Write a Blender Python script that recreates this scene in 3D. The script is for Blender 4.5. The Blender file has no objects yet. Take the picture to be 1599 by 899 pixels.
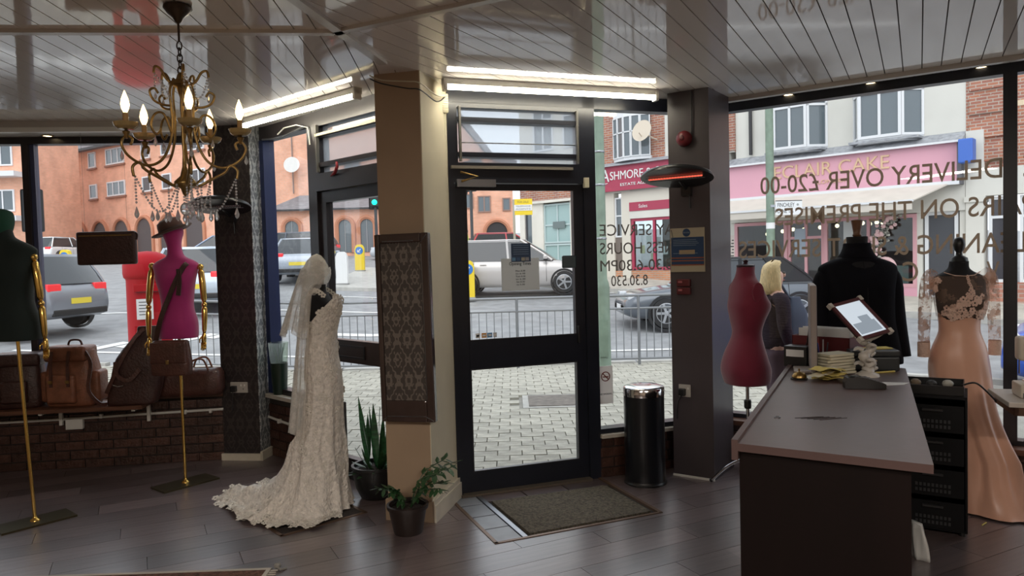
import bpy, bmesh, math, random
from mathutils import Vector, Matrix
random.seed(7)
SC = bpy.context.scene
COL = SC.collection
PI = math.pi

# ---------------------------------------------------------------- camera
CAM_H, PITCH, ROLL, FPX = 1.6, 0.040, 0.027, 1150.0
_f = Vector((0, math.cos(PITCH), -math.sin(PITCH)))
_u0 = Vector((0, math.sin(PITCH), math.cos(PITCH)))
_r0 = Vector((1, 0, 0))
_u = _u0 * math.cos(ROLL) + _r0 * math.sin(ROLL)
_r = _r0 * math.cos(ROLL) - _u0 * math.sin(ROLL)
cd = bpy.data.cameras.new('camera')
cam = bpy.data.objects.new('camera', cd)
COL.objects.link(cam)
cd.sensor_width = 36.0
cd.lens = FPX / 1599.0 * 36.0
cd.clip_end = 400
m4 = Matrix((( _r.x, _u.x, -_f.x, 0), (_r.y, _u.y, -_f.y, 0), (_r.z, _u.z, -_f.z, CAM_H), (0, 0, 0, 1)))
cam.matrix_world = m4
SC.camera = cam

# ---------------------------------------------------------------- world, sun, exposure
SC.view_settings.view_transform = 'Standard'
SC.view_settings.look = 'None'
SC.view_settings.exposure = 0.66
SC.view_settings.gamma = 1.0
SC.view_settings.use_curve_mapping = False
w = bpy.data.worlds.new('overcast_sky')
SC.world = w
w.use_nodes = True
bg = w.node_tree.nodes['Background']
bg.inputs[0].default_value = (0.86, 0.93, 1.0, 1)
bg.inputs[1].default_value = 1.12
sd = bpy.data.lights.new('sun_through_cloud', 'SUN')
sd.energy = 0.75
sd.angle = math.radians(50)
sd.color = (1.0, 0.97, 0.93)
sun = bpy.data.objects.new('sun_through_cloud', sd)
COL.objects.link(sun)
sun.rotation_euler = (math.radians(48), 0, math.radians(-12))
# added fill lights, unseen behind the camera, to brighten the room
for lx, ly in ((-1.6, -0.6), (1.4, -0.6)):
    ad = bpy.data.lights.new('rear_fill_light', 'AREA')
    ad.shape = 'RECTANGLE'
    ad.size, ad.size_y = 1.4, 0.3
    ad.energy = 68
    ad.color = (1.0, 0.90, 0.80)
    ao = bpy.data.objects.new('rear_fill_light', ad)
    COL.objects.link(ao)
    ao.location = (lx, ly, 2.68)

# ---------------------------------------------------------------- helpers
class MB:
    """collects shapes; build() links them as one mesh object"""
    def __init__(s):
        s.v = []; s.f = []
    def add(s, vs, fs, M=None):
        o = len(s.v)
        if M is not None:
            vs = [M @ Vector(p) for p in vs]
        s.v += [tuple(p) for p in vs]
        s.f += [tuple(i + o for i in f) for f in fs]
        return s
    def box(s, c, d, rz=0, M=None):
        x, y, z = d[0] / 2, d[1] / 2, d[2] / 2
        vs = [(-x, -y, -z), (x, -y, -z), (x, y, -z), (-x, y, -z), (-x, -y, z), (x, -y, z), (x, y, z), (-x, y, z)]
        T = Matrix.Translation(Vector(c)) @ Matrix.Rotation(rz, 4, 'Z')
        if M is not None: T = M @ T
        return s.add(vs, [(0, 3, 2, 1), (4, 5, 6, 7), (0, 1, 5, 4), (1, 2, 6, 5), (2, 3, 7, 6), (3, 0, 4, 7)], T)
    def bx(s, x0, x1, y0, y1, z0, z1):
        return s.box(((x0 + x1) / 2, (y0 + y1) / 2, (z0 + z1) / 2), (abs(x1 - x0), abs(y1 - y0), abs(z1 - z0)))
    def prism(s, poly, z0, z1, M=None):
        n = len(poly)
        a = sum(poly[i][0] * poly[(i + 1) % n][1] - poly[(i + 1) % n][0] * poly[i][1] for i in range(n))
        if a < 0: poly = list(reversed(poly))
        vs = [(p[0], p[1], z0) for p in poly] + [(p[0], p[1], z1) for p in poly]
        fs = [tuple(reversed(range(n))), tuple(range(n, 2 * n))]
        fs += [(i, (i + 1) % n, n + (i + 1) % n, n + i) for i in range(n)]
        return s.add(vs, fs, M)
    def loft(s, rings, closed=True, cap=True, M=None):
        n = len(rings[0]); vs = [p for r in rings for p in r]; fs = []
        for k in range(len(rings) - 1):
            for i in range(n if closed else n - 1):
                j = (i + 1) % n
                fs.append((k * n + i, k * n + j, (k + 1) * n + j, (k + 1) * n + i))
        if cap and closed:
            fs.append(tuple(reversed(range(n))))
            fs.append(tuple(range((len(rings) - 1) * n, len(rings) * n)))
        return s.add(vs, fs, M)
    def lathe(s, prof, seg=20, M=None, cap=True):
        rings = [[(r * math.cos(2 * PI * i / seg), r * math.sin(2 * PI * i / seg), z) for i in range(seg)] for r, z in prof]
        return s.loft(rings, True, cap, M)
    def tube(s, pts, r, seg=8, M=None, cap=True):
        pts = [Vector(p) for p in pts]
        rings = []; n = len(pts)
        rad = r if isinstance(r, (list, tuple)) else [r] * n
        ref = None
        for k in range(n):
            t = (pts[min(k + 1, n - 1)] - pts[max(k - 1, 0)])
            t = t.normalized() if t.length > 1e-9 else Vector((0, 0, 1))
            if ref is None:
                a = Vector((0, 0, 1)) if abs(t.z) < 0.9 else Vector((1, 0, 0))
                ref = t.cross(a).normalized()
            ref = (ref - t * ref.dot(t))
            ref = ref.normalized() if ref.length > 1e-6 else t.orthogonal().normalized()
            b = t.cross(ref)
            rings.append([tuple(pts[k] + (ref * math.cos(2 * PI * i / seg) + b * math.sin(2 * PI * i / seg)) * rad[k]) for i in range(seg)])
        return s.loft(rings, True, cap, M)
    def ball(s, c, r, seg=12, rings=8, M=None):
        rx, ry, rz = r if isinstance(r, (list, tuple)) else (r, r, r)
        R = []
        for k in range(rings + 1):
            a = -PI / 2 + PI * k / rings
            q = max(math.cos(a), 0.02)
            R.append([(c[0] + rx * q * math.cos(2 * PI * i / seg), c[1] + ry * q * math.sin(2 * PI * i / seg), c[2] + rz * math.sin(a)) for i in range(seg)])
        return s.loft(R, True, True, M)
    def mesh(s, name, mat, smooth=None):
        me = bpy.data.meshes.new(name)
        me.from_pydata(s.v, [], s.f)
        me.update()
        bm = bmesh.new(); bm.from_mesh(me)
        bmesh.ops.recalc_face_normals(bm, faces=bm.faces)
        bm.to_mesh(me); bm.free()
        if mat: me.materials.append(mat)
        if smooth is not None:
            me.polygons.foreach_set('use_smooth', [True] * len(me.polygons))
            if smooth < 3.1: me.set_sharp_from_angle(angle=smooth)
        return me
    def build(s, name, mat, parent=None, smooth=None, **kw):
        return link(name, s.mesh(name, mat, smooth), parent, **kw)

def link(name, me, parent=None, loc=None, rz=None, label=None, cat=None, group=None, kind=None):
    o = bpy.data.objects.new(name, me)
    COL.objects.link(o)
    if parent is not None: o.parent = parent
    if loc is not None: o.location = loc
    if rz is not None: o.rotation_euler = (0, 0, rz)
    return tag(o, label, cat, group, kind)

def tag(o, label=None, cat=None, group=None, kind=None):
    if label: o['label'] = label
    if cat: o['category'] = cat
    if group: o['group'] = group
    if kind: o['kind'] = kind
    return o

def thing(name, label, cat, loc=(0, 0, 0), rz=0, group=None, kind=None):
    return link(name, None, None, loc, rz, label, cat, group, kind)

def rbox(d, bev=0.01, seg=2, c=(0, 0, 0)):
    """bevelled box -> MB"""
    bm = bmesh.new()
    bmesh.ops.create_cube(bm, size=1)
    bmesh.ops.scale(bm, vec=d, verts=bm.verts)
    bmesh.ops.bevel(bm, geom=bm.edges[:], offset=bev, segments=seg, affect='EDGES', profile=0.6)
    bmesh.ops.translate(bm, vec=c, verts=bm.verts)
    m = MB()
    bm.verts.ensure_lookup_table()
    m.v = [tuple(v.co) for v in bm.verts]
    m.f = [tuple(v.index for v in f.verts) for f in bm.faces]
    bm.free()
    return m

def frame(m, x0, x1, z0, z1, wd, y0, y1):
    """four bars of a rectangular frame in the xz plane"""
    m.bx(x0, x0 + wd, y0, y1, z0, z1); m.bx(x1 - wd, x1, y0, y1, z0, z1)
    m.bx(x0 + wd, x1 - wd, y0, y1, z0, z0 + wd); m.bx(x0 + wd, x1 - wd, y0, y1, z1 - wd, z1)
    return m

def catmull(P, n=6):
    """smooth a list of tuples"""
    out = []
    for i in range(len(P) - 1):
        p0 = P[max(i - 1, 0)]; p1 = P[i]; p2 = P[i + 1]; p3 = P[min(i + 2, len(P) - 1)]
        for k in range(n):
            t = k / n
            out.append(tuple(0.5 * (2 * b + (c - a) * t + (2 * a - 5 * b + 4 * c - d) * t * t + (3 * b - a - 3 * c + d) * t ** 3) for a, b, c, d in zip(p0, p1, p2, p3)))
    out.append(tuple(P[-1]))
    return out

def text_part(s, mat, parent, x0, x1, z0, z1, y, name='lettering', back=False, extr=0.001, serif=False, **kw):
    """lettering filling x0..x1, z0..z1 of the parent's xz plane at y; back=True turns it to face +y"""
    cu = bpy.data.curves.new('txt', 'FONT')
    cu.body = s; cu.extrude = extr; cu.resolution_u = 4
    cu.offset = kw.pop('bold', 0.0)
    o = bpy.data.objects.new('txt', cu)
    COL.objects.link(o)
    dg = bpy.context.evaluated_depsgraph_get()
    me = bpy.data.meshes.new_from_object(o.evaluated_get(dg))
    bpy.data.objects.remove(o); bpy.data.curves.remove(cu)
    xs = [v.co.x for v in me.vertices]; ys = [v.co.y for v in me.vertices]
    ax, bx_, ay, by = min(xs), max(xs), min(ys), max(ys)
    for v in me.vertices:
        a = (v.co.x - ax) / (bx_ - ax); b = (v.co.y - ay) / (by - ay)
        if back: a = 1 - a
        v.co = (x0 + (x1 - x0) * a, y + (v.co.z if back else -v.co.z), z0 + (z1 - z0) * b)
    me.materials.clear(); me.materials.append(mat)
    return link(name, me, parent, **kw)

def skin_mesh(name, V, E, Rr, mat, sub=1, root=0):
    me = bpy.data.meshes.new(name)
    me.from_pydata(V, E, [])
    o = bpy.data.objects.new(name, me)
    COL.objects.link(o)
    md = o.modifiers.new('skin', 'SKIN')
    md.use_smooth_shade = True
    for i, r in enumerate(Rr):
        sv = me.skin_vertices[0].data[i]
        sv.radius = r if isinstance(r, tuple) else (r, r)
        sv.use_root = (i == root)
    if sub:
        sm = o.modifiers.new('sub', 'SUBSURF'); sm.levels = sub; sm.render_levels = sub
    dg = bpy.context.evaluated_depsgraph_get()
    out = bpy.data.meshes.new_from_object(o.evaluated_get(dg))
    bpy.data.objects.remove(o)
    out.materials.clear(); out.materials.append(mat)
    out.polygons.foreach_set('use_smooth', [True] * len(out.polygons))
    return out

def clip(poly, hp):
    """clip polygon by half-planes (px,py,nx,ny): keep side where (p-P).n <= 0"""
    for (px, py, nx, ny) in hp:
        out = []
        for i in range(len(poly)):
            a = poly[i]; b = poly[(i + 1) % len(poly)]
            da = (a[0] - px) * nx + (a[1] - py) * ny; db = (b[0] - px) * nx + (b[1] - py) * ny
            if da <= 0: out.append(a)
            if da * db < 0:
                t = da / (da - db)
                out.append((a[0] + (b[0] - a[0]) * t, a[1] + (b[1] - a[1]) * t))
        poly = out
        if len(poly) < 3: return []
    return poly

def copy_tree(o, parent=None):
    c = o.copy(); COL.objects.link(c); c.parent = parent
    for ch in list(o.children): copy_tree(ch, c)
    return c

# ---------------------------------------------------------------- materials
MATS = {}
def M(name, col, rough=0.5, metal=0.0, var=0.0, vs=8.0, bump=0.0, bs=30.0, emit=0.0, ecol=None, spec=0.5, coat=0.0,
      sheen=0.0, trans=0.0, rnd=0.0, stretch=None, alpha=1.0, ior=1.5):
    if name in MATS: return MATS[name]
    m = bpy.data.materials.new(name); m.use_nodes = True
    nt = m.node_tree; b = nt.nodes['Principled BSDF']; L = nt.links
    b.inputs['Base Color'].default_value = (*col, 1)
    b.inputs['Roughness'].default_value = rough
    b.inputs['Metallic'].default_value = metal
    b.inputs['Specular IOR Level'].default_value = spec
    b.inputs['IOR'].default_value = ior
    b.inputs['Coat Weight'].default_value = coat
    b.inputs['Coat Roughness'].default_value = 0.08
    b.inputs['Sheen Weight'].default_value = sheen
    b.inputs['Transmission Weight'].default_value = trans
    b.inputs['Alpha'].default_value = alpha
    if emit:
        b.inputs['Emission Color'].default_value = (*(ecol or col), 1)
        b.inputs['Emission Strength'].default_value = emit
    if var or bump or rnd:
        tc = nt.nodes.new('ShaderNodeTexCoord')
        mp = nt.nodes.new('ShaderNodeMapping')
        L.new(tc.outputs['Object'], mp.inputs[0])
        if stretch: mp.inputs['Scale'].default_value = stretch
    cur = None
    if var:
        n = nt.nodes.new('ShaderNodeTexNoise'); n.inputs['Scale'].default_value = vs; n.inputs['Detail'].default_value = 5
        L.new(mp.outputs[0], n.inputs[0])
        r = nt.nodes.new('ShaderNodeMapRange'); L.new(n.outputs[0], r.inputs[0])
        r.inputs[1].default_value = 0.3; r.inputs[2].default_value = 0.7; r.inputs[3].default_value = 1 - var; r.inputs[4].default_value = 1 + var
        cur = r.outputs[0]
    if rnd:
        oi = nt.nodes.new('ShaderNodeObjectInfo')
        r2 = nt.nodes.new('ShaderNodeMapRange'); L.new(oi.outputs['Random'], r2.inputs[0])
        r2.inputs[3].default_value = 1 - rnd; r2.inputs[4].default_value = 1 + rnd
        if cur is None: cur = r2.outputs[0]
        else:
            mm = nt.nodes.new('ShaderNodeMath'); mm.operation = 'MULTIPLY'
            L.new(cur, mm.inputs[0]); L.new(r2.outputs[0], mm.inputs[1]); cur = mm.outputs[0]
    if cur is not None:
        hs = nt.nodes.new('ShaderNodeMix'); hs.data_type = 'RGBA'; hs.blend_type = 'MULTIPLY'; hs.inputs[0].default_value = 1
        hs.inputs[6].default_value = (*col, 1)
        L.new(cur, hs.inputs[7]); L.new(hs.outputs[2], b.inputs['Base Color'])
    if bump:
        n2 = nt.nodes.new('ShaderNodeTexNoise'); n2.inputs['Scale'].default_value = bs; n2.inputs['Detail'].default_value = 3
        L.new(mp.outputs[0], n2.inputs[0])
        bp = nt.nodes.new('ShaderNodeBump'); bp.inputs['Strength'].default_value = bump; bp.inputs['Distance'].default_value = 0.02
        L.new(n2.outputs[0], bp.inputs['Height']); L.new(bp.outputs[0], b.inputs['Normal'])
    MATS[name] = m
    return m

def glass_mat(name, tint=(1, 1, 1), ior=1.45, frost=0.0, fcol=(.8, .83, .85)):
    m = bpy.data.materials.new(name); m.use_nodes = True
    nt = m.node_tree; nt.nodes.clear(); L = nt.links
    out = nt.nodes.new('ShaderNodeOutputMaterial')
    t = nt.nodes.new('ShaderNodeBsdfTransparent'); t.inputs[0].default_value = (*tint, 1)
    g = nt.nodes.new('ShaderNodeBsdfGlossy'); g.inputs['Roughness'].default_value = 0.01
    # Schlick reflectance of a thin sheet, the same from either face
    ge = nt.nodes.new('ShaderNodeNewGeometry'); dt = nt.nodes.new('ShaderNodeVectorMath'); dt.operation = 'DOT_PRODUCT'
    L.new(ge.outputs['Normal'], dt.inputs[0]); L.new(ge.outputs['Incoming'], dt.inputs[1])
    def mth(op, a, b=None):
        n_ = nt.nodes.new('ShaderNodeMath'); n_.operation = op
        for i_, q_ in enumerate((a, b)):
            if q_ is None: continue
            if isinstance(q_, (int, float)): n_.inputs[i_].default_value = q_
            else: L.new(q_, n_.inputs[i_])
        return n_.outputs[0]
    r0 = ((ior - 1) / (ior + 1)) ** 2
    fo = mth('ADD', mth('MULTIPLY', mth('POWER', mth('SUBTRACT', 1.0, mth('ABSOLUTE', dt.outputs['Value'])), 5.0), 1 - r0), r0)
    mx = nt.nodes.new('ShaderNodeMixShader')
    L.new(fo, mx.inputs[0]); L.new(t.outputs[0], mx.inputs[1]); L.new(g.outputs[0], mx.inputs[2])
    last = mx.outputs[0]
    if frost:
        d = nt.nodes.new('ShaderNodeBsdfTranslucent'); d.inputs[0].default_value = (*fcol, 1)
        m2 = nt.nodes.new('ShaderNodeMixShader'); m2.inputs[0].default_value = frost
        L.new(last, m2.inputs[1]); L.new(d.outputs[0], m2.inputs[2]); last = m2.outputs[0]
    L.new(last, out.inputs[0])
    MATS[name] = m
    return m

def sheer_mat(name, col, dens=0.5, scale=160.0, lace=0.0, lscale=14.0):
    """gauzy cloth: transparent between threads, denser where lace motifs are embroidered"""
    m = bpy.data.materials.new(name); m.use_nodes = True
    nt = m.node_tree; nt.nodes.clear(); L = nt.links
    out = nt.nodes.new('ShaderNodeOutputMaterial')
    t = nt.nodes.new('ShaderNodeBsdfTransparent')
    d = nt.nodes.new('ShaderNodeBsdfDiffuse'); d.inputs[0].default_value = (*col, 1)
    tl = nt.nodes.new('ShaderNodeBsdfTranslucent'); tl.inputs[0].default_value = (*col, 1)
    a = nt.nodes.new('ShaderNodeMixShader'); a.inputs[0].default_value = 0.5
    L.new(d.outputs[0], a.inputs[1]); L.new(tl.outputs[0], a.inputs[2])
    mx = nt.nodes.new('ShaderNodeMixShader')
    L.new(t.outputs[0], mx.inputs[1]); L.new(a.outputs[0], mx.inputs[2])
    tc = nt.nodes.new('ShaderNodeTexCoord')
    n = nt.nodes.new('ShaderNodeTexNoise'); n.inputs['Scale'].default_value = lscale; n.inputs['Detail'].default_value = 6; n.inputs['Roughness'].default_value = 0.7
    L.new(tc.outputs['Object'], n.inputs[0])
    r = nt.nodes.new('ShaderNodeMapRange'); L.new(n.outputs[0], r.inputs[0])
    r.inputs[1].default_value = 0.5; r.inputs[2].default_value = 0.56
    r.inputs[3].default_value = dens; r.inputs[4].default_value = min(1, dens + lace)
    L.new(r.outputs[0], mx.inputs[0])
    L.new(mx.outputs[0], out.inputs[0])
    MATS[name] = m
    return m

def brick_mat(name, c1, c2, mortar, sx=0.215, sz=0.065, rough=0.85, offs=0.5, ms=0.010, bump=0.4, bias=0.0):
    m = bpy.data.materials.new(name); m.use_nodes = True
    nt = m.node_tree; b = nt.nodes['Principled BSDF']; L = nt.links
    tc = nt.nodes.new('ShaderNodeTexCoord'); sp = nt.nodes.new('ShaderNodeSeparateXYZ'); L.new(tc.outputs['Object'], sp.inputs[0])
    ad = nt.nodes.new('ShaderNodeMath'); ad.operation = 'ADD'; L.new(sp.outputs[0], ad.inputs[0]); L.new(sp.outputs[1], ad.inputs[1])
    cb = nt.nodes.new('ShaderNodeCombineXYZ'); L.new(ad.outputs[0], cb.inputs[0]); L.new(sp.outputs[2], cb.inputs[1])
    br = nt.nodes.new('ShaderNodeTexBrick'); L.new(cb.outputs[0], br.inputs[0])
    br.inputs['Color1'].default_value = (*c1, 1); br.inputs['Color2'].default_value = (*c2, 1); br.inputs['Mortar'].default_value = (*mortar, 1)
    br.inputs['Scale'].default_value = 1; br.inputs['Brick Width'].default_value = sx; br.inputs['Row Height'].default_value = sz
    br.inputs['Mortar Size'].default_value = ms; br.inputs['Bias'].default_value = bias; br.offset = offs
    n = nt.nodes.new('ShaderNodeTexNoise'); n.inputs['Scale'].default_value = 1.3; n.inputs['Detail'].default_value = 6; L.new(tc.outputs['Object'], n.inputs[0])
    r = nt.nodes.new('ShaderNodeMapRange'); L.new(n.outputs[0], r.inputs[0]); r.inputs[1].default_value = .3; r.inputs[2].default_value = .7; r.inputs[3].default_value = .85; r.inputs[4].default_value = 1.12
    mx = nt.nodes.new('ShaderNodeMix'); mx.data_type = 'RGBA'; mx.blend_type = 'MULTIPLY'; mx.inputs[0].default_value = 1
    L.new(br.outputs[0], mx.inputs[6]); L.new(r.outputs[0], mx.inputs[7]); L.new(mx.outputs[2], b.inputs['Base Color'])
    b.inputs['Roughness'].default_value = rough
    bp = nt.nodes.new('ShaderNodeBump'); bp.inputs['Strength'].default_value = bump; bp.inputs['Distance'].default_value = 0.01
    bp.invert = True
    L.new(br.outputs[1], bp.inputs['Height']); L.new(bp.outputs[0], b.inputs['Normal'])
    MATS[name] = m
    return m

def damask_mat(name, ground, motif, su=0.085, sv=0.15, rough=0.5, mrough=0.35):
    """flat printed wallpaper: ogee lattice with a medallion in every cell"""
    m = bpy.data.materials.new(name); m.use_nodes = True
    nt = m.node_tree; b = nt.nodes['Principled BSDF']; L = nt.links
    def mth(op, a, c=None, clampv=False):
        n = nt.nodes.new('ShaderNodeMath'); n.operation = op; n.use_clamp = clampv
        for i, q in enumerate((a, c)):
            if q is None: continue
            if isinstance(q, (int, float)): n.inputs[i].default_value = q
            else: L.new(q, n.inputs[i])
        return n.outputs[0]
    tc = nt.nodes.new('ShaderNodeTexCoord'); sp = nt.nodes.new('ShaderNodeSeparateXYZ'); L.new(tc.outputs['Object'], sp.inputs[0])
    nz = nt.nodes.new('ShaderNodeTexNoise'); nz.inputs['Scale'].default_value = 45; nz.inputs['Detail'].default_value = 3; L.new(tc.outputs['Object'], nz.inputs[0])
    wob = mth('MULTIPLY', mth('SUBTRACT', nz.outputs[0], 0.5), 1.5)
    h = mth('ADD', sp.outputs[0], sp.outputs[1])
    U = mth('MULTIPLY', h, PI / su); V = mth('MULTIPLY', sp.outputs[2], PI / sv)
    curl = mth('MULTIPLY', mth('COSINE', mth('MULTIPLY', U, 3.0)), mth('COSINE', mth('MULTIPLY', V, 5.0)))
    f = mth('ADD', mth('ADD', mth('ADD', mth('COSINE', U), mth('COSINE', V)), mth('MULTIPLY', curl, 0.30)), mth('MULTIPLY', wob, 0.35))
    lat = mth('LESS_THAN', mth('ABSOLUTE', f), 0.24)
    rays = mth('MULTIPLY', mth('COSINE', mth('MULTIPLY', U, 6.0)), mth('COSINE', mth('MULTIPLY', V, 6.0)))
    med = mth('GREATER_THAN', mth('ADD', mth('ABSOLUTE', f), mth('MULTIPLY', rays, 0.35)), 1.30)
    core = mth('LESS_THAN', mth('ABSOLUTE', f), 1.86)
    msk = mth('ADD', lat, mth('MULTIPLY', med, core), True)
    mx = nt.nodes.new('ShaderNodeMix'); mx.data_type = 'RGBA'
    mx.inputs[6].default_value = (*ground, 1); mx.inputs[7].default_value = (*motif, 1)
    L.new(msk, mx.inputs[0]); L.new(mx.outputs[2], b.inputs['Base Color'])
    rr = nt.nodes.new('ShaderNodeMapRange'); L.new(msk, rr.inputs[0]); rr.inputs[3].default_value = rough; rr.inputs[4].default_value = mrough
    L.new(rr.outputs[0], b.inputs['Roughness'])
    MATS[name] = m
    return m

GLASS = glass_mat('clear_glass')
FROST = glass_mat('louvre_glass', (0.93, 0.95, 0.97), 1.45, 0.35, (.72, .75, .78))
DARKW = M('dark_brown_paint', (0.018, 0.014, 0.016), 0.35, var=0.15)
NAVY = M('blue_black_paint', (0.012, 0.014, 0.022), 0.3, var=0.1)
BLUEP = M('deep_blue_paint', (0.012, 0.022, 0.085), 0.4)
WHITEP = M('white_plastic', (0.72, 0.71, 0.66), 0.35)
CREAMP = M('cream_plastic', (0.60, 0.56, 0.42), 0.4)
BLACKP = M('black_plastic', (0.012, 0.012, 0.013), 0.35)
BLACKF = M('black_cloth', (0.006, 0.006, 0.008), 0.9, sheen=0.05, bump=0.1, bs=300)
CHROME = M('chrome', (0.75, 0.75, 0.77), 0.12, 1.0)
STEEL = M('grey_steel', (0.35, 0.36, 0.38), 0.35, 1.0)
GOLD = M('gold', (0.78, 0.52, 0.15), 0.2, 1.0)
BRASS = M('antique_brass', (0.33, 0.22, 0.085), 0.32, 1.0, var=0.2, vs=60)
PAPER = M('white_paper', (0.75, 0.75, 0.74), 0.7)
RUBBER = M('tyre_rubber', (0.015, 0.015, 0.016), 0.75)
def leather(n, c, r=0.42): return M(n, c, r, var=0.25, vs=14, bump=0.25, bs=60)
# ================================================================ THE ROOM
CEIL = 2.74
W0 = (-4.6, 5.834); WA = math.atan2(.12, .993)
L0 = (-2.12, 6.28); LA = math.atan2(-.691, .723)
D0 = (-0.40, 4.97); DA = math.atan2(.325, .945)
R0 = (1.757, 5.682); RA = math.atan2(-.572, .82)
def onp(o, a, u, n=0.0, z=0.0):
    """world point: u along a wall, n outward, z up"""
    return Vector((o[0] + math.cos(a) * u - math.sin(a) * n, o[1] + math.sin(a) * u + math.cos(a) * n, z))
OUT = [W0, onp(W0, WA, 2.42)[:2], onp(L0, LA, 0.0)[:2], onp(L0, LA, 1.86)[:2], D0, onp(D0, DA, 1.72)[:2], onp(R0, RA, -0.2)[:2], onp(R0, RA, 2.979)[:2], (4.2, -3), (-4.6, -3)]
OUT = [tuple(p) for p in OUT]

WALLM = M('beige_wall_paint', (0.36, 0.29, 0.22), 0.8, var=0.06, vs=2)
PVC = M('glossy_white_ceiling_board', (0.80, 0.76, 0.73), 0.05, ior=2.1, bump=0.035, bs=1.0, stretch=(0.8, 6.0, 1))
TRIMM = M('white_ceiling_trim', (0.55, 0.52, 0.49), 0.25)
FLOORM = M('dark_laminate', (0.112, 0.082, 0.082), 0.31, ior=2.5, var=0.30, vs=5, rnd=0.38, bump=0.05, bs=12, stretch=(0.6, 7, 1))
SUBF = M('dark_subfloor', (0.02, 0.015, 0.013), 0.6)

# ceiling: slab, boards, strips
ceil = thing('ceiling', 'glossy white boarded shop ceiling', 'ceiling', kind='structure')
MB().prism(OUT, CEIL + 0.016, CEIL + 0.2).build('slab', M('ceiling_slab', (0.2, 0.18, 0.17), .8), ceil)
def half(o, a, n=0.0):  # keep the inner side of a wall line
    p = onp(o, a, 0, n); return (p.x, p.y, -math.sin(a), math.cos(a))
def planks(parent, name, hp, ang, wd, ln, z0, z1, mat, gap, ext, stagger=True, tilt=0.0, kindfn=None):
    ca, sa = math.cos(ang), math.sin(ang)
    x0, x1, y0, y1 = ext      # extents along / across the board direction
    shared = {}
    row = 0; y = y0
    rr = random.Random(3)
    while y < y1:
        off = (row * 0.37 % 1) * ln if stagger else 0
        x = x0 - off
        while x < x1:
            r = [(x + gap / 2, y + gap / 2), (x + ln - gap / 2, y + gap / 2), (x + ln - gap / 2, y + wd - gap / 2), (x + gap / 2, y + wd - gap / 2)]
            wr = [(p[0] * ca - p[1] * sa, p[0] * sa + p[1] * ca) for p in r]
            cp = clip(wr, hp)
            if len(cp) >= 3:
                cx, cy = x + ln / 2, y + wd / 2
                wx, wy = cx * ca - cy * sa, cx * sa + cy * ca
                lo = [((p[0] - wx) * ca + (p[1] - wy) * sa, -(p[0] - wx) * sa + (p[1] - wy) * ca) for p in cp]
                area = abs(sum(lo[i][0] * lo[(i + 1) % len(lo)][1] - lo[(i + 1) % len(lo)][0] * lo[i][1] for i in range(len(lo)))) / 2
                if area > 0.004:
                    full = abs(area - (ln - gap) * (wd - gap)) < 1e-5
                    if full and 'f' in shared: me = shared['f']
                    else:
                        me = MB().prism(lo, z0, z1).mesh(name, mat)
                        if full: shared['f'] = me
                    o = link(name, me, parent, (wx, wy, 0))
                    o.rotation_euler = (rr.uniform(-tilt, tilt), 0, ang)
                    if tilt: o.location.z = 0; o.rotation_euler.x = 0
            x += ln
        y += wd; row += 1
T2 = (-0.80, 3.7, math.cos(math.radians(-10.5)), math.sin(math.radians(-10.5)))   # dividing strip line and its normal
left_hp = [half(W0, WA), half(L0, LA), T2, (-4.6, 0, -1, 0), (0, -3, 0, -1)]
right_hp = [half(D0, DA), half(R0, RA, -0.235), (T2[0], T2[1], -T2[2], -T2[3]), (4.2, 0, 1, 0), (0, -3, 0, -1)]
strip_hp = [half(R0, RA), (onp(R0, RA, 0, -0.205).x, onp(R0, RA, 0, -0.205).y, math.sin(RA), -math.cos(RA)), half(D0, DA), (4.2, 0, 1, 0)]
planks(ceil, 'ceiling_board', left_hp, math.radians(94), 0.104, 30, CEIL, CEIL + 0.014, PVC, 0.006, (-15, 10, -1, 6), False)
planks(ceil, 'ceiling_board', right_hp, math.radians(61), 0.106, 30, CEIL, CEIL + 0.014, PVC, 0.006, (-15, 10, -5, 4.5), False)
planks(ceil, 'ceiling_board', strip_hp, math.radians(55), 0.106, 30, CEIL, CEIL + 0.014, PVC, 0.006, (-15, 12, -5, 4.5), False)
def strip(p, q, wd=0.045, h=0.018, z=CEIL, name='cover_strip', par=None, mat=None):
    p = Vector((*p, z)); q = Vector((*q, z)); d = q - p
    m = MB().box((d.length / 2, 0, -h / 2), (d.length, wd, h))
    o = m.build(name, mat or TRIMM, par or ceil); o.location = p; o.rotation_euler = (0, 0, math.atan2(d.y, d.x)); return o
strip((-4.6, 3.31), (-0.84, 3.665)); strip((-0.84, 3.665), (2.2, 2.10)); strip((-1.45, 0.2), (-0.70, 4.25), 0.05)
strip(onp(R0, RA, -0.1, -0.22)[:2], onp(R0, RA, 2.85, -0.22)[:2], 0.05, 0.03)
# boxed-out soffit over the left window
so = thing('trim_1', 'pale boxed soffit running above the left shop window', 'soffit', (*W0, 0), WA, kind='structure')
MB().bx(0, 2.15, -0.30, 0.0, 2.665, CEIL).build('soffit', TRIMM, so)
MB().bx(0, 2.15, -0.33, -0.29, 2.655, 2.69).build('edge_strip', WHITEP, so)

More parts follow.
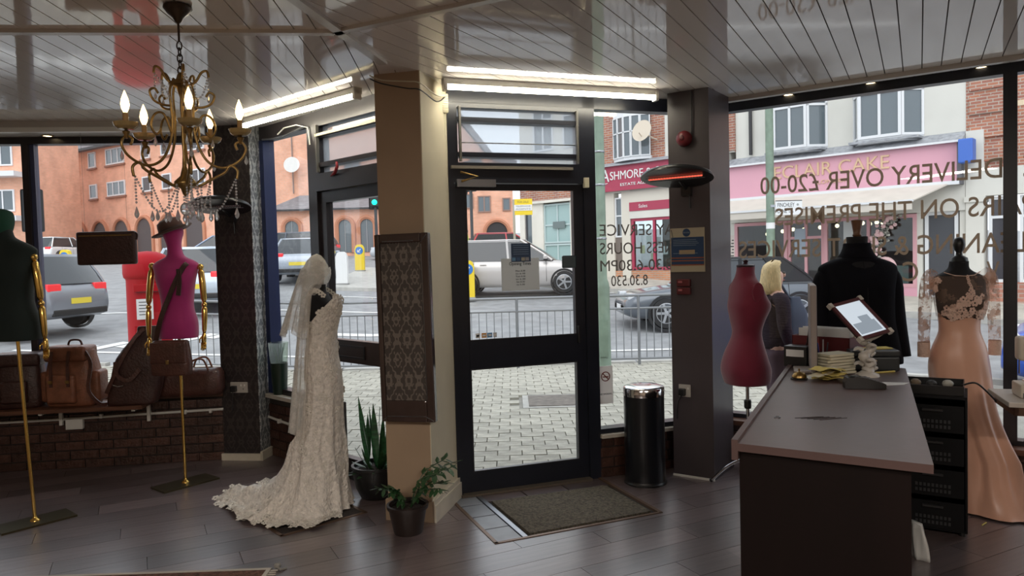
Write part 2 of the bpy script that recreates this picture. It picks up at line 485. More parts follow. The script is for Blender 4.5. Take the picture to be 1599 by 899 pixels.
# floor
fl = thing('floor', 'dark brown laminate plank floor', 'floor', kind='structure')
MB().prism(OUT, -0.3, -0.0145).build('subfloor', SUBF, fl)
MB().prism([(-4.6, -3), (4.2, -3), (4.2, 2.3), (-4.6, 2.3)], -0.014, -0.0005).build('rear_floor', M('rear_laminate', (0.06, 0.04, 0.033), 0.3, var=.3, vs=4, stretch=(1, 6, 1)), fl)
MATW = [(-0.47, 4.93), (0.59, 5.28), (0.885, 4.515), (-0.127, 4.09)]     # mat well by the door, traced on the floor
base_hp_l = [half(W0, WA), half(L0, LA), (-0.62, 0, 1, 0), (-4.6, 0, -1, 0), (0, 2.3, 0, -1)]
base_hp_r = [half(D0, DA), half(R0, RA), (-0.62, 0, -1, 0), (4.2, 0, 1, 0), (0, 2.3, 0, -1)]
def planks_minus(parent, hp, hole):
    """boards clipped around the convex mat well: everything outside each of its edges in turn"""
    prev = []
    n = len(hole)
    cx = sum(p[0] for p in hole) / n; cy = sum(p[1] for p in hole) / n
    for i in range(n):
        a = hole[i]; b = hole[(i + 1) % n]
        nx, ny = (b[1] - a[1]), -(b[0] - a[0])
        if (cx - a[0]) * nx + (cy - a[1]) * ny > 0: nx, ny = -nx, -ny     # outward normal
        planks(parent, 'floor_plank', hp + prev + [(a[0], a[1], -nx, -ny)], math.radians(27), 0.192, 1.25, -0.014, 0.0, FLOORM, 0.003, (-6, 8, -2, 9))
        prev.append((a[0], a[1], nx, ny))
planks(fl, 'floor_plank', base_hp_l, math.radians(27), 0.192, 1.25, -0.014, 0.0, FLOORM, 0.003, (-6, 8, -2, 9))
planks_minus(fl, base_hp_r, MATW)
# mat well: brass edging, grey tiles, coir mat
def edge(p, q, wd=0.022, z=0.004, mat=None, name='edging', par=None):
    p = Vector((*p, 0)); q = Vector((*q, 0)); d = q - p
    o = MB().box((d.length / 2, 0, z / 2 - 0.006), (d.length + wd * .9, wd, z + 0.012)).build(name, mat or M('dull_bronze_edging', (0.20, 0.13, 0.09), 0.4, 0.6), par)
    o.location = p; o.rotation_euler = (0, 0, math.atan2(d.y, d.x)); return o
mw = thing('floor_mat_well', 'sunken mat well with bronze edging and grey tiles before the glazed main door', 'mat well')
for i in range(4): edge(MATW[i], MATW[(i + 1) % 4], par=mw, name='edging')
GT = M('grey_floor_tile', (0.26, 0.28, 0.32), 0.35, var=0.15, rnd=.1)
def lerp(a, b, t): return (a[0] + (b[0] - a[0]) * t, a[1] + (b[1] - a[1]) * t)
MB().prism(MATW, -0.0143, -0.012).build('well_base', SUBF, mw)
A_, B_, C_, D_ = MATW
def quadp(s0, s1, t0, t1):  # s across (A->B), t along depth (A->D)
    P = lambda s, t: lerp(lerp(A_, B_, s), lerp(D_, C_, s), t)
    return [P(s0, t0), P(s1, t0), P(s1, t1), P(s0, t1)]
for i in range(4):
    MB().prism(quadp(0.012, 0.15, 0.02 + .245 * i, 0.25 + .245 * i), -0.012, -0.002).build('floor_tile', GT, mw)
for i in range(3):
    MB().prism(quadp(0.17 + .275 * i, 0.435 + .275 * i, 0.02, 0.22), -0.012, -0.002).build('floor_tile', FLOORM, mw)
edge(quadp(.17, 1, 0, 1)[0], quadp(.17, 1, 0, 1)[3], .03, .002, STEEL, 'metal_strip', mw)
mt = MB().prism(quadp(0.205, 0.955, 0.245, 0.955), -0.012, 0.006)
COIR = M('coir_mat', (0.135, 0.115, 0.085), 0.95, var=0.55, vs=70, bump=0.9, bs=160)
mt.build('door_mat', COIR, label='grey-brown coir doormat sunk in the floor before the glazed main door', cat='mat')
MATL = [(-2.03, 5.02), (-1.40, 4.29), (-0.98, 4.66), (-1.60, 5.40)]
ml = thing('floor_mat_well', 'bronze edged mat well under the train of the white bridal gown', 'mat well')
for i in range(4): edge(MATL[i], MATL[(i + 1) % 4], par=ml)
MB().prism(MATL, -0.001, 0.0025).build('mat', M('dark_mat', (0.05, 0.04, 0.036), 0.9, bump=.5, bs=150), ml)

# plain outer walls of the room that the photo does not reach
for nm, a, b in (('wall_left', (-4.6, -3), W0), ('wall_right', (4.2, -3), OUT[7]), ('wall_back', (-4.6, -3), (4.2, -3))):
    p = Vector((*a, 0)); q = Vector((*b, 0)); d = q - p
    sgn = 1 if nm == 'wall_left' else -1
    o = MB().box((d.length / 2, sgn * 0.06, 1.45), (d.length, 0.12, 2.9)).build(nm, WALLM, label={'wall_left': 'beige wall along the left side of the shop', 'wall_right': 'beige wall along the right side of the shop', 'wall_back': 'beige wall at the rear of the shop'}[nm], cat='wall', kind='structure')
    o.location = p; o.rotation_euler = (0, 0, math.atan2(d.y, d.x))

# ---------------------------------------------------------------- low brick walls under the glazing
BRK = M('backlit_varnished_brick', (0.060, 0.026, 0.018), 0.42, var=0.3, vs=20, rnd=0.35, bump=0.4, bs=40)  # varnished brick; its backlit shade is put into the dark colour
MORT = M('dark_mortar', (0.030, 0.024, 0.021), 0.9)
bx_full = MB().box((0, 0, 0), (0.212, 0.05, 0.064)).mesh('brick', BRK)
bx_half = MB().box((0, 0, 0), (0.1, 0.05, 0.064)).mesh('brick', BRK)
def brick_wall(name, label, o, a, u0, u1, z1, yin=-0.05, thick=0.24):
    t = thing(name, label, 'wall', (*o, 0), a, kind='structure')
    MB().bx(u0, u1, yin + 0.012, yin + thick, -0.3, z1).build('core', MORT, t)
    row = 0; z = 0.034
    while z + 0.033 < z1 + 0.005:
        x = u0 - (0.111 if row % 2 else 0)
        while x < u1 - 0.03:
            a0, a1 = max(x, u0), min(x + 0.212, u1)
            if a1 - a0 > 0.03:
                if a1 - a0 > 0.2: me = bx_full
                elif abs(a1 - a0 - .101) < .003: me = bx_half
                else: me = MB().box((0, 0, 0), (a1 - a0, 0.05, 0.064)).mesh('brick', BRK)
                link('brick', me, t, ((a0 + a1) / 2, yin + 0.025 + random.uniform(-.002, .002), z))
            x += 0.222
        z += 0.074; row += 1
    return t
wf = brick_wall('wall_front_left', 'low dark brick wall below the left shop window', W0, WA, 0, 2.2, 0.53)
wl = brick_wall('wall_front_inner', 'low dark brick wall between the damask pillar and the left door', L0, LA, 0.05, 0.90, 0.50)
wd_ = brick_wall('wall_front_door', 'short dark brick wall beside the main door behind the bin', D0, DA, 1.05, 1.72, 0.29)
wr_ = brick_wall('wall_front_right', 'low dark brick wall below the right shop window', R0, RA, -0.18, 2.97, 0.29)
SILLW = M('pale_sill_paint', (0.50, 0.46, 0.40), 0.45, var=.1)
MB().bx(0.05, 0.90, -0.10, 0.1, 0.50, 0.53).build('sill', SILLW, wl)
MB().bx(1.05, 1.72, -0.08, 0.1, 0.29, 0.315).build('sill', SILLW, wd_)
SHELFW = M('brown_shelf_wood', (0.11, 0.045, 0.025), 0.35, var=.3, vs=6, stretch=(1, 10, 10))
MB().bx(-0.18, 2.97, -0.16, 0.1, 0.29, 0.325).build('sill', SHELFW, wr_)
MB().bx(0, 2.2, -0.06, 0.1, 0.53, 0.56).build('sill', SHELFW, wf)
# conduit and box on the left wall
pip = MB().tube([(0, -0.066, 0.40), (0.9, -0.066, 0.405), (2.2, -0.066, 0.425)], 0.011)
pip.build('conduit', WHITEP, wf, smooth=1)
for u in (0.95, 1.25, 1.62, 1.9, 2.1): MB().box((u, -0.064, 0.417), (0.02, 0.03, 0.034)).build('conduit_clip', WHITEP, wf)
rbox((0.13, 0.04, 0.085), 0.006, 2, (1.05, -0.072, 0.365)).build('junction_box', WHITEP, wf)
MB().tube([(0.1, -0.066, 0.33), (0.45, -0.066, 0.31), (.88, -.066, .28)], 0.011).build('conduit', WHITEP, wl, smooth=1)
for u in (.3, .6): MB().box((u, -0.064, 0.313), (0.02, 0.03, 0.034)).build('conduit_clip', WHITEP, wl)

# ---------------------------------------------------------------- pillars
def pillar(name, label, corner, ang, wdt, dep, mat, mat2=None):
    """corner = front-right corner seen from inside; x runs left-right along the front face, y backwards"""
    t = thing(name, label, 'pillar', (*corner, 0), ang, kind='structure')
    MB().bx(-wdt, 0, 0, dep, -0.05, CEIL + .02).build('shaft', mat, t)
    return t
DAMD = damask_mat('dark_damask', (0.020, 0.015, 0.016), (0.045, 0.036, 0.034))
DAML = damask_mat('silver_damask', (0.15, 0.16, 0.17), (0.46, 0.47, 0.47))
TAN = M('tan_pillar_paint_shaded', (0.38, 0.275, 0.185), 0.75, var=.05, vs=3)  # pillar paint with the front's shade put into the colour
TANLIT = M('tan_pillar_paint_lit', (0.62, 0.56, 0.42), 0.7, var=.05, vs=3)  # same paint, with daylight from the door put into the colour
PLUM = M('dark_plum_paint', (0.060, 0.048, 0.052), 0.38, var=.08, vs=3, bump=.05, bs=8)
SKIRT = M('cream_skirting', (0.60, 0.55, 0.45), 0.4, var=.1)
TP_A = math.atan2(-.25, .97)
tp = pillar('pillar', 'tan painted pillar between the two doors carrying a damask panel', (-0.525, 4.46), TP_A, 0.29, 0.50, TAN)
MB().bx(0.0, 0.006, 0.0, 0.5, 0, CEIL + .02).build('lit_side_face', TANLIT, tp)  # thin added sheet carrying the lit colour of this side
MB().bx(-0.30, 0.02, -0.02, 0.004, 0, 0.13).build('skirting', TAN, tp)
sk = MB(); sk.bx(0.006, 0.032, -0.02, 0.5, 0, 0.105); sk.bx(0.006, 0.024, -0.02, 0.5, 0.105, 0.135)
sk.build('skirting', SKIRT, tp)
DK_A = RA
dp = pillar('pillar', 'dark plum pillar with heater and fire alarm beside the right window', (1.385, 5.11), DK_A, 0.30, 0.42, PLUM)
MB().bx(-.305, .004, -.004, .0, 0.0, .015).build('floor_edge', WHITEP, dp)
DM_A = math.atan2(-.04, .31)
dm = pillar('pillar', 'damask papered pillar beside the left shop window', (-2.10, 6.0), DM_A, 0.32, 0.30, DAMD)
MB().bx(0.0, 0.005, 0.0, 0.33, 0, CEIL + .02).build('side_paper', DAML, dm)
sk = MB(); sk.bx(-0.335, 0.02, -0.02, 0.0, 0, 0.055); sk.bx(0.005, 0.025, -0.02, 0.27, 0, 0.075)
sk.build('skirting', SKIRT, dm)

# ---------------------------------------------------------------- glazing
def pane(parent, u0, u1, z0, z1, y=0.0, mat=None, name='pane', th=0.004):
    return MB().bx(u0, u1, y - th / 2, y + th / 2, z0, z1).build(name, mat or GLASS, parent)
# left shop window
w1 = thing('window_1', 'wide left shop window with dark frame', 'window', (*W0, 0), WA, kind='structure')
m = MB(); m.bx(0, 2.16, -0.04, 0.06, 2.61, CEIL + .02); m.bx(0, 2.16, -0.04, 0.06, 0.555, 0.60)
m.build('frame', DARKW, w1)
MB().bx(0.742, 0.790, -0.05, 0.05, 0.60, 2.61).build('mullion', DARKW, w1)
MB().bx(0.790, 0.822, -0.02, 0.05, 0.60, 2.61).build('mullion_lining', M('blue_grey_paint', (0.05, 0.06, 0.13), .4), w1)
pane(w1, 0, .742, .60, 2.61, .01); pane(w1, .822, 2.16, .60, 2.61, .01)
# small left side window
w2 = thing('window_2', 'tall narrow window between damask pillar and left door', 'window', (*L0, 0), LA, kind='structure')
m = MB(); m.bx(0.05, 0.975, -0.04, 0.06, 2.63, CEIL + .02); m.bx(0.05, 0.87, -0.04, 0.06, 0.53, 0.575)
m.build('frame', DARKW, w2)
MB().bx(0.115, 0.182, -0.05, 0.05, 0.53, 2.63).build('blue_jamb', BLUEP, w2)
MB().bx(0.86, 0.975, -0.05, 0.06, -0.1, 2.63).build('mullion', DARKW, w2)
pane(w2, .185, .86, .575, 2.63, .01)
MB().tube([(0.2, -0.06, 2.63), (0.5, -0.07, 2.60), (0.85, -0.06, 2.645)], 0.008).build('cable', STEEL, w2)
MB().tube([(0.45, -0.06, 2.64), (0.6, -0.09, 2.665), (0.75, -0.07, 2.67), (.9, -.06, 2.63), (.92, -.06, 2.5)], 0.005).build('cable', WHITEP, w2)
def louvre(t, u0, u1, z0, z1, bars, mat, tilt=0.0):
    m = MB(); frame(m, u0, u1, z0, z1, 0.035, -0.05, 0.05); m.build('frame', mat, t)
    zs = [z0 + .035] + bars + [z1 - .035]
    for b in bars: MB().bx(u0 + .03, u1 - .03, -0.06, 0.03, b - .016, b + .016).build('louvre_bar', mat, t)
    for a, b in zip(zs[:-1], zs[1:]): pane(t, u0 + .035, u1 - .035, a, b, 0.0, FROST)
    for k in (u0 + .05, u1 - .05):
        MB().bx(k - .007, k + .007, -0.075, -0.05, z0 + .04, z1 - .03).build('louvre_arm', M('aged_grey_metal', (.10, .095, .085), .5), t)
# left door with louvred fanlight
d1 = thing('door_1', 'dark glazed door behind the bridal gown with louvred fanlight', 'door', (*L0, 0), LA, kind='structure')
louvre(d1, 0.975, 1.85, 2.24, 2.66, [2.335, 2.555], DARKW)
MB().bx(0.975, 1.85, -0.05, 0.06, 2.66, CEIL + .02).build('head', DARKW, d1)
MB().bx(0.975, 1.85, -0.07, 0.06, 2.14, 2.245).build('transom_rail', DARKW, d1)
MB().bx(1.01, 1.8, -0.075, -0.05, 2.545, 2.565).build('cream_pipe', CREAMP, d1)
m = MB(); m.bx(0.975, 1.062, -0.03, 0.03, 0, 2.135); m.bx(1.74, 1.85, -0.03, 0.03, 0, 2.135)
m.bx(1.062, 1.74, -0.03, 0.03, 2.055, 2.135); m.bx(1.062, 1.74, -0.03, 0.03, 0, 0.16)
m.build('door_leaf', DARKW, d1)
rl = MB().bx(1.062, 1.74, -0.03, 0.03, 0.87, 1.035).build('middle_rail', M('brown_door_wood', (.035, .022, .02), .3, var=.2), d1)
frame(MB(), 1.13, 1.50, .905, 1.0, .014, -.04, -.03).build('raised_panel', DARKW, rl)
pane(d1, 1.062, 1.74, 1.035, 2.055); pane(d1, 1.062, 1.74, .16, .87)
rib = MB().tube([(1.30, -0.08, 2.325), (1.32, -0.09, 2.29), (1.28, -0.085, 2.25), (1.22, -0.08, 2.235)], [0.008, .012, .012, .006])
rbn = thing('red_ribbon', 'dark red ribbon tied to the louvres above the left door', 'ribbon', (*L0, 0), LA)
rib.build('ribbon', M('red_ribbon', (.25, .01, .02), .6), rbn, smooth=2)
# main door
d2 = thing('door_2', 'blue-black main door with two glass panels and paper notices', 'door', (*D0, 0), DA, kind='structure')
m = MB(); m.bx(-0.02, 0.015, -0.06, 0.06, 0, CEIL + .02); m.bx(0.965, 1.055, -0.05, 0.06, 0, CEIL + .02); m.bx(0.015, .965, -0.06, 0.06, 2.115, 2.215); m.bx(.015, 1.055, -.05, .06, 2.645, CEIL + .02)
m.build('door_frame', NAVY, d2)
m = MB(); m.bx(0.018, 0.098, -0.03, 0.025, 0.012, 2.11); m.bx(0.892, 0.962, -0.03, 0.025, 0.012, 2.11); m.bx(.098, .892, -.03, .025, 2.072, 2.11); m.bx(.098, .892, -.03, .025, 0.012, .15)
lf = m.build('door_leaf', NAVY, d2)
MB().bx(.098, .892, -.032, .027, .857, 1.048).build('middle_rail', NAVY, d2)
for z0, z1 in ((.15, .857), (1.048, 2.072)):
    frame(MB(), .098, .892, z0, z1, .008, -.036, -.028).build('glazing_bead', M('dark_bead', (.03, .03, .035), .3), d2)
    pane(d2, .098, .892, z0, z1)
MB().bx(0.0, 0.965, -0.09, 0.03, 0.0, 0.014).build('threshold', M('worn_brass_threshold', (.16, .13, .1), .4, .5), d2)
MB().bx(-0.005, 0.87, -0.085, -0.06, 2.205, 2.225).build('drip_bar', M('aged_cream_metal', (.2, .18, .15), .45), d2)
cl = MB().bx(0.03, 0.30, -0.085, -0.032, 2.085, 2.135).build('door_closer', STEEL, d2)
MB().tube([(0.06, -0.09, 2.12), (0.16, -0.13, 2.15), (0.05, -.10, 2.18)], .008).build('closer_arm', BRASS, cl)
MB().box((.975, -.065, 2.12), (.035, .03, .07)).build('latch', CREAMP, d2)
rbox((.016, .03, .12), .005, 2, (.90, -.045, 1.05)).build('pull_handle', BLACKP, d2)
# things stuck on the door glass
pp = thing('paper_notice', 'white paper notice with opening times stuck on the main door glass', 'notice', (*D0, 0), DA)
MB().bx(.347, .625, -.008, -.004, 1.377, 1.600).build('sheet', sheer_mat('thin_paper', (.62, .62, .60), .96), pp)
INK = M('black_ink', (.02, .02, .022), .6)
text_part('Opening Times', INK, pp, .405, .565, 1.545, 1.575, -.009)
for i, (s, wq) in enumerate((('Mon 8.30', .07), ('to 6.30', .07), ('Tues 8.30', .07), ('to 6.30', .07), ('Sat 8.30', .06), ('to 5.30', .06))):
    text_part(s, INK, pp, .485 - wq / 2, .485 + wq / 2, 1.508 - i * .019, 1.518 - i * .019, -.009)
bc = thing('printed_card', 'dark blue printed card above the paper notice on the main door', 'card', (*D0, 0), DA)
MB().bx(.420, .563, -.013, -.009, 1.576, 1.704).build('card', M('navy_card', (.03, .055, .11), .5), bc)
for i in range(5): MB().bx(.435, .548, -.0145, -.013, 1.688 - i * .015, 1.691 - i * .015).build('print_line', M('pale_blue_print', (.22, .3, .4), .6), bc)
for k, c in ((.436, (.12, .25, .4)), (.47, (.05, .1, .2)), (.505, (.3, .28, .22)), (.535, (.25, .25, .27))):
    MB().bx(k - .012, k + .014, -.0145, -.013, 1.583, 1.606).build('logo_square', M('logo_%d' % int(k * 1000), c, .5), bc)
rbox((.105, .012, .088), .012, 3, (.842, -.036, 1.566)).build('letter_plate', M('slate_grey', (.06, .08, .09), .4), d2)
for i, (c, wdt) in enumerate((((.7, .7, .7), .03), ((.65, .3, .08), .035), ((.12, .3, .55), .035), ((.6, .62, .65), .025))):
    x = .150 + i * .042
    s_ = MB().bx(x, x + wdt, -.006, -.003, 1.062, 1.095).build('payment_sticker', M('sticker_%d' % i, c, .5), d2)
    MB().bx(x + .006, x + wdt - .006, -.0075, -.006, 1.072, 1.085).build('print', PAPER if i else INK, s_)
# fanlight over the main door
w3 = thing('window_3', 'louvred fanlight above the main door', 'window', (*D0, 0), DA, kind='structure')
louvre(w3, 0.015, .965, 2.215, 2.65, [2.302, 2.535], NAVY)
MB().bx(.06, .93, -.012, -.004, 2.385, 2.392).build('lead_line', STEEL, w3)
# side light right of the main door
w4 = thing('window_4', 'side window with mirrored opening hours beside the main door', 'window', (*D0, 0), DA, kind='structure')
m = MB(); m.bx(1.055, 1.72, -.04, .06, 2.645, CEIL + .02); m.bx(1.055, 1.72, -.04, .06, .315, .35)
m.build('frame', NAVY, w4)
pane(w4, 1.055, 1.72, .35, 2.645, .01)
GILT = sheer_mat('dull_gold_vinyl', (0.52, 0.42, 0.32), .9)
GREYV = sheer_mat('grey_vinyl', (0.25, 0.23, 0.21), .9)
def wtext(t, s, u0, u1, z0, z1, mat): return text_part(s, mat, t, u0, u1, z0, z1, .004, back=True, bold=0.006 if mat is GILT else 0.0)
wtext(w4, 'DAY SERVICE', 1.105, 1.80, 1.745, 1.828, GREYV)
wtext(w4, 'BUSINESS HOURS', 1.105, 1.92, 1.612, 1.695, GREYV)
wtext(w4, '8.30-6.30PM', 1.105, 1.70, 1.488, 1.568, GREYV)
wtext(w4, '8.30.530', 1.190, 1.490, 1.378, 1.455, GREYV)
ns = thing('no_smoking_sign', 'white no smoking card on the side window above the bin', 'sign', (*D0, 0), DA)
MB().bx(1.062, 1.180, -.006, .003, .525, .80).build('card', sheer_mat('thin_card', (.80, .78, .76), .97), ns)
ring = MB(); ring.tube([(1.121 + .033 * math.cos(a * PI / 8), -.009, .725 + .033 * math.sin(a * PI / 8)) for a in range(17)], .004, 6)
ring.box((1.121, -.008, .722), (.045, .003, .008)); ring.tube([(1.098, -.009, .748), (1.144, -.009, .702)], .004, 6)
ring.build('no_smoking_mark', M('sign_brown_red', (.18, .05, .04), .5), ns)
text_part('NO SMOKING', INK, ns, 1.072, 1.170, .590, .602, -.007)
# right shop window
w5 = thing('window_5', 'wide right shop window with mirrored gold lettering', 'window', (*R0, 0), RA, kind='structure')
m = MB(); m.bx(-.2, 2.95, -.04, .06, 2.675, CEIL + .02); m.bx(-.2, 2.95, -.04, .06, .325, .355)
m.build('frame', NAVY, w5)
MB().bx(1.695, 1.770, -.05, .06, .355, 2.675).build('mullion', NAVY, w5)
MB().bx(-.2, -.09, -.05, .06, .355, 2.675).build('jamb', NAVY, w5)
pane(w5, -.09, 1.695, .355, 2.675, .01); pane(w5, 1.770, 2.95, .355, 2.675, .01)
wtext(w5, 'FREE', 1.80, 2.14, 2.030, 2.160, GILT); wtext(w5, 'DELIVERY OVER £20-00', .168, 1.690, 2.030, 2.160, GILT)
wtext(w5, 'REPAIRS ON THE PREMISES', .274, 2.02, 1.790, 1.920, GILT)
wtext(w5, 'CLEANING & SHIRT SERVICES', 0.0, 1.92, 1.552, 1.685, GILT)
wtext(w5, 'C', 1.120, 1.215, 1.370, 1.505, GILT); wtext(w5, 'V', 1.605, 1.675, 1.372, 1.498, GILT)
# ================================================================ THINGS IN THE SHOP
def rings_from(prof, n=28, ex=2.3):
    """prof (z, half width x, half depth y, centre x, centre y) -> smooth superellipse rings"""
    R = []
    for (z, a, b, cx, cy) in prof:
        r = []
        for i in range(n):
            t = 2 * PI * i / n; c, s = math.cos(t), math.sin(t)
            r.append((cx + a * math.copysign(abs(c) ** (2 / ex), c), cy + b * math.copysign(abs(s) ** (2 / ex), s), z))
        R.append(r)
    return R
FEM = [(0, .150, .115, 0, 0), (.03, .165, .125, 0, 0), (.10, .172, .13, 0, .01), (.20, .155, .115, 0, .01), (.33, .112, .085, 0, 0), (.42, .130, .098, 0, -.005), (.52, .150, .122, 0, -.02), (.58, .155, .105, 0, -.012),
       (.64, .165, .085, 0, 0), (.675, .150, .068, 0, .005), (.70, .095, .06, 0, .008), (.725, .062, .056, 0, .006), (.80, .056, .054, 0, 0)]
def torso(z0, sc=1.0, prof=FEM, sx=1.0, sy=1.0, n=28):
    P = [(z0 + z * sc, a * sc * sx, b * sc * sy, cx * sc, cy * sc) for z, a, b, cx, cy in prof]
    m = MB(); m.loft(rings_from(catmull(P, 4), n)); return m

# ---- display busts on brass poles
def bust_stand(t, ht, plate_rz, lean=0.0):
    m = MB().box((0, 0, 0.006), (0.42, 0.21, 0.012), plate_rz); m.build('base_plate', M('bronze_plate', (.10, .085, .05), .35, .8), t)
    MB().tube([(0, 0, .01), (lean, 0, ht)], 0.011, 10).build('pole', GOLD, t, smooth=1)
    MB().lathe([(.03, .012), (.028, .02), (.014, .028), (.012, .04)], 14).build('pole_collar', GOLD, t, smooth=1)
def gold_arm(t, top, bot, bend=0.02):
    a = Vector(top); b = Vector(bot); d = b - a
    P = lambda q, o=0: a + d * q + Vector((bend * math.sin(PI * q), 0, 0))
    m = MB(); m.ball(P(0), .024, 12, 8)
    m.tube([P(.03), P(.06), P(.2), P(.38), P(.42)], [.012, .022, .023, .021, .012], 12); m.ball(P(.45), .02, 12, 8)
    m.tube([P(.47), P(.5), P(.6), P(.75), P(.79)], [.012, .02, .02, .016, .01], 12)
    arm = m.build('arm', GOLD, t, smooth=2)
    h = MB(); h.tube([P(.79), P(.82), P(.88), P(.91)], [.011, .016, .018, .014], 10)
    ax = d.normalized()
    for i in range(4):
        o = Vector(((i - 1.5) * .010, 0, 0)); p = P(.90) + o
        h.tube([p, p + ax * .035 + Vector((0, -.004, 0)), p + ax * (.062 - abs(i - 1.3) * .006) + Vector((0, -.014, 0))], [.0055, .005, .004], 6)
    p = P(.83) + Vector((-.014, -.004, 0)); h.tube([p, p + Vector((-.014, -.008, -.02)), p + Vector((-.012, -.014, -.045))], [.006, .006, .004], 6)
    h.build('hand', GOLD, arm, smooth=2)
PINK = M('pink_velvet', (0.42, 0.015, 0.17), 0.75, sheen=0.5, var=.08)
GREENV = M('dark_green_velvet', (0.003, 0.012, 0.011), 0.8, sheen=0.1)
pk = thing('display_bust', 'magenta display bust with gold arms wearing a brown hat', 'mannequin', (-2.454, 5.394, 0), 0)
bust_stand(pk, 1.09, math.radians(51))
PB = [(0, .135, .10, 0, 0), (.04, .138, .105, 0, 0), (.12, .136, .105, 0, 0), (.22, .112, .09, 0, 0), (.32, .118, .095, 0, 0), (.42, .138, .10, 0, -.01), (.50, .158, .085, 0, 0), (.535, .165, .07, 0, 0), (.565, .13, .06, 0, 0), (.60, .062, .055, 0, 0), (.66, .048, .05, -.005, 0), (.71, .054, .058, -.01, 0), (.77, .070, .074, -.012, 0), (.81, .060, .066, -.012, 0), (.835, .03, .04, -.012, 0)]
torso(1.085, 1.0, PB).build('torso', PINK, pk, smooth=3.2)
gold_arm(pk, (-.175, 0, 1.615), (-.215, 0, .95), -.02)
gold_arm(pk, (.178, 0, 1.60), (.172, 0, .985), .02)
gb = thing('display_bust', 'dark green display bust with a gold arm at the left edge', 'mannequin', (-3.085, 4.645, 0), 0)
bust_stand(gb, 1.18, math.radians(49), -.05)
GB = [(z, a * 1.08, b * 1.06, cx - .06 - .05 * z, cy) for z, a, b, cx, cy in PB[:10]] + [(.62, .055, .055, -.10, 0), (.66, .05, .05, -.105, 0)]
torso(1.17, 1.06, GB).build('torso', GREENV, gb, smooth=3.2)
torso(1.17, 1.06, [(.62, .05, .05, -.115, 0), (.66, .066, .07, -.12, 0), (.71, .074, .08, -.12, 0), (.76, .066, .072, -.12, 0), (.78, .03, .03, -.12, 0)]).build('head_cap', M('green_felt', (.005, .06, .035), .8), gb, smooth=3.2)
gold_arm(gb, (.085, -.01, 1.69), (.135, -.01, 1.04), .01)
# hat
HATM = M('brown_felt', (.075, .032, .025), .85, sheen=.3)
ht = thing('felt_hat', 'brown felt brimmed hat tilted on the magenta bust', 'hat', (-2.468, 5.394, 1.862), 0)
ht.rotation_euler = (math.radians(6), math.radians(-20), 0)
MB().lathe([(.145, .012), (.147, .008), (.12, -.004), (.085, 0.0), (.08, .012), (.12, .008), (.145, .014)], 32).build('brim', HATM, ht, smooth=2)
MB().lathe([(.090, 0), (.088, .05), (.08, .08), (.05, .098), (.02, .094), (.004, .092)], 28).build('crown', HATM, ht, smooth=2)
MB().lathe([(.0915, .004), (.0915, .026), (.088, .026), (.088, .004)], 28).build('hat_band', M('dark_ribbon', (.02, .012, .012), .5), ht, smooth=1)

# ---- leather goods
LDK = leather('dark_brown_leather', (0.045, 0.018, 0.014)); LTN = leather('tan_leather', (0.22, 0.085, 0.045), .38); LMD = leather('brown_leather', (0.075, 0.028, 0.02), .36); LBK = leather('black_leather', (.015, .011, .011))
def bag_body(w_, d_, h_, taper=.85, n=24, ex=4.0, bulge=.06, lean=0):
    P = [(.0, .90, .85), (.03, 1, 1), (.3, 1 + bulge, 1 + bulge), (.6, 1, 1), (.9, taper, taper * .8), (.97, taper * .97, taper * .6), (1, taper * .9, taper * .45)]
    m = MB(); m.loft(rings_from([(z * h_, w_ / 2 * a, d_ / 2 * b, lean * z, 0) for z, a, b in catmull(P, 3)], n, ex)); return m
def strap(pts, wd, th=.004):
    """flat strap along pts, width along local y-ish"""
    pts = [Vector(p) for p in catmull([tuple(p) for p in pts], 6)]
    R = []
    for k, p in enumerate(pts):
        t = (pts[min(k + 1, len(pts) - 1)] - pts[max(k - 1, 0)]).normalized()
        s_ = t.cross(Vector((0, 1, 0)));
        s_ = s_.normalized() if s_.length > 1e-3 else Vector((1, 0, 0))
        nn = t.cross(s_).normalized()
        R.append([tuple(p + s_ * wd / 2 + nn * th), tuple(p - s_ * wd / 2 + nn * th), tuple(p - s_ * wd / 2 - nn * th), tuple(p + s_ * wd / 2 - nn * th)])
    m = MB(); m.loft(R); return m
sl = thing('shoulder_bag', 'brown leather shoulder bag slung across the magenta bust', 'bag', (-2.46, 5.27, .83), 0)
bag_body(.27, .10, .25, .95).build('body', LMD, sl, smooth=2)
rbox((.25, .02, .15), .009, 3, (0, -.052, .165)).build('flap', LMD, sl, smooth=1)
strap([(-.115, .015, .235), (-.06, -.012, .40), (.0, .005, .56), (.06, .01, .69), (.105, .045, .785), (.115, .11, .80)], .034).build('strap', LDK, sl, smooth=1)
strap([(.075, .01, .76), (.078, .004, .66), (.07, .0, .57)], .032).build('strap_end', LDK, sl)
rbox((.022, .012, .03), .004, 2, (0.0, -.066, .10)).build('buckle', BRASS, sl)
# shelf for the bags
sh = thing('window_shelf', 'brown wooden display shelf under the bags in the left window', 'shelf', (*W0, 0), WA)
MB().bx(0.05, 1.70, -.44, -.06, .525, .553).build('board', SHELFW, sh)
for u in (.3, .95, 1.62):
    b_ = MB(); b_.bx(u - .012, u + .012, -.4, -.062, .505, .525); b_.bx(u - .012, u + .012, -.088, -.062, .36, .525); b_.build('bracket', WHITEP, sh)
SH = .553
def P_w(u, n, z): return tuple(onp(W0, WA, u, n, z))
b1 = thing('leather_bag', 'dark brown leather rucksack with flap behind the green bust', 'bag', P_w(.74, -.23, SH), WA + .1)
bag_body(.34, .20, .40, .92).build('body', LDK, b1, smooth=2)
rbox((.35, .21, .10), .03, 3, (0, 0, .37)).build('flap', LDK, b1, smooth=1)
rbox((.18, .05, .17), .02, 3, (0, -.12, .13)).build('front_pocket', LDK, b1, smooth=1)
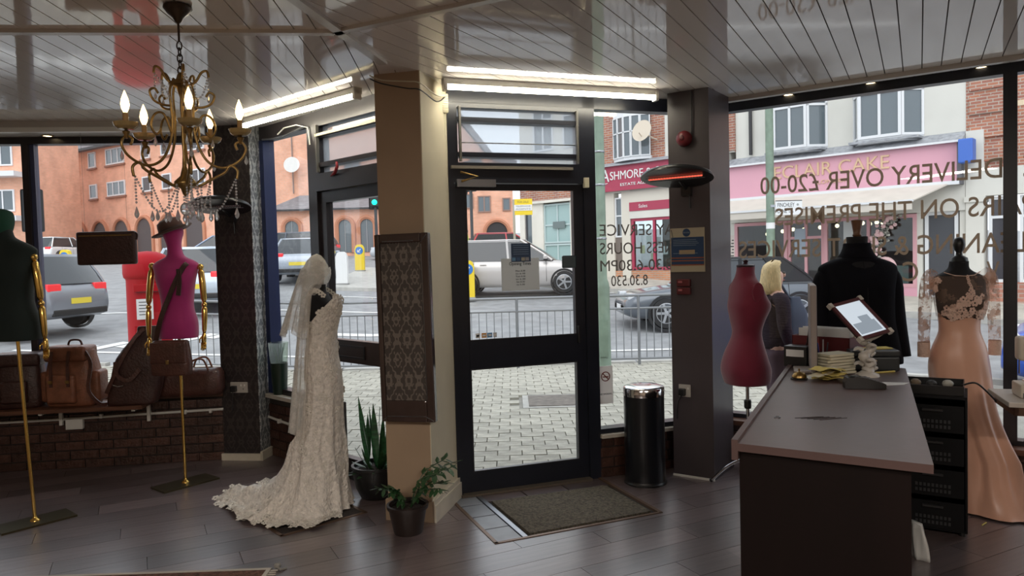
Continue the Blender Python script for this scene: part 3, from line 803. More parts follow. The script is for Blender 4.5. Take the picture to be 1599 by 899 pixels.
strap([(-.13, -.12, .36), (-.12, -.14, .2), (-.11, -.13, .06)], .03).build('strap', LBK, b1)
b2 = thing('leather_backpack', 'tan leather backpack with front pocket on the left window shelf', 'bag', P_w(1.14, -.24, SH), WA - .12)
bag_body(.37, .22, .44, .88, bulge=.05).build('body', LTN, b2, smooth=2)
rbox((.33, .19, .12), .035, 3, (-.01, -.02, .405)).build('flap', LTN, b2, smooth=1)
rbox((.22, .07, .22), .025, 3, (-.03, -.115, .14)).build('front_pocket', LTN, b2, smooth=1)
rbox((.09, .15, .24), .03, 3, (.185, .0, .15)).build('side_pocket', LTN, b2, smooth=1)
rbox((.09, .15, .24), .03, 3, (-.185, .0, .15)).build('side_pocket', LTN, b2, smooth=1)
for x in (-.09, .04): strap([(x, -.125, .43), (x, -.15, .33), (x, -.157, .16)], .022).build('flap_strap', LMD, b2); rbox((.03, .01, .024), .003, 2, (x, -.165, .2)).build('buckle', BRASS, b2)
strap([(.13, -.09, .44), (.2, -.12, .33), (.19, -.15, .14), (.26, -.14, .03), (.3, -.1, .012)], .026).build('shoulder_strap', LMD, b2)
MB().tube(catmull([(-.05, .02, .46), (-.03, .02, .5), (.04, .02, .5), (.06, .02, .46)], 5), .008).build('grab_handle', LMD, b2, smooth=2)
b3 = thing('leather_satchel', 'large dark brown leather satchel leaning beside the tan backpack', 'bag', P_w(1.60, -.335, SH), WA)
b3b = bag_body(.36, .17, .60, .45, bulge=.04, lean=.14).build('body', LDK, b3, smooth=2)
strap([(-.08, -.09, .34), (-.06, -.12, .24), (.02, -.12, .20), (.10, -.11, .28)], .03).build('handle', LMD, b3)
strap([(-.16, -.08, .1), (-.06, -.1, .3), (.05, -.08, .5), (.12, -.03, .585)], .028).build('strap', LMD, b3)
MB().tube([(-.10, -.1, .165), (-.06, -.115, .155), (-.02, -.115, .16)], .006).build('zip_pull', CHROME, b3)
b4 = thing('leather_holdall', 'long brown leather holdall bag lying next to the damask pillar', 'bag', P_w(1.97, -.165, .56), WA)
m = MB(); R_ = []
for k, (x, q) in enumerate(((-.30, .75), (-.285, .95), (-.15, 1.02), (.0, 1.03), (.15, 1.0), (.245, .95), (.26, .75))):
    R_.append([(x, .10 * q * math.copysign(abs(math.cos(t)) ** .7, math.cos(t)), .115 + .115 * q * math.copysign(abs(math.sin(t)) ** .7, math.sin(t))) for t in [2 * PI * i / 24 for i in range(24)]])
m.loft(R_); m.build('body', LMD, b4, smooth=2)
for y in (-.06, .06): MB().tube(catmull([(.02, y, .21), (.05, y, .29), (.13, y, .30), (.17, y, .21)], 5), .008).build('handle', LTN, b4, smooth=2)
MB().box((-.02, 0, .231), (.42, .012, .006)).build('zip', BRASS, b4)
b5 = thing('leather_briefcase', 'black leather case at the far left end of the window shelf', 'bag', P_w(.36, -.24, SH), WA)
rbox((.34, .12, .28), .02, 3, (0, 0, .14)).build('body', LBK, b5, smooth=1)
rbox((.3, .02, .14), .008, 3, (0, -.062, .2)).build('flap', LBK, b5, smooth=1)
MB().tube(catmull([(-.06, 0, .28), (-.05, 0, .32), (.05, 0, .32), (.06, 0, .28)], 5), .008).build('handle', LBK, b5, smooth=2)
hb = thing('document_case', 'dark brown leather document pouch hanging in the left window', 'bag', (-3.145, 5.75, 1.636), math.radians(3))
rbox((.45, .05, .26), .022, 3, (0, 0, .13)).build('body', LDK, hb, smooth=1)
MB().bx(-.2, .2, -.028, -.022, .222, .232).build('zip', BRASS, hb)
strap([(.2, -.01, .25), (.235, -.01, .235), (.23, -.01, .19)], .014).build('wrist_strap', LDK, hb)
for x in (-.16, .16): MB().tube([(x, 0, .255), (x, 0, CEIL - 1.636)], .0012, 4).build('hanging_thread', M('nylon_thread', (.3, .3, .3), .4, alpha=.5), hb)

# ---- bridal gown
LACE = M('ivory_lace', (0.86, 0.81, 0.74), 0.75, var=0.16, vs=38, bump=0.9, bs=55)
LACE2 = M('ivory_lace_motif', (0.82, 0.78, 0.70), 0.7, var=.1, bump=.6, bs=90)
BX, BY = -1.25, 4.78
bf = thing('dress_form', 'black dress form wearing the white bridal gown', 'mannequin', (BX, BY, 0), math.radians(90))
fp = [(z * 1.0, a, b, cx, cy) for z, a, b, cx, cy in FEM]
torso(.80, .88, [q for q in FEM[:-1]] + [(.755, .052, .05, 0, .0)], .85, .92).build('torso', BLACKF, bf, smooth=3.2)
MB().tube([(0, 0, .05), (0, 0, .82)], .016).build('pole', STEEL, bf)
for k in range(4): MB().tube([(0, 0, .12), (.1 * math.cos(k * PI / 2), .1 * math.sin(k * PI / 2), .012)], .012).build('foot', STEEL, bf)
MB().lathe([(.03, 1.46), (.036, 1.50), (.04, 1.55), (.036, 1.60), (.02, 1.63), (.004, 1.635)], 18).build('head_cap', M('white_satin', (.82, .80, .75), .5), bf, smooth=3)
bd = thing('bridal_gown', 'white lace bridal gown with a long train on a black dress form', 'dress', (BX, BY, 0), 0)
N = 96
def fold(t, k): return math.sin(7 * t + 1.3) * .5 + math.sin(13 * t + k) * .35 + math.sin(23 * t + 2 * k) * .15
TR = [(0, .15), (60, .2), (90, .27), (130, .5), (150, .72), (167, .80), (185, .64), (205, .52), (230, .46), (255, .42), (272, .36), (285, .29), (310, .20), (325, .17), (360, .15)]
def trr(deg):
    deg %= 360
    for (a, r), (b, s_) in zip(TR[:-1], TR[1:]):
        if a <= deg <= b:
            t = (deg - a) / (b - a); t = t * t * (3 - 2 * t); return r + (s_ - r) * t
    return .15
lev = [(1.395, .035, .085, .118), (1.37, .04, .098, .132), (1.30, .035, .105, .136), (1.22, .02, .098, .122), (1.13, .006, .094, .112), (1.02, .0, .102, .138), (.92, .003, .113, .16), (.80, .01, .114, .166), (.66, .0, .118, .162), (.54, -.015, .132, .165), (.44, -.045, .168, .185)]
R_ = []
for (z, cx, a, b) in catmull(lev, 4):
    am = .07 * max(0, (1.05 - z)) ** 1.1
    R_.append([(cx + (a * (1 + am * 3 * fold(t, 0))) * math.cos(t), (b * (1 + am * 3 * fold(t, 0))) * math.sin(t), min(z, 1.15 + .245 * (.5 + .5 * math.cos(t)) ** .7)) for t in [2 * PI * i / N for i in range(N)]])
last = R_[-1]
for k in range(1, 19):
    q = k / 18
    ring = []
    for i in range(N):
        t = 2 * PI * i / N
        rt = trr(math.degrees(t)) * (1 + .035 * fold(t, 2))
        x0, y0 = last[i][0], last[i][1]
        x1, y1 = rt * math.cos(t), rt * math.sin(t)
        w = q ** 1.25
        z = .44 * (1 - q) ** (1.05 + 1.5 * min(1, rt)) + .014
        ext = max(0, rt - .2)
        z += ext * .16 * max(0, (q - .35)) * (1 + 1.2 * math.sin(17 * t + 9 * q + 2 * math.sin(5 * t)) + .8 * math.sin(31 * t - 14 * q)) * (1.15 - q) * 2.2
        wob = .018 * q * math.sin(11 * t + 6 * q)
        ring.append((x0 + (x1 - x0) * w + wob * math.cos(t), y0 + (y1 - y0) * w + wob * math.sin(t), max(z, .008)))
    R_.append(ring)
m = MB(); m.loft(R_, True, False); m.build('skirt', LACE, bd, smooth=3.2)
# raised floral lace on bodice edge and skirt
def flower(m, p, nrm, r):
    nrm = Vector(nrm).normalized(); a = nrm.orthogonal().normalized(); b = nrm.cross(a)
    for k in range(5):
        t = 2 * PI * k / 5 + p[2] * 9
        c = Vector(p) + (a * math.cos(t) + b * math.sin(t)) * r * .6
        vs = [c + (a * math.cos(t + s_) + b * math.sin(t + s_)) * r * .5 + nrm * (.002) for s_ in (-2.4, -1, 0, 1, 2.4)]
        m.add(vs + [c + nrm * .004], [(0, 1, 5), (1, 2, 5), (2, 3, 5), (3, 4, 5), (4, 0, 5)])
rr = random.Random(5)
m = MB()
for k in range(150):
    j = rr.randrange(2, len(R_) - 10); i = rr.randrange(N)
    p = Vector(R_[j][i]); c = Vector((R_[j][0][0] * .5 + R_[j][N // 2][0] * .5, 0, p.z)); nn = (p - c)
    flower(m, p + nn.normalized() * .002, nn, rr.uniform(.014, .03))
for i in range(0, N, 1):
    if trr(360 * i / N) > .22:
        for j in (-1, -2, -3):
            p = Vector(R_[j][i]); flower(m, p + Vector((rr.uniform(-.01, .01), rr.uniform(-.01, .01), .004)), (rr.uniform(-.3, .3), rr.uniform(-.6, .1), 1), rr.uniform(.012, .024))
m.build('lace_flowers', LACE2, bd, kind='stuff')
m = MB()
for s_ in (-1, 1):
    for k in range(12):
        q = k / 11
        p = Vector((.055 - .115 * math.sin(q * PI * .55), s_ * (.125 - .02 * q), 1.40 + .06 * math.sin(q * PI) - .19 * q * q))
        flower(m, p, (.2, s_, .3), .017)
for k in range(11): flower(m, Vector((-.085 - .01 * math.sin(k), -.11 + .022 * k, 1.20 + .015 * abs(k - 5) - .02)), (-1, 0, 0), .018)
m.build('shoulder_lace', LACE2, bd, kind='stuff')
VEIL = sheer_mat('veil_tulle', (.86, .83, .77), .50, lace=.14, lscale=20)
ve = thing('bridal_veil', 'sheer ivory bridal veil hanging from the head of the gown', 'veil', (BX, BY, 0), 0)
def veil_layer(z1, rx1, ry1, a0, a1, x_off, drift, seed, qo):
    R_ = []; n = 60; K = 22
    for k in range(K + 1):
        q = k / K; z = 1.665 - (1.665 - z1) * q
        ring = []
        for i in range(n + 1):
            wq = max(0, min(1, (q - qo) * 5)); t = math.radians(10 + (a0 - 10) * wq + (340 + (a1 - a0 - 340) * wq) * i / n)
            cap = math.sin(min(1, q * 6) * PI / 2)
            rx = .075 * cap + (rx1 - .075) * max(0, q - .08) ** .8; ry = .075 * cap + (ry1 - .075) * max(0, q - .08) ** .8
            pl = 1 + .10 * q * math.sin(19 * t + seed) + .06 * q * math.sin(31 * t)
            zz = z + (.03 * math.sin(5 * t + seed) * q)
            if q < .16: zz = 1.665 - .12 * (1 - math.cos(min(1, q * 6) * PI / 2)) - .05 * q
            ring.append((x_off - drift * q + rx * pl * math.cos(t), ry * pl * math.sin(t), zz))
        R_.append(ring)
    m = MB(); m.loft(R_, False, False); return m
veil_layer(1.16, .185, .20, 80, 280, -.01, .055, 0, .22).build('upper_layer', VEIL, ve, smooth=3.2)
veil_layer(.52, .15, .20, 95, 265, -.01, .055, 2, .08).build('lower_layer', VEIL, ve, smooth=3.2)

# ---- dark vase with plant on the side sill
vz = thing('glass_vase', 'dark green cylindrical vase with clear wrapping on the side window sill', 'vase', tuple(onp(L0, LA, .27, -.03, .53)), 0)
MB().lathe([(.052, 0), (.058, .02), (.066, .15), (.07, .26), (.066, .262), (.06, .24), (.05, .03)], 20).build('vessel', M('dark_green_glaze', (.008, .022, .014), .3), vz, smooth=1)
MB().lathe([(.066, .24), (.075, .33), (.082, .43), (.081, .43), (.074, .33), (.064, .245)], 20).build('wrapping', glass_mat('clear_wrap', (.9, .95, .9), 1.4, .2), vz, smooth=1)
for k in range(7):
    a = k * .9; MB().tube([(.01 * math.cos(a), .01 * math.sin(a), .2), (.03 * math.cos(a), .03 * math.sin(a), .33), (.055 * math.cos(a), .05 * math.sin(a), .42)], [.003, .003, .002]).build('stem', M('leaf_green', (.02, .06, .015), .45), vz)

# ---- damask panel on the tan pillar
pn = thing('framed_panel', 'tall damask panel in a dark brown frame hanging on the tan pillar', 'panel', tuple(Vector((-0.64, 4.425, 0.632)) ), TP_A)
pn.rotation_euler = (0, math.radians(-0.6), TP_A)
FRB = M('dark_mirror_frame', (.05, .032, .028), .18, var=.2, coat=.3)
pw_, ph_ = .345, 1.135
for nm, (x0, x1, z0, z1) in dict(l=(-pw_ / 2, -pw_ / 2 + .032, 0, ph_), r=(pw_ / 2 - .05, pw_ / 2, 0, ph_), t=(-pw_ / 2 + .032, pw_ / 2 - .05, ph_ - .055, ph_), b=(-pw_ / 2 + .032, pw_ / 2 - .05, 0, .13)).items():
    rbox((x1 - x0, .05, z1 - z0), .008, 2, ((x0 + x1) / 2, 0, (z0 + z1) / 2)).build('frame_bar', FRB, pn)
MB().bx(-pw_ / 2 + .03, pw_ / 2 - .048, -.008, .02, .128, ph_ - .053).build('damask_insert', damask_mat('bronze_damask', (.060, .049, .042), (.17, .145, .125), .066, .125), pn)
for (p, q) in (((-.16, -.0265, .012), (-.13, -.0265, .035)), ((-.13, -.0265, .035), (.115, -.0265, .035)), ((.115, -.0265, .035), (.165, -.0265, .01)), ((.128, -.0265, .14), (.128, -.0265, 1.07)), ((-.12, -.0265, 1.09), (.08, -.0265, 1.09)), ((.128, -.0265, 1.08), (.165, -.0265, 1.125))):
    MB().tube([p, q], .0025, 4).build('bevel_line', STEEL, pn)

# ---- potted plants
LEAF = M('snake_plant_green', (0.025, 0.11, 0.04), 0.35, var=.5, vs=14, stretch=(1, 1, 5)); LEAF2 = M('leaf_green', (.02, .06, .015), .45); LEAF3 = M('dark_leaf', (.022, .068, .022), .4, var=.3)
SOIL = M('soil', (.02, .014, .01), .95, bump=.6, bs=60)
POTM = M('charcoal_pot', (.010, .010, .011), .42, var=.2)
POTB = M('dark_brown_pot', (.022, .014, .012), .45, var=.2)
def blade(base, tip, wd, curve, th=.004, n=8, twist=0.0, widest=.35):
    base = Vector(base); tip = Vector(tip); d = tip - base
    side = d.cross(Vector((math.cos(curve[2] if len(curve) > 2 else 0), math.sin(curve[2] if len(curve) > 2 else 0), 0)))
    if side.length < 1e-4: side = Vector((1, 0, 0))
    side.normalize(); R = []
    for k in range(n + 1):
        q = k / n
        p = base + d * q + Vector((curve[0], curve[1], 0)) * math.sin(q * PI * .5) * q
        w = wd * (math.sin(PI * min(1, (q * (.5 / widest) if q < widest else .5 + (q - widest) / (1 - widest) * .5))) * .92 + .06) if widest > 0 else wd * (1 - q)
        s2 = side.copy(); s2.rotate(Matrix.Rotation(twist * q, 3, d.normalized()))
        nn = d.cross(s2).normalized()
        R.append([tuple(p + s2 * w / 2), tuple(p + nn * th), tuple(p - s2 * w / 2), tuple(p - nn * th * .4)])
    m = MB(); m.loft(R); return m
p1 = thing('potted_snake_plant', 'snake plant with tall pointed leaves in a charcoal pot by the gown', 'plant', (-.958, 4.97, 0), 0)
MB().lathe([(.085, 0), (.11, .012), (.142, .08), (.156, .16), (.160, .205), (.168, .21), (.168, .228), (.15, .228), (.148, .2), (.1, .18), (.004, .18)], 32).build('pot', POTM, p1, smooth=.7)
MB().lathe([(.145, .19), (.09, .2), (.004, .203)], 20).build('soil', SOIL, p1, smooth=3)
rr = random.Random(11)
for (bx_, by_, tx, ty, tz, wd) in ((-.05, 0, -.10, -.03, .70, .045), (-.01, .03, -.035, 0, .62, .04), (.01, -.02, 0.0, -.04, .65, .05), (.05, 0, .11, -.02, .62, .05), (.03, .03, .05, .05, .55, .045), (-.02, -.04, -.07, -.06, .52, .04), (.06, -.03, .14, -.06, .50, .045), (-.06, .03, -.06, .07, .56, .04), (.0, .05, .02, .09, .6, .045)):
    blade((bx_, by_, .19), (tx, ty, tz), wd, (0, 0, rr.uniform(0, 3)), .004, 8, rr.uniform(-.6, .6), .45).build('leaf', LEAF, p1, smooth=2)
for k in range(26):
    a = 2 * PI * k / 26 + rr.uniform(-.1, .1); r = rr.uniform(.10, .25); h = rr.uniform(.22, .36)
    blade((.06 * math.cos(a), .06 * math.sin(a), .20), (r * math.cos(a), r * math.sin(a), h - .06 * (r > .18)), rr.uniform(.028, .045), (0, 0, a), .003, 6, 0, .55).build('low_leaf', LEAF3, p1, smooth=2)
p2 = thing('potted_leafy_plant', 'small drooping leafy plant in a dark brown pot before the tan pillar', 'plant', (-.652, 4.30, 0), 0)
MB().lathe([(.082, 0), (.086, .01), (.100, .08), (.112, .145), (.122, .148), (.124, .17), (.110, .172), (.106, .14), (.004, .13)], 28).build('pot', POTB, p2, smooth=.7)
MB().lathe([(.105, .145), (.06, .152), (.004, .155)], 18).build('soil', SOIL, p2, smooth=3)
for k in range(9):
    a = rr.uniform(-.9, .9) if k < 6 else rr.uniform(1.5, 4.5); L_ = rr.uniform(.18, .30) if k < 6 else rr.uniform(.1, .18); hz = rr.uniform(.22, .34) if k < 6 else rr.uniform(.14, .2)
    pts = catmull([(.02 * math.cos(a), .02 * math.sin(a), .14), (L_ * .4 * math.cos(a), L_ * .4 * math.sin(a), .14 + hz * .55), (L_ * math.cos(a), L_ * math.sin(a), .14 + hz * .75)], 5)
    MB().tube(pts, .003, 5).build('stem', LEAF3, p2)
    for j in range(3, len(pts)):
        for s_ in (-1, 1):
            p = Vector(pts[j]); b_ = a + s_ * 1.0 + rr.uniform(-.3, .3); l2 = rr.uniform(.05, .085)
            blade(p, p + Vector((math.cos(b_) * l2 * .8, math.sin(b_) * l2 * .8, rr.uniform(-.05, .03))), .026, (0, 0, b_), .002, 5, 0, .45).build('leaf', LEAF3, p2, smooth=2)

# ---- bin
bn = thing('waste_bin', 'tall black cylindrical bin with a chrome lid beside the main door', 'bin', (.905, 5.14, 0), 0)
MB().lathe([(.148, 0), (.150, .012), (.142, .02), (.141, .03)], 36).build('base_ring', BLACKP, bn, smooth=.7)
MB().lathe([(.141, .028), (.141, .62), (.138, .62)], 40).build('body', M('glossy_black_steel', (.006, .007, .010), .3, coat=.15), bn, smooth=.7)
MB().lathe([(.1425, .62), (.1435, .63), (.1435, .672), (.138, .68), (.11, .69), (.05, .695), (.004, .696)], 40).build('lid', CHROME, bn, smooth=.7)

# ---- things on the dark pillar
def on_dk(x, z, y=0.0):  # x from front-right corner leftwards (negative), y outwards towards the room (negative)
    c, s_ = math.cos(DK_A), math.sin(DK_A); return (1.385 + c * x - s_ * y, 5.11 + s_ * x + c * y, z)
REDP = M('red_plastic', (.15, .01, .015), .4); REDD = M('dark_red_plastic', (.09, .008, .011), .4)
al = thing('fire_bell', 'round red fire bell high on the dark plum pillar', 'alarm bell', on_dk(-.172, 2.405), DK_A)
Ry = Matrix.Rotation(PI / 2, 4, 'X')
MB().lathe([(.052, 0), (.056, .02), (.05, .045), (.03, .06), (.004, .064)], 26, Ry).build('gong', REDP, al, smooth=.8)
MB().lathe([(.018, .062), (.014, .07), (.004, .072)], 14, Ry).build('boss', REDD, al, smooth=.8)
MB().tube([(.05, -.01, 0), (.055, -.012, .15), (.055, -.012, .33)], .004).build('cable', BLACKP, al)
def heater(label, loc, rz, lit):
    t = thing('electric_heater', label, 'heater', loc, rz)
    tl = Matrix.Translation((0, -.20, 0)) @ Matrix.Rotation(math.radians(-17), 4, 'X') @ Matrix.Diagonal((.255, .175, 1, 1))
    MB().lathe([(1.0, 0), (1.0, .012), (.93, .03), (.7, .052), (.35, .066), (.004, .07)], 40, tl).build('shade', M('black_enamel', (.012, .012, .014), .3), t, smooth=.9)
    MB().lathe([(.97, .001), (.9, .012), (.004, .014)], 40, tl).build('reflector', M('dark_steel_reflector', (.06, .06, .065), .35, .7), t, smooth=.9)
    el = M('glowing_element', (.5, .03, .02), .4, emit=.7, ecol=(1, .13, .07)) if lit else M('cold_element', (.10, .04, .035), .4)
    m2 = Matrix.Translation((0, -.20, -.004)) @ Matrix.Rotation(math.radians(-17), 4, 'X')
    MB().tube([(-.19, -.03, 0), (.19, -.03, 0)], .009, 8, m2).build('heating_element', el, t)
    g = MB()
    for k in range(-9, 10): g.tube([(k * .02, -.055, -.006), (k * .02, .0, -.006)], .0018, 4, m2)
    g.tube([(-.2, -.055, -.006), (.2, -.055, -.006)], .003, 5, m2); g.tube([(-.2, .0, -.006), (.2, .0, -.006)], .003, 5, m2)
    g.build('guard', STEEL, t)
    b = MB(); b.box((0, -.02, -.06), (.07, .04, .1)); b.tube([(0, -.03, -.06), (0, -.12, -.02), (0, -.18, .03)], .014); b.build('bracket', BLACKP, t)
    MB().tube([(.02, -.02, -.1), (.025, -.02, -.2)], .005).build('cable', BLACKP, t)
heater('oval black wall heater glowing red on the dark plum pillar', on_dk(-.16, 2.115), DK_A, True)
heater('oval black wall heater unlit on the damask pillar', (-2.262, 6.021, 2.065), DM_A, False)
po = thing('wall_notice', 'cream and blue printed safety notice on the dark plum pillar', 'notice', on_dk(-.302, 1.472, -.003), DK_A)
MB().bx(0.008, .262, -.004, 0, 0, .31).build('card', M('cream_card', (.36, .31, .22), .35), po)
MB().bx(.015, .255, -.006, -.004, .05, .245).build('blue_field', M('blue_print', (.012, .04, .10), .35), po)
for z in (.045, .075, .095): MB().bx(.015, .255, -.0075, -.006, z, z + .008).build('orange_line', M('orange_print', (.25, .07, .025), .4), po)
for k, z in enumerate((.225, .212, .20, .187, .13)): MB().bx(.03, .2 + .01 * (k % 3), -.0075, -.006, z, z + .003).build('text_line', M('pale_print', (.2, .25, .3), .5), po)
MB().bx(.075, .19, -.0075, -.006, .125, .155).build('text_box', M('tan_print', (.3, .22, .13), .5), po)
MB().lathe([(.028, 0), (.028, .002), (.004, .0025)], 22, Matrix.Translation((.13, -.004, .277)) @ Ry).build('emblem', M('blue_print', (.012, .04, .10), .35), po)
text_part('FIRE ACTION', M('pale_print', (.2, .25, .3), .5), po, .109, .151, .272, .282, -.0072)
MB().tube([(.02, -.01, .3), (.03, -.012, .25), (.02, -.01, .2)], .002, 5).build('string', BLACKP, po)
for z in (0.0, .058):
    cp_ = thing('call_point', ('lower' if z == 0 else 'upper') + ' of two small dark red alarm switches on the dark plum pillar', 'alarm switch', on_dk(-.245, 1.312, 0), DK_A, 'alarm switches on the plum pillar')
    b_ = rbox((.10, .03, .052), .006, 2, (.05, -.015, z + .026)).build('switch_box', REDD, cp_); rbox((.03, .008, .014), .003, 2, (.03, -.033, z + .032)).build('key_plate', M('pink_tape', (.4, .12, .12), .5), b_)
def socket(label, loc, rz, double):
    t = thing('wall_socket', label, 'socket', loc, rz)
    wdt = .148 if double else .088
    rbox((wdt, .012, .088), .004, 2, (0, -.006, 0)).build('plate', M('socket_plate', (.45, .42, .38), .35), t)
    pl = rbox((.05, .035, .05), .008, 2, (-.038 if double else -.012, -.029, -.008)).build('plug', BLACKP, t)
    MB().tube(catmull([(-.038 if double else -.012, -.04, -.03), (-.04, -.045, -.09), (-.05, -.04, -.2)], 4), .004).build('cord', BLACKP, pl)
    for x in ((.02, .05) if double else (.028,)): MB().box((x, -.0135, .018), (.010, .004, .016)).build('switch', WHITEP, t)
    if double: MB().box((.038, -.0125, -.012), (.006, .002, .01)).build('pin_hole', INK, t)
socket('single white wall socket with black plug low on the dark plum pillar', on_dk(-.205, .625, 0), DK_A, False)
socket('double white wall socket with black plug on the damask pillar', (-2.262, 6.0215, .603), DM_A, True)
bb = thing('alarm_siren', 'cream ribbed alarm siren box at the top of the tan pillar', 'alarm box', tuple(onp(D0, DA, -.045, -.09, 2.56)), DA)
rbox((.05, .05, .125), .008, 2, (0, 0, .065)).build('case', CREAMP, bb)
for k in range(7): MB().box((0, -.027, .02 + k * .015), (.042, .006, .006)).build('rib', CREAMP, bb)
MB().tube([(.0, 0, 0), (.003, .02, -.4), (.004, .02, -1.0)], .007).build('cable_cover', CREAMP, bb)
cbl = thing('ceiling_cable', 'loose thin cable looped across the top of the tan pillar', 'cable', (-.64, 4.44, 2.66), 0)
for dz in (0, -.02):
    MB().tube(catmull([(-.18, .03, .06 + dz), (-.1, -.01, .02 + dz), (.05, -.05, .0 + dz * 2), (.13, -.04, -.01 + dz * 2), (.2, .2, -.03 + dz * 2), (.24, .38, .0)], 5), .004).build('wire', BLACKP if dz else CREAMP, cbl, smooth=2)

# ---- strip lights, spots
TUBE = M('lit_tube', (1, .95, .82), .4, emit=20.0, ecol=(1, .93, .76))
def striplight(label, p, q):
    p = Vector((*p, 0)); q = Vector((*q, 0)); d = q - p; L_ = d.length
    t = thing('strip_light', label, 'strip light', (p.x, p.y, CEIL), math.atan2(d.y, d.x), 'fluorescent strip lights on the ceiling')
    MB().bx(0, L_, -.03, .03, -.04, 0).build('batten', WHITEP, t)
    MB().tube([(.03, -.012, -.055), (L_ - .03, -.012, -.055)], .016, 12).build('tube', TUBE, t, smooth=1)
    for x in (.012, L_ - .012): rbox((.024, .06, .075), .005, 2, (x, -.004, -.04)).build('end_cap', WHITEP, t)
striplight('lit fluorescent strip light above the left door', (-2.06, 5.80), (-.965, 4.84))
striplight('lit fluorescent strip light above the main door', (-.40, 4.665), (1.04, 5.165))
SPOT = M('lit_spot', (1, .8, .5), .4, emit=5.0, ecol=(1, .78, .45))
for lab, (x, y, z) in (('recessed ceiling spotlight nearest the dark plum pillar', (2.049, 5.411, CEIL)), ('recessed ceiling spotlight in the middle above the right window', (2.504, 5.111, CEIL)), ('recessed ceiling spotlight near the right window mullion', (3.03, 4.745, CEIL)), ('recessed spotlight in the soffit above the left window', (-3.62, 5.84, 2.665))):
    t = thing('ceiling_spotlight', lab, 'spotlight', (x, y, z), 0, 'small recessed spotlights')
    MB().lathe([(.045, 0), (.046, -.005), (.034, -.008), (.032, 0)], 22).build('rim', BRASS, t, smooth=1)
    MB().lathe([(.031, -.004), (.02, -.006), (.003, -.007)], 18).build('bulb', SPOT, t, smooth=2)

# ---- chandelier
ch = thing('chandelier', 'ornate antique brass chandelier with five candle bulbs and crystal drops', 'chandelier', (-1.422, 3.253, 0), 0)
DKB = M('dark_bronze', (.045, .03, .022), .4, .6)
MB().lathe([(.005, 2.735), (.058, 2.735), (.06, 2.725), (.045, 2.705), (.022, 2.685), (.014, 2.668), (.006, 2.662)], 24).build('ceiling_rose', DKB, ch, smooth=.9)
MB().tube([(0, 0, 2.67), (0, 0, 2.585)], .005).build('rod', DKB, ch)
for k in range(5):
    z = 2.565 - k * .027; a = k * PI / 2
    MB().tube([(math.cos(a) * .011 * math.cos(t), math.sin(a) * .011 * math.cos(t), z + .019 * math.sin(t)) for t in [2 * PI * i / 14 for i in range(15)]], .003, 6, cap=False).build('chain_link', DKB, ch, smooth=2)
MB().lathe([(.006, 2.45), (.014, 2.44), (.02, 2.42), (.05, 2.405), (.052, 2.395), (.02, 2.385), (.007, 2.34), (.009, 2.30), (.006, 2.24), (.009, 2.17), (.006, 2.1), (.01, 2.04), (.02, 2.0), (.046, 1.975), (.046, 1.962), (.02, 1.945), (.012, 1.92), (.003, 1.91)], 18).build('stem', BRASS, ch, smooth=1)
CRY = M('crystal', (.85, .87, .9), .04, 0, trans=.7, spec=.8, ior=1.5)
BULB = M('candle_bulb', (1, .8, .5), .3, emit=3.5, ecol=(1, .66, .28))
def beads(path, r=.0055, step=.0135):
    m = MB(); acc = 0; pts = [Vector(p) for p in path]; 
    for a, b in zip(pts[:-1], pts[1:]):
        d = (b - a); L_ = d.length
        while acc < L_:
            m.ball(a + d * (acc / L_), r, 6, 4); acc += step
        acc -= L_
    return m
def drop(p, s_=1.0):
    m = MB(); m.lathe([(.001, 0), (.005 * s_, -.012 * s_), (.010 * s_, -.028 * s_), (.008 * s_, -.038 * s_), (.001, -.046 * s_)], 6, Matrix.Translation(p)); return m
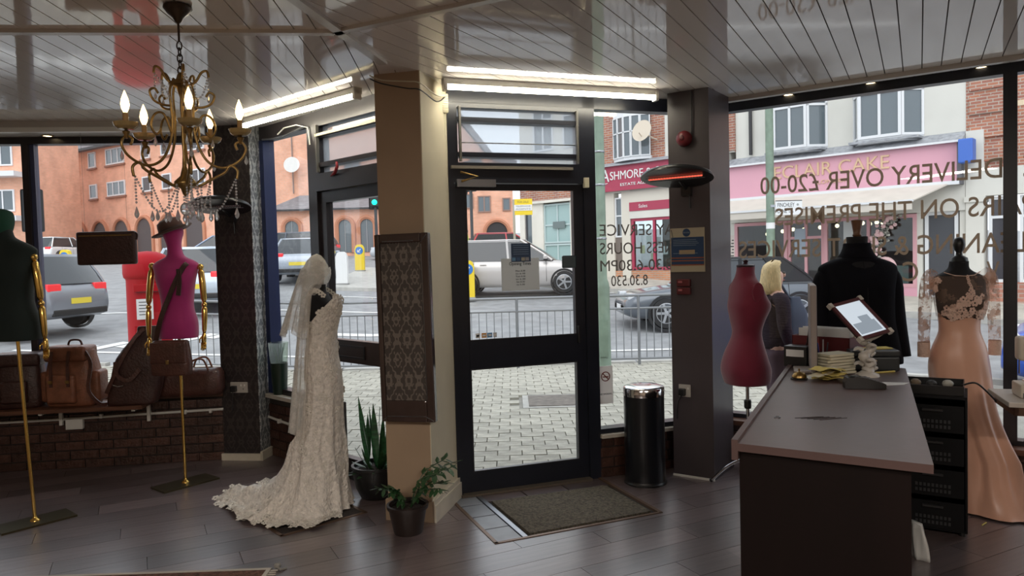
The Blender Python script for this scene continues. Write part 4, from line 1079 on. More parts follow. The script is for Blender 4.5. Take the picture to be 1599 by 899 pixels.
for k in range(5):
    a = math.radians(-60 + 72 * k)
    Rz = Matrix.Rotation(a, 4, 'Z')
    def q(P): return [tuple(Rz @ Vector((r, 0, z))) for r, z in P]
    arm = MB().tube(catmull(q([(.03, 2.42), (.05, 2.36), (.045, 2.25), (.055, 2.15), (.095, 2.065), (.16, 2.035), (.228, 2.065), (.258, 2.115), (.24, 2.15), (.215, 2.14), (.222, 2.115)]), 6), .0058, 8).build('arm', BRASS, ch, smooth=2)
    s_ = []
    s_.append(MB().tube(catmull(q([(.05, 2.18), (.08, 2.26), (.118, 2.255), (.135, 2.205), (.115, 2.17), (.095, 2.19)]), 6), .0052, 8))
    s_.append(MB().tube(catmull(q([(.045, 2.30), (.085, 2.30), (.12, 2.315), (.135, 2.35), (.115, 2.365), (.10, 2.345)]), 6), .0052, 8))
    s_.append(MB().tube(catmull(q([(.03, 2.395), (.06, 2.41), (.085, 2.45), (.108, 2.458), (.115, 2.43)]), 6), .0055, 8))
    s_.append(MB().tube(catmull(q([(.215, 1.985), (.218, 2.025), (.19, 2.045), (.165, 2.015), (.11, 1.985), (.06, 1.958), (.035, 1.965)]), 6), .0062, 8))
    for sc_ in s_: sc_.build('scroll', BRASS, arm, smooth=2)
    T = Matrix.Translation(Rz @ Vector((.237, 0, 0)))
    MB().lathe([(.006, 2.14), (.01, 2.155), (.016, 2.168), (.006, 2.175)], 14, T).build('candle_cup', BRASS, arm, smooth=1)
    MB().lathe([(.008, 2.176), (.03, 2.178), (.044, 2.188), (.05, 2.205), (.048, 2.206), (.042, 2.192), (.028, 2.183), (.008, 2.181)], 12, T).build('drip_dish', M('amber_glass', (.55, .42, .2), .1, trans=.5), arm, smooth=.5)
    MB().lathe([(.011, 2.18), (.011, 2.245), (.003, 2.247)], 12, T).build('candle', M('candle_sleeve', (.4, .25, .1), .5), arm, smooth=1)
    MB().lathe([(.007, 2.246), (.014, 2.262), (.0175, 2.28), (.014, 2.302), (.006, 2.325), (.001, 2.338)], 14, T).build('bulb', BULB, arm, smooth=3)
    e = Rz @ Vector((.237, 0, 2.115)); e2 = Rz @ Vector((.21, 0, 1.985)); c0 = Rz @ Vector((.04, 0, 1.95))
    beads([e2, e2 * 1 + Vector((0, 0, -.07)), (e2 * .95) + Vector((0, 0, -.13 - e2.z * .0))] if False else [e2, e2 + Vector((0, 0, -.12))]).build('bead_chain', CRY, ch)
    drop(e2 + Vector((0, 0, -.125)), 1.1).build('crystal_drop', CRY, ch)
    mid = (e2 + c0) / 2 + Vector((0, 0, -.11))
    beads(catmull([tuple(e2), tuple(mid + (e2 - c0) * .12), tuple(mid - (e2 - c0) * .2 + Vector((0, 0, .0))), tuple(c0)], 6)).build('bead_chain', CRY, ch)
    drop(mid + Vector((0, 0, -.01)), 1.0).build('crystal_drop', CRY, ch)
    drop(Rz @ Vector((.258, 0, 2.09)), .9).build('crystal_drop', CRY, ch)
    beads([Rz @ Vector((.258, 0, 2.105)), Rz @ Vector((.258, 0, 2.09))], .003, .008).build('bead_chain', CRY, ch)
    drop(Rz @ Vector((.12, 0, 2.16)), .9).build('crystal_drop', CRY, ch)
    t0 = Rz @ Vector((.112, 0, 2.43))
    beads([t0, t0 + Vector((0, 0, -.075))]).build('bead_chain', CRY, ch)
    beads(catmull([tuple(t0), tuple(Rz @ Vector((.08, .03, 2.36))), tuple(Rz @ Vector((.05, 0, 2.33)))], 5)).build('bead_chain', CRY, ch)
    drop(t0 + Vector((0, 0, -.08)), .7).build('crystal_drop', CRY, ch)
    R2 = Matrix.Rotation(a + math.radians(36), 4, 'Z'); i0 = R2 @ Vector((.07, 0, 1.955))
    beads([i0, i0 + Vector((0, 0, -.10))]).build('bead_chain', CRY, ch)
    drop(i0 + Vector((0, 0, -.105)), 1.1).build('crystal_drop', CRY, ch)
MB().ball((0, 0, 1.855), (.027, .027, .03), 10, 8).build('crystal_ball', CRY, ch)
beads([(0, 0, 1.912), (0, 0, 1.885)], .005, .01).build('bead_chain', CRY, ch)
drop(Vector((0, 0, 1.825)), 1.0).build('crystal_drop', CRY, ch)
# ---------------------------------------------------------------- counter and what stands on it
CT = .93
FL_, FR_, BR_, BL_ = (.778, 2.563), (1.283, 2.242), (2.18, 4.08), (1.76, 4.55)
cn = thing('shop_counter', 'long dark brown wooden shop counter with a worn top', 'counter')
CTOP = M('brown_laminate_top', (.105, .066, .062), .34, var=.10, vs=4, bump=.02, bs=20)
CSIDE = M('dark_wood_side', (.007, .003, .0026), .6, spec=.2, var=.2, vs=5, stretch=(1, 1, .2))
MB().prism([FL_, FR_, BR_, BL_], CT - .028, CT).build('worktop', CTOP, cn)
ld = Vector((.441, .897, 0)); lnrm = Vector((.897, -.441, 0))
a = Vector((*FL_, 0)); b = Vector((*BL_, 0)); 
MB().prism([tuple((a - lnrm * .022)[:2]), tuple(a[:2]), tuple(b[:2]), tuple((b - lnrm * .022)[:2])], CT - .06, CT + .012).build('edge_lip', CTOP, cn)
bi = [FL_, lerp(FL_, FR_, .9), lerp(BL_, BR_, .9), BL_]
bi = [tuple((Vector((*bi[0], 0)) + ld * .03)[:2]), tuple((Vector((*bi[1], 0)) + ld * .03)[:2]), bi[2], bi[3]]
MB().prism(bi, 0, CT - .028).build('cabinet', CSIDE, cn)
SCR = M('pale_scratch', (.02, .015, .015), .5)
def on_ct(x, y, z=0.0): return (x, y, CT + z)
m = MB()
for k in range(5):
    p = Vector((1.12 + .02 * k, 2.93 - .012 * k, CT + .0006)); m.tube([p, p + Vector((.12, .01 + .004 * k, 0))], .0011, 4)
m.build('scratches', SCR, cn, kind='stuff')
kc = thing('small_key', 'tiny dark metal clip lying on the near end of the counter', 'clip', on_ct(1.055, 2.945), .4)
MB().tube(catmull([(-.015, 0, .003), (0, .008, .003), (.015, 0, .003), (0, -.008, .003), (-.015, 0, .003)], 4), .0022, 5).build('wire', STEEL, kc)
# bell
be = thing('counter_bell', 'small dark brass call bell on the left edge of the counter', 'bell', on_ct(1.486, 3.82), 0)
MB().lathe([(.042, 0), (.043, .006), (.036, .009)], 22).build('base', BLACKP, be, smooth=.8)
MB().lathe([(.037, .011), (.036, .02), (.027, .034), (.01, .041), (.004, .042)], 22).build('dome', BRASS, be, smooth=.9)
MB().lathe([(.004, .04), (.004, .05), (.007, .052), (.003, .057)], 10).build('button', BRASS, be, smooth=1)
# monitor seen edge-on
mo = thing('till_screen', 'slim grey till screen seen edge-on on the counter', 'monitor', on_ct(1.655, 4.06), math.radians(70))
rbox((.34, .032, .47), .008, 2, (0, 0, .25)).build('case', M('warm_grey_plastic', (.26, .22, .20), .4), mo)
MB().bx(-.16, .16, -.018, -.016, .04, .47).build('screen', BLACKP, mo)
rbox((.18, .14, .016), .005, 2, (0, .03, .008)).build('foot', M('warm_grey_plastic', (.26, .22, .20), .4), mo)
MB().tube(catmull([(.17, .0, .35), (.22, .03, .1), (.26, .12, .006), (.33, .14, .006)], 6), .004).build('cable', BLACKP, mo, smooth=2)
cbb = thing('card_box', 'black card box beside the till screen on the counter', 'box', on_ct(1.655, 4.27), math.radians(-40))
rbox((.13, .10, .12), .005, 2, (0, 0, .06)).build('case', BLACKP, cbb); MB().bx(-.05, .05, -.053, -.05, .06, .10).build('label_strip', PAPER, cbb)
# papers / receipts
rr = random.Random(4)
YEL = M('yellow_paper', (.62, .50, .14), .8); CRM = M('cream_paper', (.62, .57, .42), .8)
for k in range(16):
    m = MB(); n = 5; wx, wy = rr.uniform(.08, .16), rr.uniform(.06, .09); a = rr.uniform(-.5, .5); G = []
    f1, f2 = rr.uniform(0, 6), rr.uniform(0, 6)
    for i in range(n + 1):
        for j in range(n + 1):
            x = (i / n - .5) * wx; y = (j / n - .5) * wy
            G.append((x * math.cos(a) - y * math.sin(a) + rr.uniform(-.003, .003), x * math.sin(a) + y * math.cos(a), .004 + k * .0032 + .007 * (1 + math.sin(x * 55 + f1)) * (.4 + .6 * abs(math.sin(y * 40 + f2)))))
    m.add(G, [(i * (n + 1) + j, (i + 1) * (n + 1) + j, (i + 1) * (n + 1) + j + 1, i * (n + 1) + j + 1) for i in range(n) for j in range(n)])
    yl = k % 3 != 1
    o = m.build('receipt', YEL if yl else CRM, label='crumpled %s receipt in the pile on the counter' % ('yellow' if yl else 'cream'), cat='receipt', group='receipts in the pile on the counter'); o.location = (1.64 + rr.uniform(-.07, .07), 3.80 + rr.uniform(-.06, .05), CT)
np_ = thing('note_block', 'cream block of note papers behind the receipts on the counter', 'note block', on_ct(1.74, 3.98), .35)
for k in range(7): MB().box((0, 0, .009 + k * .016), (.19 - .004 * k, .11, .012), rr.uniform(-.12, .12)).build('sheet_bundle', CRM, np_)
sp_ = thing('paper_sheet', 'white sheet of paper under the card reader', 'paper', on_ct(1.80, 3.62), .15)
MB().prism([(-.14, -.02), (.10, -.05), (.16, -.01), (-.05, .10)], .0, .0012).build('sheet', PAPER, sp_)
ps2 = thing('paper_sheet', 'white sheet of paper beside the brass bell on the counter', 'paper', on_ct(1.57, 3.87), .2)
MB().prism([(-.10, -.045), (.09, -.05), (.10, .05), (-.09, .04)], 0, .0012).build('sheet', PAPER, ps2)
cr = thing('card_reader', 'black handheld card reader lying on the counter', 'card reader', on_ct(1.69, 3.53, .002), math.radians(-12))
m = MB(); m.loft([[(x, -w_ / 2, 0), (x, w_ / 2, 0), (x, w_ / 2 * .9, h_), (x, -w_ / 2 * .9, h_)] for x, w_, h_ in ((-.095, .065, .03), (-.085, .072, .05), (-.04, .074, .058), (.02, .072, .045), (.075, .068, .026), (.088, .06, .02))])
m.build('body', BLACKP, cr, smooth=.6)
kp = MB()
for i in range(4):
    for j in range(3): kp.box((.005 + i * .016, -.02 + j * .02, .049 - i * .0055), (.011, .014, .006))
kp.build('keypad', M('grey_keys', (.12, .12, .13), .5), cr)
MB().box((-.05, 0, .0585), (.05, .05, .003)).build('display', M('dark_screen', (.02, .03, .03), .1), cr)
# red box, pens, cash box
rb = thing('document_box', 'dark red box of papers behind the till screen', 'box', on_ct(1.86, 4.33), math.radians(-48))
m = MB(); m.bx(-.17, .17, -.11, -.105, 0, .17); m.bx(-.17, .17, .105, .11, 0, .17); m.bx(-.17, -.165, -.11, .11, 0, .17); m.bx(.165, .17, -.11, .11, 0, .17); m.bx(-.17, .17, -.11, .11, 0, .006)
m.build('case', M('dark_red_board', (.12, .012, .014), .5), rb)
for k in range(4):
    o = MB().box((0, 0, .105), (.30, .004, .2)).build('paper_sheaf', PAPER, label='%s white sheaf of papers standing in the dark red box' % ('frontmost', 'second', 'third', 'rearmost')[k], cat='papers', group='papers in the red box'); o.location = rb.matrix_basis @ Vector((0, -.06 + .035 * k, .008)); o.rotation_euler = (rr.uniform(-.08, .08), rr.uniform(-.04, .04), rb.rotation_euler.z)
pc = thing('pen_pot', 'dark pot of pens on the counter', 'pen pot', on_ct(1.74, 4.13), 0)
MB().lathe([(.036, 0), (.038, .095), (.036, .095), (.034, .006)], 18).build('pot', BLACKP, pc, smooth=1)
for k, c in enumerate(((.02, .02, .03), (.5, .5, .5), (.25, .03, .03), (.03, .05, .2))):
    a = k * 1.1; MB().tube([(.012 * math.cos(a), .012 * math.sin(a), .01), (.03 * math.cos(a), .03 * math.sin(a), .15 + .015 * (k % 3))], .004, 6).build('pen', M('pen_%d' % k, c, .4), None, None, loc=on_ct(1.74, 4.13), label='slim %s pen standing in the dark pen pot' % ('black', 'white', 'red', 'blue')[k], cat='pen', group='pens in the pen pot')
cb = thing('cash_box', 'dark grey metal cash box with a lock on the counter', 'cash box', on_ct(2.00, 4.10), math.radians(-48) + PI * 0 + .62)
rbox((.25, .16, .075), .008, 2, (0, 0, .0375)).build('body', M('dark_grey_metal', (.03, .034, .036), .4, .3), cb)
rbox((.254, .164, .035), .008, 2, (0, 0, .094)).build('lid', M('dark_grey_metal', (.03, .034, .036), .4, .3), cb)
MB().lathe([(.009, 0), (.009, .006), (.003, .007)], 12, Matrix.Translation((0, -.08, .055)) @ Ry).build('lock', CHROME, cb)
yb = thing('yellow_card', 'yellow sheet lying on top of the cash box', 'paper', (2.03, 4.11, CT + .112), .2); MB().prism([(-.08, -.04), (.07, -.05), (.09, .03), (-.06, .05)], 0, .004).build('sheet', YEL, yb)
yp = thing('pencil', 'yellow pencil lying in front of the cash box', 'pencil', on_ct(1.99, 3.945), math.radians(14)); MB().tube([(-.08, 0, .005), (.07, 0, .005)], .005, 6).build('shaft', YEL, yp); MB().tube([(.07, 0, .005), (.088, 0, .005)], [.005, .001], 6).build('point', INK, yp)
# ornate stand with tablet
st = thing('tablet_stand', 'white twisted ornamental stand holding the tablet', 'stand', on_ct(1.86, 3.86), 0)
WST = M('white_ceramic', (.55, .52, .47), .35, var=.1)
m = MB(); m.lathe([(.06, 0), (.058, .012), (.04, .02), (.028, .03)], 14)
m.tube(catmull([(0, 0, .02), (.02, 0, .06), (-.022, -.01, .10), (.02, .0, .145), (-.015, 0, .185), (-.03, .0, .22)], 6), [.03 - .0004 * i + .007 * math.sin(i * 1.1) for i in range(31)], 8)
m.build('twisted_column', WST, st, smooth=1.2)
m = MB()
for k in range(8):
    z = .03 + k * .026; a = k * 2.2
    m.tube(catmull([(.015 * math.cos(a), .015 * math.sin(a), z), (.045 * math.cos(a), .045 * math.sin(a), z + .012), (.065 * math.cos(a + .4), .055 * math.sin(a + .4), z + .004)], 3), [.014, .013, .012, .011, .01, .008, .004], 6)
m.build('leaf_scrolls', WST, st, smooth=1.2)
m = MB(); m.tube(catmull([(-.075, -.02, .225), (-.05, -.03, .215), (.0, -.02, .205), (.06, -.01, .225), (.08, -.01, .24)], 4), [.012, .016, .018, .018, .018, .02, .02, .02, .02, .018, .018, .017, .016, .016, .014, .01, .008], 8)
m.build('cradle', WST, st, smooth=1.2)
A3 = Vector((.180, .06, .033)); B3 = Vector((.10, -.12, -.165)); N3 = A3.cross(B3).normalized()
if N3.y > 0: N3 = -N3
tb = thing('tablet', 'tablet in a maroon frame tilted on the white ornate stand', 'tablet', (1.825, 3.86, 1.235), 0)
def slab(m, a0, a1, b0, b1, n0, n1):
    vs = [A3 * a + B3 * b + N3 * n for n in (n0, n1) for a, b in ((a0, b0), (a1, b0), (a1, b1), (a0, b1))]
    m.add(vs, [(0, 1, 2, 3), (4, 5, 6, 7), (0, 1, 5, 4), (1, 2, 6, 5), (2, 3, 7, 6), (3, 0, 4, 7)]); return m
slab(MB(), -.52, .52, -.52, .52, -.012, .0).build('back', BLACKP, tb)
MRN = M('maroon_frame', (.10, .03, .035), .3)
m = MB(); slab(m, -.53, -.43, -.53, .53, -.002, .008); slab(m, .43, .53, -.53, .53, -.002, .008); slab(m, -.43, .43, -.53, -.45, -.002, .008); slab(m, -.43, .43, .45, .53, -.002, .008)
m.build('frame', MRN, tb)
scn = slab(MB(), -.43, .43, -.45, .45, 0, .003).build('screen', M('screen_reflected_glow', (.3, .34, .38), .1, emit=.42, ecol=(.80, .90, 1.0)), tb)  # glow stands in for the bright sky reflected in the glass
SCD = M('screen_reflected_dark', (.10, .12, .14), .1, emit=.22, ecol=(.7, .82, .95))  # dimmer patches imitate dark shapes in that reflection
for (a0, a1, b0, b1) in ((-.36, .36, .10, .40), (-.05, .28, -.06, .10)): slab(MB(), a0, a1, b0, b1, .003, .004).build('reflected_shape', SCD, scn)
for s1, s2 in ((-1, -1), (-1, 1), (1, -1), (1, 1)):
    m = MB(); slab(m, min(.46 * s1, .56 * s1), max(.46 * s1, .56 * s1), min(.44 * s2, .56 * s2), max(.44 * s2, .56 * s2), -.015, .012); m.build('corner_clip', WST, tb)

# ---------------------------------------------------------------- jacket, forms, dresses
WOOD = M('turned_wood', (.16, .075, .035), .45, var=.25, vs=12)
jk = thing('suit_jacket_form', 'male display form with a wooden neck inside the black jacket', 'mannequin', (2.225, 4.74, 0), 0)
JB = [(.0, .17, .115, 0, 0), (.12, .16, .11, 0, 0), (.3, .165, .115, 0, 0), (.48, .19, .12, 0, 0), (.58, .19, .09, 0, 0), (.63, .12, .07, 0, 0), (.67, .065, .06, 0, 0), (.76, .062, .06, 0, 0)]
torso(.92, 1.0, JB).build('torso', BLACKF, jk, smooth=3.2)
MB().lathe([(.022, 1.68), (.028, 1.69), (.022, 1.70), (.026, 1.73), (.036, 1.785), (.03, 1.79), (.003, 1.79)], 16).build('neck_cap', WOOD, jk, smooth=1)
MB().tube([(0, 0, .02), (0, 0, .93)], .017).build('pole', STEEL, jk); MB().lathe([(.15, 0), (.15, .012), (.03, .025)], 26).build('base', BLACKP, jk, smooth=.8)
ja = thing('suit_jacket', 'black suit jacket seen from behind standing past the counter', 'jacket', (2.225, 4.74, 0), 0)
SUIT = M('black_wool', (.005, .005, .008), .9, spec=.15, bump=.15, bs=250)
jp = [(.865, .262, .150, .01, 0), (.90, .262, .152, .01, 0), (1.0, .248, .148, .005, 0), (1.12, .228, .140, 0, 0), (1.22, .222, .138, 0, 0), (1.34, .225, .140, 0, 0), (1.42, .24, .125, 0, 0), (1.475, .247, .10, 0, 0), (1.505, .225, .085, 0, 0), (1.53, .165, .08, 0, 0), (1.55, .115, .078, 0, .005), (1.585, .085, .075, 0, .005)]
m = MB(); m.loft(rings_from(catmull(jp, 4), 36, 2.6)); m.build('body', SUIT, ja, smooth=3.2)
for s_ in (-1, 1):
    m = MB(); m.tube(catmull([(s_ * .185, 0, 1.45), (s_ * .212, 0, 1.40), (s_ * .228, .01, 1.28), (s_ * .245, .0, 1.1), (s_ * .262, -.03, .90)], 5), [.03, .05, .058, .062, .065, .067, .069, .070, .072, .071, .07, .069, .068, .067, .066, .065, .064, .063, .062, .061, .06], 16)
    sl_ = m.build('sleeve', SUIT, ja, smooth=2)
m = MB(); m.loft(rings_from(catmull([(1.545, .125, .086, 0, .003), (1.575, .10, .084, 0, .003), (1.61, .084, .080, 0, .003), (1.635, .08, .078, 0, .002), (1.637, .07, .068, 0, .002), (1.60, .07, .068, 0, .002)], 3), 28, 2.2), True, False); m.build('collar', SUIT, ja, smooth=2)
MB().tube([(0.002, -.151, .87), (0, -.142, 1.2), (0, -.14, 1.35), (0, -.085, 1.52)], .0022, 4).build('back_seam', M('black_thread', (.003, .003, .004), .9), ja)
for s_ in (-1, 1):
    lp = MB().prism([(s_ * .03, 1.55), (s_ * .13, 1.42), (s_ * .09, 1.36), (s_ * .005, 1.22)], 0, .008); lp.v = [(x, .133 + z * 1, y) for x, y, z in lp.v]; lp.build('lapel', SUIT, ja)
# burgundy form
bu = thing('dressmaker_form', 'burgundy dressmaker form on a chrome stand by the dark plum pillar', 'mannequin', (1.565, 4.92, 0), math.radians(105))
BURG = M('burgundy_velvet', (.17, .006, .028), .8, sheen=.45, var=.05)
BF = [(0, .145, .135, 0, .005), (.02, .156, .145, 0, .005), (.10, .168, .155, 0, .012), (.20, .150, .128, 0, .015), (.33, .108, .088, 0, 0), (.42, .124, .10, 0, -.005), (.52, .146, .132, 0, -.02), (.58, .15, .108, 0, -.012), (.64, .145, .085, 0, 0), (.685, .115, .07, 0, .005), (.72, .075, .063, 0, .006), (.75, .062, .058, 0, .004), (.79, .058, .056, 0, 0)]
torso(.72, .99, BF).build('torso', BURG, bu, smooth=3.2)
MB().lathe([(.058, 1.50), (.06, 1.512), (.05, 1.518), (.02, 1.52), (.012, 1.53), (.018, 1.54), (.012, 1.55), (.003, 1.551)], 20).build('neck_cap', M('dark_maroon_plastic', (.03, .006, .01), .4), bu, smooth=.9)
for s_ in (-1, 1):
    MB().lathe([(.055, 0), (.052, .008), (.03, .012), (.003, .013)], 18, Matrix.Translation((s_ * .138, .002, 1.335)) @ Matrix.Rotation(s_ * PI / 2, 4, 'Y') @ Matrix.Diagonal((1.25, .8, 1, 1))).build('arm_plate', BURG, bu, smooth=.9)
MB().tube([(.0, -.09, .95), (0, -.155, .80)], .003).build('adjuster_slot', BLACKP, bu)
MB().tube([(0, 0, .10), (0, 0, .74)], .012).build('pole', CHROME, bu, smooth=1)
MB().lathe([(.02, .55), (.024, .56), (.024, .60), (.02, .61)], 14).build('height_collar', BLACKP, bu)
for k in range(3):
    a = 2 * PI * k / 3 + .6
    lg = MB().tube(catmull([(0, 0, .22), (.14 * math.cos(a), .14 * math.sin(a), .14), (.27 * math.cos(a), .27 * math.sin(a), .014)], 5), .010, 8).build('leg', CHROME, bu, smooth=1)
    MB().ball((.272 * math.cos(a), .272 * math.sin(a), .014), .014, 8, 6).build('foot', BLACKP, lg)
# peach gown
PX, PY = 2.735, 4.50
pf = thing('dress_form', 'black dress form with a round knob wearing the peach gown', 'mannequin', (PX, PY, 0), 0)
torso(.76, .98, FEM[:-1] + [(.765, .056, .053, 0, .0)], .92, .95).build('torso', BLACKF, pf, smooth=3.2)
MB().lathe([(.05, 1.50), (.046, 1.53), (.02, 1.545), (.017, 1.565), (.026, 1.58), (.034, 1.61), (.03, 1.64), (.015, 1.655), (.003, 1.657)], 20).build('neck_knob', BLACKP, pf, smooth=1)
MB().tube([(0, 0, .03), (0, 0, .78)], .016).build('pole', STEEL, pf); MB().lathe([(.16, 0), (.16, .01), (.03, .03)], 24).build('base', BLACKP, pf, smooth=.8)
pg = thing('peach_gown', 'peach gown with sheer lace back and long sleeves trailing on the floor', 'dress', (PX, PY, 0), 0)
SATIN = M('peach_satin', (.72, .40, .28), .36, sheen=.2, var=.06, vs=5)
SHEER = sheer_mat('peach_tulle', (.58, .36, .26), .22, lace=.62, lscale=13)
SHEERB = sheer_mat('peach_net', (.50, .34, .26), .30, lace=.18, lscale=9)
LACEP = M('peach_lace', (.78, .55, .45), .7, bump=.6, bs=90)
# bodice (sheer net over the form)
BP = [(z * .98 + .76, a * .92 * 1.04 + .004, b * .95 * 1.05 + .004, cx, cy) for z, a, b, cx, cy in FEM if .38 < z < .69]
m = MB(); m.loft(rings_from(catmull(BP, 4), 36), True, False); m.build('bodice_net', SHEERB, pg, smooth=3.2)
lev = [(1.225, .122, .098, 0, 0), (1.17, .120, .096, 0, 0), (1.08, .118, .095, 0, 0), (.99, .150, .122, 0, .004), (.92, .166, .138, .0, .008), (.84, .174, .146, .005, .01), (.72, .172, .15, .015, .0), (.58, .168, .155, .04, -.01), (.44, .175, .165, .075, -.02), (.30, .195, .18, .115, -.03)]
R_ = []; N = 96
for (z, a, b, cx, cy) in catmull(lev, 4):
    am = .11 * max(0, (.95 - z)) ** 1.1
    R_.append([(cx + a * (1 + am * 2 * fold(t, 1)) * math.cos(t), cy + b * (1 + am * 2 * fold(t, 1)) * math.sin(t), z) for t in [2 * PI * i / N for i in range(N)]])
last = R_[-1]
TR2 = [(0, .62), (25, .5), (60, .3), (90, .26), (180, .22), (230, .24), (270, .3), (300, .36), (330, .52), (345, .62), (360, .62)]
def trr2(deg):
    deg %= 360
    for (a, r), (b, s_) in zip(TR2[:-1], TR2[1:]):
        if a <= deg <= b: t = (deg - a) / (b - a); t = t * t * (3 - 2 * t); return r + (s_ - r) * t
    return .2
for k in range(1, 15):
    q = k / 14; ring = []
    for i in range(N):
        t = 2 * PI * i / N; rt = trr2(math.degrees(t)) * (1 + .04 * fold(t, 3)); w_ = q ** 1.4
        x1, y1 = .10 + rt * .8 * math.cos(t), -.03 + rt * math.sin(t)
        z = .30 * (1 - q) ** (1.2 + max(0, rt - .25) * 2.2) + .012 + max(0, rt - .3) * .10 * max(0, q - .3) * (1.1 - q) * (1 + math.sin(15 * t + 7 * q) + .7 * math.sin(27 * t - 9 * q))
        ring.append((last[i][0] + (x1 - last[i][0]) * w_, last[i][1] + (y1 - last[i][1]) * w_, max(.008, z)))
    R_.append(ring)
m = MB(); m.loft(R_, True, False); m.build('skirt', SATIN, pg, smooth=3.2)
for s_ in (-1, 1):
    m = MB(); m.tube(catmull([(s_ * .145, 0, 1.435), (s_ * .185, 0, 1.40), (s_ * .205, 0, 1.28), (s_ * .215, 0, 1.12), (s_ * .218, 0, .93)], 5), [.035, .042, .046, .046, .045, .044, .043, .042, .041, .04, .039, .038, .037, .036, .035, .034, .033, .033, .032, .032, .032], 16, cap=False)
    sl_ = m.build('sleeve', SHEER, pg, smooth=2)
    m = MB()
    for k in range(14): flower(m, Vector((s_ * (.15 + .05 * rr.random()), rr.uniform(-.05, .0), rr.uniform(1.32, 1.405))), (s_ * .5, -1, .2), .015)
    m.build('shoulder_lace', LACEP, sl_, kind='stuff')
    MB().tube([(s_ * .218, 0, 1.02), (s_ * .218, 0, .93)], .035, 16, cap=False).build('lace_cuff', LACEP, sl_)
BPS = catmull(BP, 6)
def netr(z):
    q = min(BPS, key=lambda p: abs(p[0] - z)); return (q[1], q[2] - q[4])
m = MB()
for k in range(90):
    t = -PI / 2 + rr.uniform(-1.15, 1.15); u = (t + PI / 2)
    zz = rr.uniform(1.17, 1.22 + .12 * math.exp(-(u * 2.2) ** 2) + .02)
    na, nb = netr(zz); flower(m, Vector(((na + .004) * math.cos(t), (nb + .004) * math.sin(t), zz)), (math.cos(t), math.sin(t), 0), rr.uniform(.012, .022))
for k in range(10): flower(m, Vector((rr.uniform(-.006, .006), -netr(1.31 + .012 * k)[1] - .005, 1.31 + .012 * k)), (0, -1, .1), .010)
m.build('back_lace', LACEP, pg, kind='stuff')
MB().tube([(-.11, -.03, 1.445), (-.06, -.055, 1.425), (0, -.062, 1.42), (.06, -.055, 1.425), (.11, -.03, 1.445)], .003, 6).build('neck_edge', LACEP, pg)
# drawer tower
dt = thing('drawer_tower', 'black drawer tower with perforated drawers behind the counter', 'drawers', (2.405, 4.20, 0), math.radians(-32))
m = MB(); m.bx(-.165, -.155, -.15, .17, .02, .77); m.bx(.155, .165, -.15, .17, .02, .77); m.bx(-.165, .165, -.15, .17, .76, .775); m.bx(-.165, .165, .16, .17, .02, .77); m.bx(-.165, .165, -.15, .17, .02, .03)
MTB = M('matte_black', (.006, .006, .007), .6, spec=.2)
m.build('carcass', MTB, dt)
for k in range(4):
    z = .035 + k * .18
    d_ = MB(); d_.bx(-.15, .15, -.165, -.155, z, z + .15); d_.bx(-.15, .15, -.155, .15, z, z + .006); d_.bx(-.15, -.146, -.155, .15, z, z + .12); d_.bx(.146, .15, -.155, .15, z, z + .12)
    o = d_.build('drawer', MTB, dt)
    g = MB()
    for i in range(9):
        for j in range(2): g.box((-.08 + i * .02, -.166, z + .03 + j * .03), (.012, .003, .018))
    g.build('perforations', M('slot_grey', (.03, .031, .033), .5), o)
    MB().box((0, -.175, z + .125), (.10, .02, .012)).build('handle', M('satin_black', (.03, .03, .032), .3), o)
    if k in (2, 1):
        m = MB(); m.ball((.02, -.06, z + .045), (.1, .07, .035), 10, 6); m.build('plastic_bag', M('clear_bag', (.4, .42, .44), .2, trans=.4), None, 3, loc=(2.405, 4.20, 0), rz=math.radians(-32), label='clear plastic bag lying in the %s drawer of the drawer tower' % ('third' if k == 1 else 'second'), cat='plastic bag')
for x in (-.14, .14):
    for y in (-.13, .15): MB().lathe([(.016, 0), (.016, .02)], 10, Matrix.Translation((x, y, 0))).build('foot', BLACKP, dt)
tr = thing('wire_tray', 'black tray of odds and ends on top of the drawer tower', 'tray', (2.405, 4.20, .775), math.radians(-32))
m = MB(); m.bx(-.15, .15, -.14, .15, 0, .006); m.bx(-.15, .15, -.14, -.135, 0, .055); m.bx(-.15, .15, .145, .15, 0, .055); m.bx(-.15, -.145, -.14, .15, 0, .055); m.bx(.145, .15, -.14, .15, 0, .055); m.build('tray', BLACKP, tr)
for k in range(3): MB().ball((-.09 + .08 * k, rr.uniform(-.05, .05), .05), (.03, .035, .022), 9, 6).build('rolled_tape', M('tape_%d' % (k % 3), ((.2, .15, .1), (.03, .03, .03), (.4, .38, .33))[k % 3], .6), None, 3, loc=(2.405, 4.20, .775), rz=math.radians(-32), label='%s bundle of tape in the tray on the drawer tower' % ('brown', 'black', 'cream')[k % 3], cat='tape', group='tape bundles in the tray')
MB().tube(catmull([(.14, -.05, .05), (.2, -.06, .07), (.25, -.05, .03), (.3, -.04, -.03)], 5), .005).build('cable', BLACKP, tr, smooth=2)
